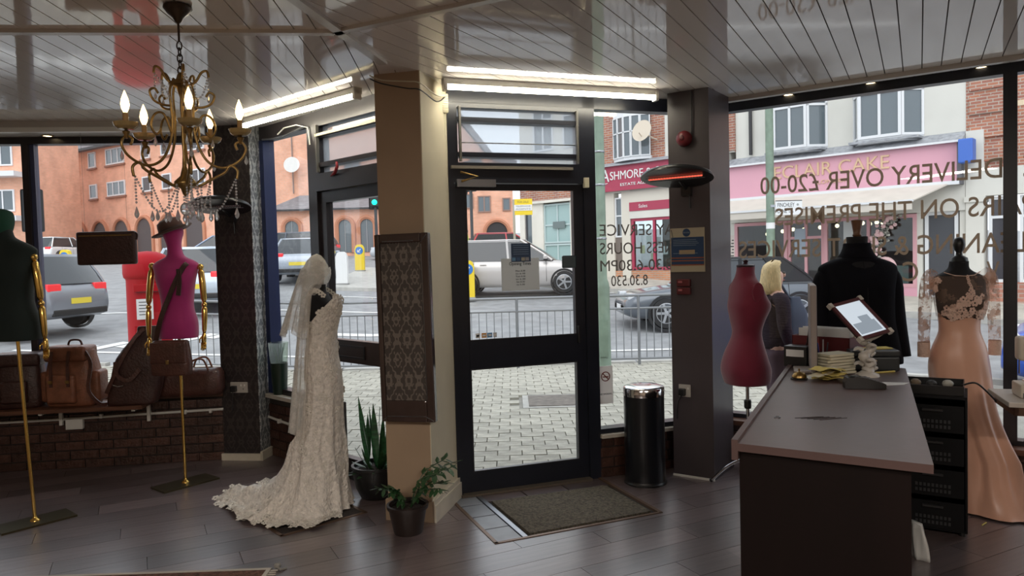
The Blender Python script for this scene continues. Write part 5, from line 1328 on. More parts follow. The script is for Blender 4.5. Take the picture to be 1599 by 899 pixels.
# plastic bag and floor bits
wb = thing('carrier_bag', 'white plastic carrier bag slumped behind the counter end', 'bag', (2.07, 3.78, 0), 0)
m = MB(); R_ = []
for k in range(9):
    q = k / 8; R_.append([(.04 * (1 + .25 * math.sin(5 * t + 3 * q)) * (1 - .5 * q ** 2) * math.cos(t), .09 * (1 + .2 * math.sin(4 * t + 2 * q)) * (1 - .5 * q ** 2) * math.sin(t), .17 * q) for t in [2 * PI * i / 20 for i in range(20)]])
m.loft(R_); m.build('bag', M('white_polythene', (.62, .62, .6), .35), wb, smooth=3)
fs_ = thing('yellow_straw', 'small yellow scrap lying on the floor near the peach gown', 'scrap', (2.68, 4.17, 0), .5); MB().tube([(-.03, 0, .004), (.03, 0.01, .004)], .004, 5).build('scrap', YEL, fs_)
# sewing table and machine
stb = thing('sewing_table', 'small wooden sewing table at the right edge', 'table', (2.90, 3.90, 0), math.radians(-20))
SW = M('brown_table_wood', (.10, .045, .025), .4, var=.2, vs=6, stretch=(1, 8, 1))
rbox((.56, .42, .028), .006, 2, (0.0, 0, .770)).build('tabletop', M('white_laminate', (.55, .5, .45), .4), stb)
m = MB(); m.bx(-.25, .25, -.19, -.17, .71, .756); m.bx(-.25, .25, .17, .19, .71, .756); m.bx(-.25, -.23, -.19, .19, .71, .756); m.build('apron', SW, stb)
for x in (-.02, .22):
    for y in (-.15, .15): MB().box((x, y, .378), (.045, .045, .756)).build('leg', M('dark_table_leg', (.03, .018, .014), .4), stb)
sm = thing('sewing_machine', 'cream sewing machine on the small table at the right edge', 'sewing machine', (2.86, 3.90, .784), math.radians(-20))
SMM = M('cream_enamel', (.60, .53, .44), .3)
rbox((.36, .17, .075), .012, 3, (0.02, 0, .0375)).build('bed', SMM, sm, smooth=1)
rbox((.10, .12, .24), .02, 3, (.14, 0, .19)).build('upright', SMM, sm, smooth=1)
rbox((.30, .09, .085), .03, 4, (0.02, 0, .285)).build('arm', SMM, sm, smooth=1)
rbox((.075, .095, .13), .02, 3, (-.12, 0, .26)).build('head', SMM, sm, smooth=1)
MB().tube([(-.12, -.01, .2), (-.12, -.01, .10)], .005).build('needle_bar', CHROME, sm); MB().box((-.12, -.02, .088), (.025, .04, .008)).build('presser_foot', CHROME, sm)
MB().tube([(-.14, .02, .2), (-.14, .02, .12)], .004).build('presser_bar', CHROME, sm)
MB().lathe([(.055, 0), (.058, .01), (.058, .028), (.02, .03)], 22, Matrix.Translation((.19, 0, .28)) @ Matrix.Rotation(PI / 2, 4, 'Y')).build('hand_wheel', M('grey_wheel', (.25, .24, .23), .35), sm, smooth=.8)
MB().bx(-.15, .15, -.088, -.085, .005, .03).build('grey_band', M('grey_trim', (.12, .12, .13), .4), sm)
# rug
rg = thing('rug', 'brown patterned rug with cream border and tassels at the lower left', 'rug', (-2.25, 3.30, 0), math.radians(1))
MB().bx(-1.0, .955, -.55, .50, 0, .008).build('pile', M('rug_brown', (.13, .06, .04), .95, var=.5, vs=40, bump=.6, bs=120), rg)
m = MB(); frame(m, -1.0, .955, -.55, .50, .022, 0, .0095); m.v = [(x, z, y) for x, y, z in m.v]; m.build('border', M('rug_cream', (.48, .44, .38), .9), rg)
m = MB()
for k in range(44):
    y = -.54 + k * .0235; m.tube([(.955, y, .005), (.99 + rr.uniform(0, .012), y + rr.uniform(-.008, .008), .004)], .004, 4)
m.build('tassels', M('rug_cream', (.48, .44, .38), .9), rg, kind='stuff')
kn = MB(); kn.ball((.985, .50, .02), (.02, .02, .016), 8, 6); kn.tube([(.98, .49, .02), (1.01, .47, .01), (1.03, .5, .004)], .006, 6); kn.build('tassel_knot', M('grey_tassel', (.25, .24, .22), .9), rg)
# ================================================================ THE STREET OUTSIDE
def g(x, y):
    return -.1 + .08 * max(0, min(y, 25) - 12) + .05 * max(0, y - 25) + min(.3, .05 * max(0, -x - 3))
ASPH = M('asphalt', (.27, .275, .28), .75, var=.18, vs=3, bump=.3, bs=120)
CONC = M('concrete_kerb', (.42, .41, .38), .8, var=.15, vs=6, rnd=.1)
PAVE = M('paving_base', (.26, .25, .22), .9, var=.2, vs=5)
LINEW = M('road_paint', (.72, .72, .70), .7)
rd = thing('road', 'grey asphalt road between the shop and the buildings opposite', 'road', kind='structure')
def grid(xs, ys, zf):
    m = MB(); nx, ny = len(xs), len(ys)
    m.add([(x, y, zf(x, y)) for y in ys for x in xs], [(j * nx + i, j * nx + i + 1, (j + 1) * nx + i + 1, (j + 1) * nx + i) for j in range(ny - 1) for i in range(nx - 1)])
    return m
xs = [-60, -45, -30, -20, -14, -11, -9, -7, -5, -3, -1, 2, 6, 12, 20, 30, 45]; ys = [4, 8, 12, 14, 17, 20, 23, 25, 30, 36, 44, 55, 70, 90, 130]
grid(xs, ys, lambda x, y: g(x, y) - .11).build('carriageway', ASPH, rd, smooth=3.2)
def mark(x, y, L_, ang, wd=.12):
    c, s_ = math.cos(ang), math.sin(ang); P = []
    for k in range(9):
        q = k / 8
        for o in (-1, 1):
            px, py = x + c * L_ * q - s_ * wd / 2 * o, y + s_ * L_ * q + c * wd / 2 * o; P.append((px, py, g(px, py) - .1))
    m = MB(); m.add(P, [(2 * k, 2 * k + 1, 2 * k + 3, 2 * k + 2) for k in range(8)]); m.build('road_marking', LINEW, rd)
mark(-9, 13.2, 16, 0); mark(-14, 17.2, 6, .1, .15); mark(-7, 18.6, 9, -.05, .15); mark(3, 18.5, 2, -.6); mark(-4.5, 15.4, 3, 0, .3); mark(-6, 21.2, 12, 0, .12); mark(-2.5, 24, 8, .0, .12)
for k in range(7): mark(-8.6 + k * .42, 12.6 + .35 * k, .9, 1.2, .22)
# near pavement
pv = thing('pavement', 'block paved pavement outside the shop with a concrete kerb', 'pavement', kind='structure')
KERB = [(-14, 11.75), (2.9, 11.75), (4.2, 10.6), (13, 4.5)]
php = []
for a, b in zip(KERB[:-1], KERB[1:]):
    d = Vector((b[0] - a[0], b[1] - a[1])).normalized(); php.append((a[0], a[1], -d.y, d.x))
m = MB(); 
for i in range(-14, 13):
    for j in range(4, 12):
        cp = clip([(i, j), (i + 1, j), (i + 1, j + 1), (i, j + 1)], php)
        if len(cp) >= 3: m.add([(x, y, g(x, y) - .025) for x, y in cp], [tuple(range(len(cp)))])
m.build('bed', PAVE, pv)
for (a, b) in zip(KERB[:-1], KERB[1:]):
    d = Vector((b[0] - a[0], b[1] - a[1])); n = int(d.length / .92); d2 = d / n; ang = math.atan2(d.y, d.x)
    for k in range(n):
        c = Vector(a) + d2 * (k + .5)
        if abs(c.x) > 1.1 * c.y: continue
        link('kerb_stone', MATS.setdefault('_kerbmesh', MB().box((0, 0, -.075), (.90, .15, .15)).mesh('kerb_stone', CONC)), pv, (c.x, c.y, g(c.x, c.y) + .012), ang)
# paving blocks: nearest ones as single blocks, the rest joined
BLK = M('paving_block', (.38, .365, .31), .85, var=.22, vs=9, rnd=.14, bump=.25, bs=60)
bw, bd_ = .215, .165
bme = MB().box((0, 0, -.03), (bw - .009, bd_ - .009, .06)).mesh('paving_block', BLK)
cells = []
row = 0; y = 4.9
blocked = [half(W0, WA, .12), half(L0, LA, .1), half(D0, DA, .1), half(R0, RA, .12)]
while y < 11.55:
    x = -6.4 + (row % 2) * bw / 2
    while x < 4.2:
        inl = all((x - q[0]) * q[2] + (y - q[1]) * q[3] < .14 for q in blocked[:2]) and x < -.6
        inr = all((x - q[0]) * q[2] + (y - q[1]) * q[3] < .14 for q in blocked[2:]) and x >= -.6
        ok = all((x - q[0]) * q[2] + (y - q[1]) * q[3] < -.2 for q in php)
        vis = (-.70 * y < x < .70 * y)
        if ok and vis and not inl and not inr and not (.02 < x < .95 and 8.25 < y < 9.15):
            cells.append((x, y))
        x += bw
    y += bd_; row += 1
# prefer blocks seen through the two doors and the side windows
def vis_rank(c):
    px = 799.5 + FPX * c[0] / c[1]
    return c[1] + (0 if 520 < px < 605 or 730 < px < 910 or 930 < px < 1050 else 4)
cells.sort(key=vis_rank)
rb_ = random.Random(2)
for (x, y) in cells[:300]:
    o = link('paving_block', bme, pv, (x, y, g(x, y) + rb_.uniform(-.003, .003)))
m = MB()
for (x, y) in cells[300:]: m.box((x, y, g(x, y) - .03 + rb_.uniform(-.003, .003)), (bw - .009, bd_ - .009, .06))
m.build('paving_blocks', BLK, pv, kind='stuff')
mh = thing('manhole_cover', 'rectangular grey manhole cover set in the block paving', 'manhole cover', (.49, 8.70, -.1), 0)
MB().box((0, 0, -.02), (.80, .78, .04)).build('surround', CONC, mh); MB().box((0, 0, -.012), (.66, .64, .04)).build('plate', M('rusty_plate', (.17, .15, .13), .7, .2, var=.3, vs=12), mh)
ts = thing('threshold_slab', 'pale worn doorstep slab outside the main door', 'doorstep', tuple(onp(D0, DA, 0, 0, -.1)), DA)
m = MB(); m.prism([(.02, .065), (.95, .065), (.62, .30), (.02, .42)], -.05, .02); m.build('slab', M('pale_step', (.62, .62, .60), .7, var=.15, vs=14), ts)
# guard rail
gr = thing('guard_rail', 'grey galvanised pedestrian guard rail along the pavement edge', 'railing', (0, 11.4, 0), 0)
GALV = M('galvanised_steel', (.22, .23, .24), .45, .6)
xa, xb = -5.6, 3.0
def gz(x): return g(x, 11.4)
for z_, r_ in ((1.08, .021), (.88, .016), (.10, .016)):
    MB().tube([(x, 0, gz(x) + z_) for x in (xa, -4.3, -3, -1, 1, xb)], r_, 8).build('rail', GALV, gr, smooth=1)
post = MB().tube([(0, 0, -.1), (0, 0, 1.08)], .022, 8).mesh('post', GALV, 1); bar = MB().tube([(0, 0, .10), (0, 0, .88)], .0075, 6).mesh('bar', GALV, 1)
k = 0; x = xa
while x < xb + .01:
    link('post' if k % 16 == 0 else 'bar', post if k % 16 == 0 else bar, gr, (x, 0, gz(x))); x += .118; k += 1
link('post', post, gr, (xb, 0, gz(xb)))
# green lamp posts
LPG = M('pale_green_paint', (.18, .245, .185), .5, var=.2, vs=6)
lp = thing('lamp_post', 'pale green lamp post on the pavement outside the side window', 'lamp post', (1.10, 9.0, g(1.1, 9)), 0)
MB().lathe([(.11, 0), (.11, .05), (.095, .08), (.092, 1.32), (.085, 1.37), (.066, 1.42), (.063, 4.0), (.055, 6.5)], 20).build('shaft', LPG, lp, smooth=.8)
for z in (1.9, 2.55, 2.95): MB().lathe([(.068, z), (.072, z + .005), (.072, z + .02), (.068, z + .025)], 20).build('band', STEEL, lp, smooth=.8)
MB().box((0, -.092, .7), (.1, .02, .45)).build('access_door', LPG, lp); rbox((.5, .2, .1), .03, 2, (.25, 0, 6.5)).build('lantern', STEEL, lp)
lp2 = thing('lamp_post', 'pale green lamp post carrying the street name sign opposite', 'lamp post', (6.52, 18.5, g(6.5, 18.5)), 0)
MB().lathe([(.14, 0), (.14, .9), (.105, 1.0), (.10, 3), (.09, 7)], 20).build('shaft', LPG, lp2, smooth=.8); rbox((.5, .2, .1), .03, 2, (-.2, 0, 7)).build('lantern', STEEL, lp2)
MB().lathe([(.106, 1.75), (.106, 1.9)], 16).build('notice_band', PAPER, lp2)
ss = thing('street_sign', 'white street name plate reading FINCHLEY LANE on the lamp post', 'street sign', (6.61, 18.40, 2.50), 0)
MB().bx(0, .66, -.02, 0, 0, .36).build('plate', M('sign_white', (.72, .74, .74), .4), ss)
MB().bx(0, .66, -.021, -.019, .34, .36).build('top_edge', INK, ss)
text_part('FINCHLEY', INK, ss, .05, .47, .20, .30, -.022); text_part('LANE', INK, ss, .05, .28, .05, .15, -.022); text_part('NW4', INK, ss, .33, .44, .05, .09, -.022)
MB().lathe([(.03, 0), (.03, .003), (.003, .004)], 10, Matrix.Translation((.55, -.02, .25)) @ Ry).build('crest', M('crest_grey', (.3, .32, .3), .5), ss)
MB().bx(-.12, .02, -.012, .05, .2, .26).build('bracket', STEEL, ss)
# post box
pbx = thing('post_box', 'red pillar post box on the pavement outside the left window', 'post box', (-4.22, 8.55, g(-4.2, 8.5)), math.radians(25))
PBR = M('post_box_red', (.34, .004, .010), .6, spec=.2)
MB().lathe([(.25, 0), (.25, .18), (.235, .20), (.232, 1.50), (.236, 1.52)], 36).build('body', PBR, pbx, smooth=.8)
MB().lathe([(.236, 1.52), (.255, 1.54), (.262, 1.58), (.262, 1.68), (.25, 1.72), (.235, 1.76), (.18, 1.80), (.1, 1.83), (.003, 1.84)], 36).build('cap', PBR, pbx, smooth=.8)
MB().box((0, -.233, 1.40), (.24, .03, .055)).build('posting_slot', INK, pbx); rbox((.30, .05, .09), .01, 2, (0, -.225, 1.42)).build('slot_hood', PBR, pbx)
MB().box((-.04, -.236, 1.18), (.17, .012, .23)).build('collection_plate', M('enamel_white', (.7, .7, .7), .4), pbx)
for k in range(5): MB().box((-.04, -.2425, 1.26 - k * .035), (.12, .002, .008)).build('plate_line', INK, pbx)
MB().box((0, -.234, .62), (.30, .01, .75)).build('door', PBR, pbx); text_part('POST OFFICE', PBR, pbx, -.16, .16, .34, .40, -.246, extr=.004)
# traffic lights
TLB = M('signal_black', (.012, .014, .016), .5)
def signal(label, x, y, hgt, rz, lit, heads=1):
    t = thing('traffic_light', label, 'traffic light', (x, y, g(x, y) - .1), rz)
    MB().tube([(0, 0, 0), (0, 0, hgt)], .06, 10).build('pole', M('signal_pole', (.05, .055, .06), .5), t)
    for h in range(heads):
        hd = rbox((.34, .22, .95), .03, 2, (.0 + .42 * h, -.1, hgt - .35 - .1 * h)).build('head', TLB, t)
        rbox((.52, .02, 1.15), .05, 2, (.42 * h, .02, hgt - .35 - .1 * h)).build('backing_board', TLB, hd)
        for k, c in enumerate(((.25, .01, .01), (.25, .12, .01), (.02, .25, .15))):
            on = lit and k == 2 and h == 0
            MB().lathe([(.105, 0), (.1, .02), (.05, .03), (.003, .032)], 16, Matrix.Translation((.42 * h, -.21, hgt - .05 - .3 * k - .1 * h)) @ Ry).build('lens', M('lens_on', (0, 1, .55), .3, emit=2.5, ecol=(0, 1, .5)) if on else M('lens_%d' % k, tuple(q * .25 for q in c), .2), hd)
            MB().tube([(.42 * h + .115 * math.cos(a), -.21 - .0, hgt - .05 - .3 * k - .1 * h + .115 * math.sin(a)) for a in [PI * i / 8 for i in range(9)]], .012, 5).build('visor', TLB, hd)
    return t
signal('traffic light showing green seen past the tan pillar', -5.45, 30, 3.45, 0, True)
signal('dark traffic light with two heads seen through the main door', -1.46, 28, 4.1, math.radians(150), False, 2)
signal('dark traffic light seen at the edge of the left window', -12.9, 20, 2.85, math.radians(200), False)
# keep-left bollards
def bollard(label, x, y, back):
    t = thing('traffic_bollard', label, 'bollard', (x, y, g(x, y) - .1), 0)
    c = M('bollard_white', (.75, .75, .74), .5) if back else M('bollard_yellow', (.75, .55, .02), .45)
    m = MB(); P = [(-.18, .05), (.18, .05), (.18, .95), (.14, 1.07), (.07, 1.12), (-.07, 1.12), (-.14, 1.07), (-.18, .95)]; m.prism(P, -.1, .1); m.v = [(a, c_, b) for a, b, c_ in m.v]; m.build('shell', c, t)
    rbox((.4, .26, .12), .03, 2, (0, 0, .06)).build('base', M('bollard_base', (.25, .25, .24), .7), t)
    if not back:
        MB().lathe([(.15, 0), (.15, .01), (.003, .012)], 22, Matrix.Translation((0, -.1, .88)) @ Ry).build('blue_disc', M('sign_blue', (.02, .16, .48), .4), t)
        a_ = MB(); a_.tube([(.06, -.115, .94), (-.05, -.115, .83)], .018, 6); a_.tube([(-.055, -.115, .91), (-.055, -.115, .825), (.03, -.115, .825)], .018, 6); a_.build('white_arrow', LINEW, t)
bollard('white traffic bollard on the island beyond the gown', -5.4, 23.5, True)
bollard('yellow keep-left bollard on the island beside the white one', -5.95, 29, False)
bollard('yellow keep-left bollard seen through the main door', -1.20, 20.2, False)
bollard('yellow keep-left bollard in front of the white car', -16.3, 27, False)
isl = thing('traffic_island', 'raised concrete traffic island carrying the bollards', 'traffic island', (0, 0, 0))
m = MB(); P = [(-5.95, 22.6), (-3.2, 22.6), (-2.6, 23.2), (-3.2, 24.2), (-4.8, 31), (-6.2, 31)]; m.add([(x, y, g(x, y)) for x, y in P] + [(x, y, g(x, y) - .2) for x, y in P], [tuple(range(6))] + [(i, (i + 1) % 6, 6 + (i + 1) % 6, 6 + i) for i in range(6)]); m.build('island', CONC, isl)
# estate board
yb2 = thing('sale_board', 'yellow and white sale board on a post seen through the main door', 'sign board', (.43, 24, g(.4, 24)), 0)
MB().tube([(-.30, 0, -.1), (-.30, 0, 2.65)], .04, 8).build('post', M('timber_post', (.4, .36, .28), .8), yb2)
MB().bx(-.30, .30, -.03, 0, 2.14, 2.66).build('board', M('board_yellow', (.80, .58, .02), .5), yb2)
MB().bx(-.29, .29, -.04, -.03, 2.28, 2.47).build('white_band', PAPER, yb2)
BRN = M('board_print', (.35, .28, .05), .6)
text_part('FOR SALE', BRN, yb2, -.18, .18, 2.53, 2.60, -.035); text_part('TELEPHONE', M('grey_print', (.3, .3, .28), .6), yb2, -.24, .24, 2.40, 2.45, -.045); text_part('AGENTS', M('grey_print', (.3, .3, .28), .6), yb2, -.24, .24, 2.31, 2.36, -.045)
# barriers and boxes far up the road
for i, x in enumerate((-2.9, -1.1)):
    t = thing('site_barrier', ('white site barrier left of the dark traffic light', 'white site barrier behind the silver car')[i], 'barrier', (x, 31, g(x, 31) - .1), .05)
    for z in (.2, 1.05): MB().tube([(0, 0, z), (1.7, 0, z)], .03, 6).build('rail', M('barrier_white', (.6, .6, .58), .5), t)
    for k in range(9): MB().tube([(k * .2125, 0, .2), (k * .2125, 0, 1.05)], .014, 5).build('bar', M('barrier_white', (.6, .6, .58), .5), t)
    for x_ in (0, 1.7): MB().tube([(x_, 0, 0), (x_, 0, .2)], .03, 6).build('foot', M('barrier_white', (.6, .6, .58), .5), t)
cbx = thing('cardboard_carton', 'tall brown carton behind the site barriers', 'box', (-2.2, 32, g(-2, 32) - .1), .2)
rbox((.8, .7, 1.1), .02, 1, (0, 0, .55)).build('carton', M('cardboard', (.42, .30, .20), .8), cbx); MB().box((0, -.352, .55), (.06, .004, 1.08)).build('tape', M('parcel_tape', (.5, .4, .28), .4), cbx)

# ---------------------------------------------------------------- cars
GLD = M('car_glass', (.03, .035, .04), .05, ior=1.6)
def car(label, x, y, head, col, L_=4.25, W_=1.78, H_=1.46, kind='hatch', dz=0.0, roofcol=None, name='car'):
    t = thing(name, label, 'car', (x, y, g(x, y) - .1 + dz), math.radians(head))
    bm_ = M('car_paint_%02d%02d%02d' % tuple(int(q * 99) for q in col), col, .28, .25, coat=.7)
    rm = M('soft_top', (.015, .016, .018), .85) if roofcol == 'soft' else bm_
    h = L_ / 2; w_ = W_ / 2; belt = H_ * .63
    if kind == 'hatch': tops = [(-h, .62, .80), (-h + .06, .80, .93), (-h + .25, belt + .02, .98), (-h * .5, belt + .02, 1), (0, belt, 1), (h * .42, belt - .02, 1), (h * .62, belt * .94, .99), (h * .85, belt * .84, .96), (h - .08, belt * .70, .88), (h, .52, .76)]
    else: tops = [(-h, .60, .80), (-h + .06, .82, .92), (-h + .3, belt + .0, .97), (-h * .5, belt + .01, 1), (0, belt - .01, 1), (h * .38, belt - .02, 1), (h * .60, belt * .93, .99), (h * .85, belt * .83, .96), (h - .08, belt * .70, .88), (h, .50, .76)]
    R_ = []
    for (px, zt, ws) in catmull(tops, 3):
        e = max(0, (abs(px) - h * .8) / (h * .2)); zb = .20 + .10 * e ** 2; w2 = w_ * ws
        ring = []
        for (fy, fz) in ((.86, 0), (.97, .14), (1.0, .42), (.985, .72), (.95, .92), (.86, .985), (.5, 1.0), (0, 1.01)):
            ring.append((px, w2 * fy, zb + (zt - zb) * fz))
        R_.append(ring + [(px, -a, b) for (px, a, b) in reversed(ring[:-1])])
    m = MB(); m.loft(R_); m.build('body', bm_, t, smooth=.9)
    if kind == 'hatch': x0b, x0t, x1t, x1b = -h + .10, -h + .42, .12 * h, .52 * h
    else: x0b, x0t, x1t, x1b = -h + .42, -h * .52, .08 * h, .46 * h
    G = []
    for q in (0, .35, .7, .93, 1.0):
        xa_, xb_ = x0b + (x0t - x0b) * q ** (1.15), x1b + (x1t - x1b) * q ** (1.1); ww = w_ * (.93 - .20 * q ** 1.2); z = belt - .03 + (H_ - belt + .02) * q
        pts = [(xa_ + .06, -ww), (xb_ - .10, -ww), (xb_, -ww * .78), (xb_ + .05, 0), (xb_, ww * .78), (xb_ - .10, ww), (xa_ + .06, ww), (xa_, ww * .8), (xa_ - .03, 0), (xa_, -ww * .8)]
        G.append([(a, b, z) for a, b in pts])
    m = MB(); m.loft(G); m.build('windows', GLD, t, smooth=.5)
    top = [[(a * 1.0 + (a - (x0t + x1t) / 2) * .02, b * 1.03, z) for a, b, z in [(p[0], p[1], z) for p in G[-1]]] for z in (H_ - .045,)]
    mid = [(p[0], p[1] * .96, H_ + .012) for p in G[-1]]; ctr = [((p[0] - (x0t + x1t) / 2) * .6 + (x0t + x1t) / 2, p[1] * .5, H_ + .03) for p in G[-1]]
    m = MB(); m.loft([top[0], mid, ctr]); m.build('roof', rm, t, smooth=1)
    m = MB()
    for i in (0, 1, 5, 6): m.tube([Vector(Gk[i]) for Gk in G], .035, 6)
    for s_ in (-1, 1): m.tube([(-.08 * h, s_ * (w_ * .93), belt), (-.1 * h, s_ * w_ * .745, H_ - .02)], .035, 6)
    m.build('pillars', rm if roofcol == 'soft' else bm_, t, smooth=1)
    if roofcol == 'soft':
        q0 = []
        for q in (0.1, .5, 1.0):
            xa_ = x0b + (x0t - x0b) * q; ww = w_ * (.94 - .20 * q) + .012; z = belt - .03 + (H_ - belt + .03) * q
            q0.append([(xa_ - .05, 0, z), (xa_ - .02, -ww * .8, z), (xa_ + .06, -ww, z), (xa_ + .75 - .3 * q, -ww, z), (xa_ + .75 - .3 * q, ww, z), (xa_ + .06, ww, z), (xa_ - .02, ww * .8, z)])
        m = MB(); m.loft(q0); m.build('soft_top_rear', rm, t, smooth=.8)
    for sx in (-1, 1):
        for sy in (-1, 1):
            T = Matrix.Translation((sx * h * .62, sy * (w_ - .11), .315)) @ Matrix.Rotation(-sy * PI / 2, 4, 'X')
            wl_ = MB().lathe([(.20, -.1), (.30, -.1), (.318, -.06), (.318, .07), (.30, .105), (.215, .11), (.2, .09)], 24, T).build('wheel', RUBBER, t, smooth=.8)
            r = MB(); r.lathe([(.215, .08), (.215, .105), (.195, .108), (.19, .06), (.003, .06)], 22, T)
            for k in range(5):
                a = 2 * PI * k / 5; r.box((.10 * math.cos(a), .10 * math.sin(a), .085), (.19, .05, .035), a, T)
            r.lathe([(.05, .06), (.05, .105), (.003, .107)], 12, T); r.build('rim', M('alloy', (.42, .43, .45), .3, .8), wl_)
            MB().lathe([(.375, -.02), (.375, .112), (.32, .112)], 24, T, cap=False).build('wheel_arch', BLACKP, t, smooth=.8)
    for sy in (-1, 1):
        rbox((.12, .34, .15), .03, 2, (-h + .10, sy * (w_ * .68), .82)).build('tail_lamp', M('tail_red', (.55, .02, .03), .2, emit=.25, ecol=(1, .05, .05)), t)
        rbox((.16, .34, .13), .03, 2, (h - .16, sy * (w_ * .66), .66)).build('head_lamp', M('lamp_glass', (.6, .62, .64), .1), t)
        rbox((.12, .16, .11), .03, 2, (x1b - .28, sy * (w_ + .07), belt + .06)).build('mirror', bm_, t)
        for xx in (-.40 * h, .06 * h): rbox((.18, .02, .025), .006, 2, (xx, sy * (w_ * .995), belt - .12)).build('door_handle', bm_, t)
        m = MB()
        for xx in (-.52 * h, -.08 * h, .40 * h): m.tube([(xx, sy * w_ * .998, .34), (xx, sy * w_ * 1.0, .6), (xx, sy * w_ * .955, belt - .01)], .005, 4)
        m.build('door_seams', BLACKP, t)
    MB().bx(-h - .012, -h + .03, -.26, .26, .50, .61).build('rear_plate', M('plate_yellow', (.72, .56, .05), .5), t)
    MB().bx(h - .03, h + .012, -.26, .26, .38, .48).build('front_plate', PAPER, t)
    rbox((.1, W_ * .8, .13), .03, 2, (-h + .04, 0, .34)).build('rear_bumper', BLACKP, t); rbox((.1, W_ * .72, .16), .03, 2, (h - .05, 0, .42)).build('grille', BLACKP, t)
    return t
car('silver-grey hatchback with red tail lamps outside the left window', -10.6, 14.9, 170, (.20, .21, .235), dz=.12)
car('silver-grey coupe seen from behind between the damask pillar and the gown', -7.05, 25.5, 97, (.36, .40, .46), kind='coupe', H_=1.38)
car('small white hatchback parked before the brick arches at the left', -26.7, 44, 80, (.75, .76, .76), 3.7, 1.65)
car('blue-grey saloon passing behind the magenta bust', -10.6, 27, 185, (.20, .25, .34), kind='coupe')
car('pale blue-grey car beside the damask pillar', -7.75, 19.0, 100, (.42, .48, .54))
car('silver people carrier passing outside the main door', .15, 21.4, -4, (.50, .47, .45), 4.4, 1.8, 1.52, dz=.05)
car('dark grey convertible with black soft top waiting outside the right window', 4.45, 15.7, 180, (.10, .115, .135), 4.35, 1.8, 1.38, 'coupe', 0.0, 'soft')
car('bright blue car at the right edge outside the shop', 8.05, 8.25, 145, (.02, .10, .55), H_=1.5)
car('red car far up the side road seen through the door', -.15, 36, 10, (.55, .05, .06), 4.0, 1.7, 1.45)
car('dark car parked beyond the white bollard', -9.9, 33, 170, (.07, .08, .11))
car('light grey car far behind the worker in the yellow jacket', -5.2, 39, 175, (.5, .53, .56))

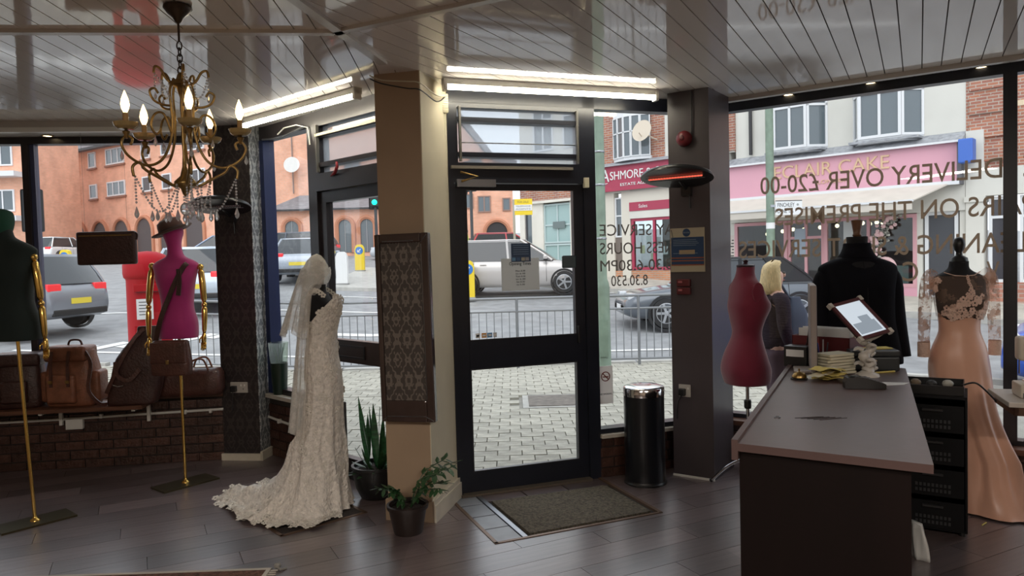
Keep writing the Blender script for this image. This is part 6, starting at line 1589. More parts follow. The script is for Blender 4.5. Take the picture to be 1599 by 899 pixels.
# ---------------------------------------------------------------- people
def person(label, loc, rz, jack, trou, hairm, skin, hair_long, H_=1.63, bag=None):
    t = thing('person', label, 'person', loc, rz)
    s_ = H_ / 1.63
    def S(V): return [tuple(c * s_ for c in v) for v in V]
    V = [(0, 0, .90), (0, 0, 1.02), (-.01, 0, 1.19), (-.015, 0, 1.33), (0, 0, 1.395), (.015, 0, 1.45), (.01, 0, 1.545)]
    E = [(0, 1), (1, 2), (2, 3), (3, 4), (4, 5), (5, 6)]
    Rr = [(.115, .14), (.10, .125), (.11, .14), (.065, .075), (.046, .046), (.072, .066), (.078, .072)]
    for y in (-1, 1):
        n = len(V)
        if y < 0: V += [(-.02, -.165, 1.30), (-.03, -.205, 1.07), (.03, -.215, .885), (.045, -.215, .84)]
        else: V += [(-.01, .165, 1.30), (0, .215, 1.08), (.10, .20, .98), (.14, .195, .965)]
        E += [(3, n), (n, n + 1), (n + 1, n + 2), (n + 2, n + 3)]; Rr += [.052, .042, .028, .026]
        n = len(V); st = .04 * y
        V += [(0, .085 * y, .82), (.01 + st, .085 * y, .48), (-.03 + st, .085 * y, .08), (.10 + st, .09 * y, .035)]
        E += [(0, n), (n, n + 1), (n + 1, n + 2), (n + 2, n + 3)]; Rr += [.085, .058, .04, .034]
    body = link('body', skin_mesh('body', S(V), E, Rr, skin, 2), t)
    J = [(0, 0, .84), (0, 0, .95), (-.005, 0, 1.07), (-.012, 0, 1.2), (-.015, 0, 1.32), (-.005, 0, 1.37)]
    JE = [(i, i + 1) for i in range(5)]; JR = [(.150, .175), (.142, .17), (.13, .155), (.135, .165), (.085, .11), (.065, .07)]
    for y in (-1, 1):
        n = len(J)
        J += [(-.02, -.175, 1.295), (-.032, -.215, 1.07), (.022, -.218, .905)] if y < 0 else [(-.01, .175, 1.295), (0, .22, 1.08), (.085, .205, .99)]
        JE += [(4, n), (n, n + 1), (n + 1, n + 2)]; JR += [.07, .06, .046]
    link('jacket', skin_mesh('jacket', S(J), JE, JR, jack, 2), t)
    T_ = [(0, 0, .92), (0, 0, .84)]; TE = [(0, 1)]; TRr = [(.13, .155), (.125, .15)]
    for y in (-1, 1):
        n = len(T_); st = .04 * y
        T_ += [(0, .088 * y, .76), (.01 + st, .088 * y, .48), (-.03 + st, .088 * y, .10)]; TE += [(1, n), (n, n + 1), (n + 1, n + 2)]; TRr += [.098, .075, .062]
    link('trousers', skin_mesh('trousers', S(T_), TE, TRr, trou, 2), t)
    for y in (-1, 1):
        st = .04 * y; rbox((.26, .09, .07), .03, 3, ((.05 + st) * s_, .09 * y * s_, .037)).build('shoe', BLACKP, t, smooth=1)
    # hand with five fingers at her near side
    for hx, hy, hz, dx, dzv in ((.047, -.217, .845, .25, -1), (.15, .195, .962, 1, -.1)):
        b = Vector((hx, hy, hz)) * s_; ax = Vector((dx, 0, dzv)).normalized(); sd_ = Vector((-ax.z, 0, ax.x)) * -1
        m = MB(); m.tube([b - ax * .02, b + ax * .02, b + ax * .065], [.022, .034, .034], 8)
        for k in range(4):
            o = sd_ * ((k - 1.5) * .015); ln = (.058, .068, .064, .05)[k]
            m.tube([b + ax * .055 + o, b + ax * (.055 + ln * .5) + o + Vector((.0, -.004, 0)), b + ax * (.055 + ln * .85) + o + Vector((-.008, .004, 0))], [.009, .0085, .007], 6)
        m.tube([b + ax * .005 + sd_ * .022, b + ax * .035 + sd_ * .042, b + ax * .06 + sd_ * .045], [.011, .010, .008], 6)
        m.build('hand', skin, body, smooth=2)
    # head details
    F = MB(); F.ball((.088 * s_, 0, 1.497 * s_), (.017, .012, .02), 8, 6); F.build('nose', skin, body, smooth=3)
    for y in (-1, 1):
        MB().ball((.074 * s_, .03 * y * s_, 1.515 * s_), (.010, .012, .009), 8, 6).build('eye', M('eye_dark', (.03, .025, .02), .3), body, smooth=3)
        MB().ball((.005 * s_, .07 * y * s_, 1.495 * s_), (.018, .008, .028), 8, 6).build('ear', skin, body, smooth=3)
    MB().ball((.080 * s_, 0, 1.452 * s_), (.010, .022, .007), 8, 5).build('mouth', M('lips', (.35, .10, .09), .5), body, smooth=3)
    m = MB(); R_ = []; NN = 40
    zz = [(1.628, .02), (1.62, .055), (1.60, .082), (1.565, .098), (1.52, .105), (1.47, .11)] + ([(1.42, .116), (1.375, .115), (1.35, .10)] if hair_long else [])
    for z, r in zz:
        ring = []
        for i in range(NN):
            a = 2 * PI * i / NN; rad = r * (1 + .03 * math.sin(9 * a + z * 20))
            c = math.cos(a)
            fr = rad if z > 1.61 else rad * (1 - .35 * max(0, c)) if z > 1.58 else rad * (1 - 1.0 * max(0, c) ** .55)      # open in front of the face
            ring.append(((-.008 + fr * c * 1.02) * s_, rad * .92 * math.sin(a) * s_, (z - (.0 if not hair_long else .02 * max(0, -c))) * s_))
        R_.append(ring)
    m.loft(R_, True, False); m.build('hair', hairm, t, smooth=3.2)
    return t
SKIN = M('skin', (.55, .32, .24), .5)
PURP = M('plum_padded_jacket', (.018, .010, .018), .8, spec=.2, bump=.5, bs=18, stretch=(1, 1, 5)); PLT = M('plum_trousers', (.05, .022, .035), .8)
BLON = M('blonde_hair', (.62, .46, .22), .5, var=.3, vs=18, stretch=(12, 12, 1))
wm = person('woman with blonde hair in a plum padded jacket walking past the right window', (2.255, 6.32, -.1), math.radians(8), PURP, PLT, BLON, SKIN, True)
m = MB(); m.tube(catmull([(-.13, -.10, 1.30), (-.17, -.02, 1.25), (-.17, .06, 1.25), (-.12, .12, 1.30)], 4), [.03] * 13, 8); m.build('hood', PURP, wm, smooth=2)
hbg = thing('shoulder_bag', 'blue-grey shoulder bag carried by the blonde woman', 'bag', (2.46, 6.42, .86), .3)
bag_body(.20, .14, .34, .6).build('body', M('blue_grey_cloth', (.05, .065, .10), .8), hbg, smooth=2)
MB().tube(catmull([(-.05, 0, .33), (-.13, 0, .45), (-.19, -.02, .53)], 5), .012, 6).build('strap', M('blue_grey_cloth', (.05, .065, .10), .8), hbg, smooth=2)
HIV = M('hi_vis_yellow', (.55, .75, .05), .6, emit=.0)
person('worker in a yellow high visibility jacket beside the dark traffic light', (-2.05, 33.5, g(-2, 33.5) - .1), math.radians(200), HIV, M('navy_trousers', (.02, .025, .05), .8), M('dark_cap', (.05, .05, .06), .6), SKIN, False, 1.75)
# ---------------------------------------------------------------- buildings
FARG = M('far_glass', (.10, .125, .14), .06, ior=1.7); WFR = M('white_window_frame', (.68, .69, .70), .4)
def awin(t, u0, u1, z0, z1, nx=2, nz=1, y=-.03, fw=.05, fr=None, gl=None, top=None, name='window'):
    """framed window part with its panes as sub-parts; local -y faces the shop"""
    m = MB(); frame(m, u0, u1, z0, z1, fw, y - .05, y + .06)
    for k in range(1, nx): xx = u0 + (u1 - u0) * k / nx; m.bx(xx - fw * .45, xx + fw * .45, y - .045, y + .05, z0, z1)
    zs = [z0, z1]
    if top: m.bx(u0, u1, y - .045, y + .05, top - fw * .45, top + fw * .45); zs = [z0, top, z1]
    f_ = m.build(name, fr or WFR, t)
    for a, b in zip(zs[:-1], zs[1:]):
        for k in range(nx):
            x0 = u0 + (u1 - u0) * k / nx; x1 = u0 + (u1 - u0) * (k + 1) / nx
            MB().bx(x0 + fw * .4, x1 - fw * .4, y - .01, y + .01, a + fw * .4, b - fw * .4).build('pane', gl or FARG, f_)
    return f_
S0 = (6.4, 21.6); SA = math.atan2(-.694, .72)
CRW = M('cream_render', (.62, .605, .55), .8, var=.05, vs=1.5)
REDB = brick_mat('red_brick', (.42, .17, .10), (.30, .12, .09), (.42, .36, .30), .225, .075)
PINKF = M('pink_paint', (.64, .33, .40), .45)
PNKD = M('pink_joinery', (.62, .33, .36), .5)
MAR = M('maroon_paint', (.36, .035, .075), .45)
# --- cake shop
cs = thing('cake_shop', 'cream building with pink cake shop front and bay windows above', 'building', (*S0, 0), SA)
MB().bx(.25, 6.05, 0, 5, 4.2, 9).build('upper_wall', CRW, cs)
m = MB(); m.bx(.02, .22, -.05, .3, .2, 4.05); m.bx(5.0, 5.12, -.05, .3, .2, 3.1); m.bx(5.92, 6.05, -.05, .3, .2, 4.1); m.build('pilaster', CRW, cs)
MB().bx(.1, 6.05, -.10, .3, 2.45, 4.2).build('bressummer', CRW, cs)
LEAD = M('weathered_lead', (.30, .31, .33), .6, var=.3, vs=9)
m = MB(); m.prism([(-.42, 4.06), (0, 4.30), (0, 4.06)], .05, 6.05); m.v = [(z, x, y) for x, y, z in m.v]; m.build('lead_ledge', LEAD, cs)
MB().bx(.05, 6.02, -.44, -.38, 4.02, 4.07).build('gutter', WFR, cs)
MB().bx(.10, 5.93, -.30, -.24, 3.14, 4.03).build('fascia', PINKF, cs)
GLT = M('gilt_letters', (.62, .42, .26), .4)
fx = cs
text_part('ECLAIR CAKE', GLT, cs, 1.52, 4.46, 3.57, 3.91, -.31, extr=.02); text_part('LONDON', GLT, cs, 2.7, 3.5, 3.34, 3.44, -.31, extr=.01)
MB().bx(5.93, 6.02, -.34, 0, 3.05, 4.06).build('fascia_end', M('dark_grey_end', (.12, .12, .13), .6), cs)
MB().bx(.05, 5.98, -.36, -.24, 3.05, 3.14).build('awning_box', WFR, cs)
AWN = M('cream_canvas', (.58, .535, .47), .85, var=.06, vs=3)
m = MB(); m.add([(.08, -.34, 3.08), (5.75, -.34, 3.08), (5.25, -1.35, 2.68), (-.02, -1.35, 2.68), (.08, -.34, 3.05), (5.75, -.34, 3.05), (5.25, -1.33, 2.66), (-.02, -1.33, 2.66)], [(0, 1, 2, 3), (7, 6, 5, 4), (0, 3, 7, 4), (1, 5, 6, 2), (0, 4, 5, 1), (3, 2, 6, 7)])
m.build('awning', AWN, cs); MB().bx(-.02, 5.25, -1.36, -1.33, 2.48, 2.68).build('valance', AWN, cs)
MB().bx(-.04, 5.28, -1.39, -1.33, 2.66, 2.71).build('awning_bar', WFR, cs)
# shop front
MB().bx(.2, 5.0, -.06, .2, .1, .62).build('stall_riser', PINKF, cs)
SHG = glass_mat('shop_glass', (.75, .80, .80), 1.5)
for (a, b, n) in ((.2, 1.75, 1), (2.75, 5.0, 2)):
    awin(cs, a, b, .62, 2.43, n, 1, -.02, .09, PNKD, SHG, None, 'shop_window')
dr = awin(cs, 1.75, 2.75, .35, 2.43, 2, 1, .02, .08, PNKD, SHG, 1.95, 'shop_door')
m = MB(); m.bx(.2, 5.0, 2.6, 2.7, .2, 2.9); m.bx(.2, 5.0, .1, 2.7, 2.6, 2.7); m.bx(.2, .25, .1, 2.7, .2, 2.7); m.bx(4.95, 5, .1, 2.7, .2, 2.7); m.bx(.2, 5, .1, 2.7, .2, .35)
m.build('interior', M('shop_interior', (.22, .15, .16), .8), cs)
for (a, b, z0, z1, c) in ((.5, 1.4, .62, 1.25, (.45, .42, .40)), (2.9, 3.6, .62, 1.3, (.5, .48, .46)), (3.9, 4.7, .62, 1.15, (.42, .5, .48))): rbox((b - a, .5, z1 - z0), .03, 2, ((a + b) / 2, .6, (z0 + z1) / 2)).build('display_cabinet', M('cab_%d' % int(a * 10), c, .4), cs)
for k, (u, z) in enumerate(((1.0, 2.1), (1.45, 2.16), (1.75, 2.2), (2.05, 2.18), (2.5, 2.22), (2.95, 2.24), (3.4, 2.25), (3.6, 2.28), (3.78, 2.25), (3.95, 2.28), (4.1, 2.26))):
    MB().ball((u, .35, z), .055, 10, 7).build('hanging_bulb', M('warm_bulb', (1, .85, .55), .4, emit=2.2, ecol=(1, .84, .52)), cs)
for (u, z0, z1, c) in ((1.95, 1.5, 2.2, (.35, .42, .5)), (3.25, 1.75, 2.35, (.5, .52, .52)), (2.86, 1.05, 1.25, (.7, .7, .7))): MB().bx(u, u + .3, -.035, -.03, z0, z1).build('window_poster', M('poster_%d' % int(u * 10), c, .6), cs)
MB().bx(.04, .2, -.06, -.05, .9, 2.1).build('price_list', M('menu_print', (.62, .55, .5), .7), cs)
for k in range(12): MB().bx(.07 + .02 * (k % 3), .17, -.062, -.06, .95 + k * .09, .98 + k * .09).build('print_mark', INK, cs)
m = MB(); rg_ = random.Random(8)
for k in range(260):
    z = rg_.uniform(.95, 2.45); u = 4.28 + .25 * math.sin(z * 3) + rg_.gauss(0, .09); s_ = rg_.uniform(.025, .055)
    m.ball((u, -.14 + rg_.uniform(-.06, .06), z), (s_, s_, s_ * .7), 5, 3)
m.build('flower_garland', M('garland_leaves', (.30, .30, .26), .8, var=.9, vs=14), cs, kind='stuff')
m = MB()
for k in range(60): z = rg_.uniform(1.0, 2.4); s_ = .05; m.ball((4.28 + .25 * math.sin(z * 3) + rg_.gauss(0, .1), -.2, z), s_, 6, 4)
m.build('garland_roses', M('rose_pink', (.75, .5, .5), .7), cs, kind='stuff')
m = MB(); m.tube([(4.3 + .22 * math.cos(a), -.16, 1.12 + .22 * math.sin(a)) for a in [2 * PI * i / 20 for i in range(21)]], .055, 8); m.build('rose_wreath', M('rose_pink', (.75, .5, .5), .7), cs)
# doorway to flats
MB().bx(5.12, 5.92, .1, .2, .3, 3.05).build('side_doorway', M('dark_doorway', (.05, .055, .065), .4), cs)
awin(cs, 5.16, 5.88, .35, 2.45, 1, 1, .05, .08, WFR, M('dark_doorway', (.05, .055, .065), .4), None, 'side_door'); awin(cs, 5.16, 5.88, 2.48, 3.0, 1, 1, .05, .05, WFR)
for (a, b) in ((1.30, 2.85), (3.52, 5.15)):
    bay = MB(); P = [(a, 0), (a + .25, -.42), (b - .38, -.42), (b, 0)]
    bay.prism([(x, y) for x, y in P], 4.22, 4.34); bay.prism(P, 5.95, 6.3); b_ = bay.build('bay_window', WFR, cs)
    awin(cs, a + .25, b - .38, 4.34, 5.95, 2, 1, -.40, .07, top=5.45, name='bay_front')
    for (p, q) in (((b - .38, -.42), (b, 0)), ((a, 0), (a + .25, -.42))):
        d = Vector((q[0] - p[0], q[1] - p[1])); o = thing('bay_side', 'x', 'x'); del o['label']; del o['category']; o.parent = cs; o.location = (p[0], p[1], 0); o.rotation_euler = (0, 0, math.atan2(d.y, d.x))
        m = MB(); frame(m, 0, d.length, 4.34, 5.95, .06, -.02, .05); m.bx(0, d.length, -.02, .05, 5.42, 5.48)
        me = m.mesh('bay_side', WFR); o2 = link('bay_side', me, cs, (p[0], p[1], 0), math.atan2(d.y, d.x)); bpy.data.objects.remove(o)
        for z0, z1 in ((4.38, 5.43), (5.47, 5.9)): MB().bx(.04, d.length - .04, .01, .03, z0, z1).build('pane', FARG, o2)
    MB().bx(a + .02, b, -.46, 0, 4.24, 4.30).build('bay_sill', LEAD, cs)
for u in (1.75, 2.1, 3.98, 4.35):
    m = MB()
    for k in range(9): m.bx(u - .12, u + .17, -.385, -.38, 4.45 + k * .10, 4.49 + k * .10)
    m.build('blind', M('grey_blind', (.25, .26, .28), .6), cs)
MB().tube([(.74, -.08, 4.35), (.74, -.08, 9)], .05, 8).build('downpipe', M('black_pipe', (.03, .03, .032), .5), cs)
MB().bx(.25, 6.05, -.2, 5, 9, 9.3).build('parapet', CRW, cs)
# --- estate agent
ea = thing('estate_agent_building', 'red brick building with maroon estate agent front and bow window', 'building', (*S0, 0), SA)
MB().bx(-4.65, .25, 0, 5, 4.5, 9).build('upper_wall', REDB, ea)
MB().bx(-2.1, .22, -.02, 0.05, 4.5, 9).build('render_panel', CRW, ea); MB().bx(-.20, .25, -.06, 0, 4.55, 9).build('brick_pier', REDB, ea)
MB().bx(-4.65, 0.05, -.10, .3, 3.65, 4.55).build('lintel', CRW, ea)
MB().bx(-4.65, .02, -.28, -.2, 3.70, 4.50).build('fascia', MAR, ea)
m = MB(); m.prism([(-.40, 4.5), (0, 4.66), (0, 4.5)], -4.65, .05); m.v = [(z, x, y) for x, y, z in m.v]; m.build('lead_ledge', LEAD, ea)
text_part('SHMORE & C', LINEW, ea, -4.02, -2.12, 4.06, 4.33, -.29, extr=.015); text_part('O', LINEW, ea, -2.06, -1.84, 4.06, 4.26, -.29, extr=.015)
text_part('A', LINEW, ea, -4.36, -4.05, 4.02, 4.42, -.30, extr=.015); text_part('ESTATE AGENTS', LINEW, ea, -3.62, -2.3, 3.84, 3.93, -.29, extr=.01)
MB().tube([(-4.20 + .24 * math.cos(a), -.295, 4.18 + .22 * math.sin(a)) for a in [PI * (.5 + 1.1 * i / 14) for i in range(15)]], .013, 5).build('logo_swoosh', LINEW, ea)
# bow window of five lights
PB_ = []
for k in range(6): q = k / 5; PB_.append((-4.02 + 1.42 * q, -.34 * math.sin(PI * (.08 + .84 * q)) + .02))
bw_ = MB(); bw_.prism(PB_ + [(-2.6, .05), (-4.02, .05)], 4.64, 4.74); bw_.prism(PB_ + [(-2.6, .05), (-4.02, .05)], 6.05, 6.4); bo = bw_.build('bow_window', WFR, ea)
for p, q in zip(PB_[:-1], PB_[1:]):
    d = Vector((q[0] - p[0], q[1] - p[1])); m = MB(); frame(m, 0, d.length, 4.74, 6.05, .035, -.03, .03); m.bx(0, d.length, -.03, .03, 5.52, 5.56)
    o2 = link('bow_light', m.mesh('bow_light', WFR), ea, (p[0], p[1], 0), math.atan2(d.y, d.x))
    for z0, z1 in ((4.77, 5.52), (5.56, 6.02)): MB().bx(.03, d.length - .03, -.005, .01, z0, z1).build('pane', FARG, o2)
# shop front
CRP = M('cream_pilaster', (.62, .58, .50), .7)
m = MB(); m.bx(-4.65, -4.05, -.08, .2, .6, 3.7); m.build('pilaster', CRP, ea); MB().bx(-3.75, -3.42, -.08, .2, .6, 3.7).build('pilaster', CRP, ea)
awin(ea, -4.05, -3.75, 2.2, 3.5, 1, 1, .02, .05, top=2.9); MB().bx(-4.05, -3.75, -.02, .2, .6, 2.2).build('brown_door', M('brown_panel', (.16, .13, .11), .6), ea)
MB().bx(-3.42, .02, -.12, .1, 3.02, 3.30).build('sub_fascia', MAR, ea); text_part('Sales', LINEW, ea, -3.05, -2.72, 3.11, 3.22, -.13); text_part('Lettings', LINEW, ea, -1.9, -1.4, 3.09, 3.22, -.13)
MB().bx(-3.42, .02, -.10, .1, 2.78, 3.02).build('white_band', CRW, ea); MB().bx(-3.42, .02, -.1, .1, 3.3, 3.7).build('cream_band', CRP, ea)
awin(ea, -3.40, -1.7, 1.12, 2.78, 2, 1, .0, .09, MAR, SHG, None, 'shop_window'); awin(ea, -1.7, 0, .9, 2.78, 2, 1, .0, .09, MAR, SHG, None, 'shop_window')
MB().bx(-4.65, .02, -.05, .2, .2, 1.10).build('stall_riser', brick_mat('orange_brick', (.55, .24, .12), (.45, .19, .10), (.4, .34, .28)), ea)
MB().bx(-3.4, 0, 1.8, 1.9, .6, 3).build('interior', M('agent_interior', (.25, .23, .2), .8), ea)
for (u, z, c) in ((-3.15, 1.65, (.7, .66, .4)), (-2.9, 1.95, (.6, .6, .58)), (-2.75, 1.4, (.7, .68, .5)), (-2.55, 1.9, (.55, .55, .55)), (-2.3, 1.6, (.6, .6, .6))): MB().bx(u, u + .18, .06, .07, z, z + .26).build('property_card', M('card_%d' % int(-u * 100), c, .6), ea)
sd2 = MB(); sd2.lathe([(.003, .0), (.2, .02), (.34, .07), (.345, .075), (.33, .07)], 24, Matrix.Translation((-2.55, -.55, 5.42)) @ Matrix.Rotation(math.radians(75), 4, 'X')); sd2.tube([(-2.55, -.5, 5.4), (-2.45, -.2, 5.25), (-2.4, 0, 5.2)], .025); sd2.tube([(-2.55, -.55, 5.2), (-2.5, -.85, 5.35)], .015)
sd2.build('satellite_dish', M('dish_beige', (.58, .50, .40), .6), ea)
# --- pale corner building
pc_ = thing('corner_building', 'pale corner building with brick band and tall turquoise glazing', 'building', (*S0, 0), SA)
PALE = M('pale_stone', (.68, .65, .58), .8, var=.08, vs=2)
MB().bx(-8.3, -4.65, .0, 6, 4.3, 9.5).build('upper_wall', PALE, pc_)
m = MB(); m.bx(-8.05, -4.65, -.12, .4, 3.62, 4.3); m.build('brick_band', REDB, pc_); m = MB(); m.lathe([(.55, 3.62), (.55, 4.3)], 24, Matrix.Translation((-8.0, .43, 0))); m.build('rounded_corner', REDB, pc_, smooth=.8)
MB().bx(-8.3, -4.65, -.16, .2, 3.55, 3.64).build('string_course', PALE, pc_)
for (a, b) in ((-8.35, -8.1), (-7.75, -7.2), (-5.95, -4.65)): MB().bx(a, b, -.05, .4, .4, 3.6).build('pier', PALE, pc_)
TQ = M('turquoise_glass', (.32, .45, .44), .12, ior=1.5)
awin(pc_, -7.2, -5.95, 2.1, 3.5, 2, 1, .05, .06, M('turquoise_frame', (.45, .55, .55), .5), TQ, 2.75); awin(pc_, -7.2, -5.95, .75, 2.08, 2, 1, .05, .06, M('turquoise_frame', (.45, .55, .55), .5), TQ, None, 'glazed_door')
MB().bx(-6.75, -6.2, -.04, -.02, 2.62, 2.86).build('grey_sign', M('sign_grey', (.14, .18, .18), .5), pc_)
awin(pc_, -8.1, -7.75, 1.0, 3.5, 1, 1, .05, .05, M('dark_frame', (.08, .08, .09), .5)); MB().bx(-8.3, -4.65, .3, .5, .4, 3.6).build('lower_wall', PALE, pc_)
for u in (-7.6, -6.2): awin(pc_, u, u + .95, 5.4, 7.0, 2, 1, -.0, .06, top=6.5)
m = MB(); m.bx(-8.3, -8.2, 0, 6, .3, 4.3); m.build('side_wall', PALE, pc_)
# --- brick building on the right
rbld = thing('brick_shop_building', 'red brick building with cream pier and blue box sign at the right', 'building', (*S0, 0), SA)
MB().bx(6.4, 15, 0, 5, 3.35, 9).build('upper_wall', REDB, rbld)
for k in range(9): MB().bx(6.12, 6.85, -.07, 0, 3.55 + k * .55, 3.95 + k * .55).build('quoin_block', REDB, rbld)
MB().bx(6.06, 6.42, -.12, .3, .2, 4.28).build('pier', CRW, rbld); MB().bx(6.03, 6.46, -.16, .3, 2.62, 2.75).build('pier_moulding', CRW, rbld)
MB().bx(6.05, 15, -.02, .3, 4.3, 9).build('brick_return', REDB, rbld); MB().bx(6.4, 15, -.03, .1, 4.72, 4.84).build('stone_band', M('stone_band', (.65, .52, .36), .8), rbld)
MB().bx(6.42, 15, -.12, .2, 2.75, 3.38).build('fascia', CRW, rbld)
rbox((.30, .34, .55), .03, 2, (6.16, -.45, 3.78)).build('box_sign', M('sign_box_blue', (.05, .14, .50), .4), rbld); MB().box((6.2, -.2, 3.78), (.05, .3, .05)).build('sign_bracket', STEEL, rbld)
for (a, b) in ((6.5, 6.95), (7.1, 9.2), (9.4, 11.5)): awin(rbld, a, b, .75, 2.72, 1 if b - a < 1 else 2, 1, .03, .07, WFR, M('dark_shop_glass', (.05, .05, .06), .08), 2.25, 'shop_window')
MB().bx(6.42, 15, -.03, .3, .1, .75).build('stall_riser', brick_mat('terracotta_tile', (.45, .2, .14), (.38, .16, .12), (.4, .34, .3), .3, .1), rbld)
# far pavement along the facades
fp_ = thing('pavement', 'far pavement along the shops across the road', 'pavement', (0, 0, 0), 0, kind='structure')
c_, s_ = math.cos(SA), math.sin(SA)
def SW_(u, n): return (S0[0] + c_ * u - s_ * n, S0[1] + s_ * u + c_ * n)
P = []; us = [-9 + 1.2 * k for k in range(21)]
for u in us:
    for n in (-2.6, .3): x, y = SW_(u, n); P.append((x, y, g(x, y) + .01))
    x, y = SW_(u, -2.6); P.append((x, y, g(x, y) - .2))
m = MB(); m.add(P, [(3 * k, 3 * k + 1, 3 * k + 4, 3 * k + 3) for k in range(20)] + [(3 * k, 3 * k + 3, 3 * k + 5, 3 * k + 2) for k in range(20)]); m.build('slabs', M('pale_paving', (.46, .43, .37), .85, var=.15, vs=4), fp_)
for k in range(24):
    x, y = SW_(-8.6 + k * .95, -2.62); link('kerb_stone', MATS['_kerbmesh'], fp_, (x, y, g(x, y) + .02), SA)
# --- orange brick flats on the left
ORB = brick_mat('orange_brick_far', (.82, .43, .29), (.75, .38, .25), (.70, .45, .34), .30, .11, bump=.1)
SLATE = M('slate_roof', (.22, .21, .22), .7, var=.25, vs=3, stretch=(1, 1, 6))
ofl = thing('brick_flats', 'orange brick apartment block with arched ground floor and slate roof', 'building', (-26, 50, 0), math.atan2(-.557, .83))
MB().bx(-11.6, 10, 0, 5, 1.5, 10.1).build('wall', ORB, ofl)
m = MB(); m.prism([(-.5, 10.0), (5.5, 10.0), (2.5, 12.6)], -12.1, 10.3); m.v = [(z, x, y) for x, y, z in m.v]; m.build('roof', SLATE, ofl)
MB().bx(-12.1, 10.3, -.55, -.45, 9.95, 10.12).build('gutter', M('black_pipe', (.03, .03, .032), .5), ofl)
OWF = M('white_sash', (.72, .73, .74), .5)
for (a, b, n) in ((-10.0, -8.5, 2), (-6.9, -5.95, 1), (-4.45, -3.48, 1), (-2.1, .2, 3), (2.3, 3.3, 1), (4.6, 5.6, 1), (7.2, 9.2, 3)):
    for (z0, z1) in ((8.75, 9.85), (6.6, 7.6)):
        awin(ofl, a, b, z0, z1, n, 1, -.03, .09, OWF); MB().bx(a - .1, b + .1, -.14, .02, z0 - .14, z0 - .02).build('sill', M('brown_sill', (.30, .14, .09), .7), ofl)
ARD = M('arch_shadow', (.10, .085, .085), .7); ARB = M('arch_brick', (.50, .22, .13), .85)
def arch(t, cx, w_, z0, zt, y=-.02, dark=None):
    r = w_ / 2; P = [(cx - r, z0), (cx + r, z0)] + [(cx + r * math.cos(PI * k / 14), zt - r + r * math.sin(PI * k / 14)) for k in range(15)]
    m = MB(); m.prism(P, y - .02, y + .02); m.v = [(a, c, b) for a, b, c in m.v]; o = m.build('arch_opening', dark or ARD, t)
    m = MB(); m.tube([(cx - r, y - .04, z0)] + [(cx - r * math.cos(PI * k / 14), y - .04, zt - r + r * math.sin(PI * k / 14)) for k in range(15)] + [(cx + r, y - .04, z0)], .13, 6); m.build('arch_ring', ARB, o)
    return o
for cx in (-9.0, -6.2, -3.3, -.5, 2.3, 5.1, 7.9): arch(ofl, cx, 2.0, 2.2, 5.0)
sg = MB().bx(-8.2, -7.4, -.15, -.05, 5.55, 6.1).build('blue_sign', M('sign_navy', (.06, .06, .25), .5), ofl); MB().bx(-7.95, -7.65, -.17, -.15, 5.7, 5.95).build('sign_mark', PAPER, sg)
MB().tube([(-11.4, -.1, 2), (-11.4, -.1, 10)], .09, 6).build('downpipe', M('black_pipe', (.03, .03, .032), .5), ofl)
# wing at the far left
wg = thing('brick_flats_wing', 'orange brick block with white balcony slabs at the far left', 'building', (-35, 44, 0), 0)
MB().bx(-7, 6.6, 0, 5, 1.5, 16).build('wall', ORB, wg)
for z in (4.6, 7.2, 9.8): MB().bx(-7, 6.2, -.9, 0, z, z + .3).build('balcony_slab', WFR, wg)
for z in (5.2, 7.9):
    for u in (-4.5, 1.0, 4.2): awin(wg, u, u + 1.4, z, z + 1.3, 2, 1, -.03, .09, OWF)
# gabled block straight ahead
mb = thing('brick_gable_building', 'orange brick building with a sloping roof line beyond the junction', 'building', (0, 45, 0), 0)
m = MB(); m.prism([(-14.7, 1), (-14.7, 12), (-4.6, 12), (-1.1, 7.6), (.2, 7.4), (.2, 1)], 0, 10); m.v = [(a, c, b) for a, b, c in m.v]; m.build('wall', ORB, mb)
m = MB(); m.prism([(-15.2, 12), (-4.5, 12), (-.9, 7.5), (.5, 7.3), (.5, 7.5), (-.8, 7.8), (-4.3, 12.4), (-15.2, 12.4)], -.3, 10.2); m.v = [(a, c, b) for a, b, c in m.v]; m.build('roof_edge', SLATE, mb)
for (u, z, w_, h_) in ((-1.95, 4.45, .8, 1.0), (-2.75, 4.7, .55, .9), (-.45, 4.5, .5, .8), (-2.4, 6.9, .8, 1.0), (-10, 6.8, 1.0, 1.2), (-7.5, 6.8, 1.0, 1.2)): awin(mb, u, u + w_, z, z + h_, 2 if w_ > .6 else 1, 1, -.03, .07, M('brown_sash', (.30, .18, .14), .5))
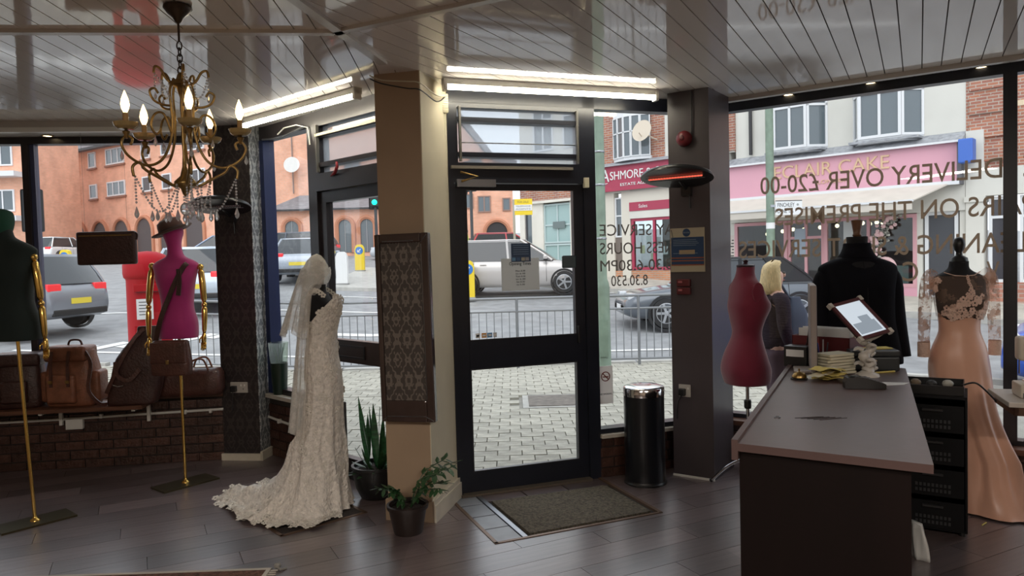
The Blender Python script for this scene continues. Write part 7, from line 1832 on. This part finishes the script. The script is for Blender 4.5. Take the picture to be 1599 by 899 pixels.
arch(mb, -.82, 1.5, 1.4, 3.95, dark=M('black_passage', (.03, .028, .03), .7)); MB().bx(-2.75, .2, -.06, 0, 2.2, 2.4).build('plinth', M('arch_brick', (.50, .22, .13), .85), mb)
MB().bx(-2.65, -1.75, -.05, -.02, 1.8, 2.9).build('garage_door', M('brown_panel', (.16, .13, .11), .6), mb)
dh = MB(); dh.lathe([(.003, 0), (.3, .02), (.48, .12), (.47, .12)], 20, Matrix.Translation((-13.0, -.5, 7.55)) @ Matrix.Rotation(math.radians(80), 4, 'X')); dh.tube([(-13, -.45, 7.55), (-13, 0, 7.5)], .04); dh.build('satellite_dish', M('dish_white', (.7, .68, .64), .6), mb)
MB().tube([(-13.1, -.08, 5.9), (-13.1, -.08, 12)], .035, 6).build('cable_run', M('grey_cable', (.25, .2, .18), .7), mb)
MB().tube([(-11.9, -.12, 5.5), (-11.9, -.12, 12)], .09, 6).build('downpipe', M('rust_pipe', (.28, .13, .09), .7), mb)
# arcade in front of it
ar = thing('brick_arcade', 'single storey brick arcade with hipped slate roof beyond the road', 'building', (0, 42.5, 0), 0)
MB().bx(-13.75, -5.0, 0, 2.6, 1.2, 4.75).build('wall', ORB, ar)
m = MB(); m.add([(-14.0, -.35, 4.72), (-4.8, -.35, 4.72), (-4.8, 2.6, 4.72), (-14.0, 2.6, 4.72), (-12.7, 2.3, 5.75), (-5.4, 2.3, 5.75)], [(0, 1, 5, 4), (1, 2, 5), (2, 3, 4, 5), (3, 0, 4), (3, 2, 1, 0)]); m.build('roof', SLATE, ar)
MB().bx(-14.0, -4.8, -.4, -.32, 4.64, 4.74).build('gutter', M('black_pipe', (.03, .03, .032), .5), ar)
for cx in (-12.55, -9.5, -8.25, -6.9, -5.7): arch(ar, cx, .95 if cx > -12 else 1.0, 2.2, 4.2, dark=M('arcade_glass', (.14, .16, .17), .3))
for cx in (-12.55, -9.5, -8.25, -6.9): MB().bx(cx - .02, cx + .02, -.07, -.03, 2.2, 4.1).build('glazing_bar', M('grey_bar', (.3, .3, .3), .5), ar)
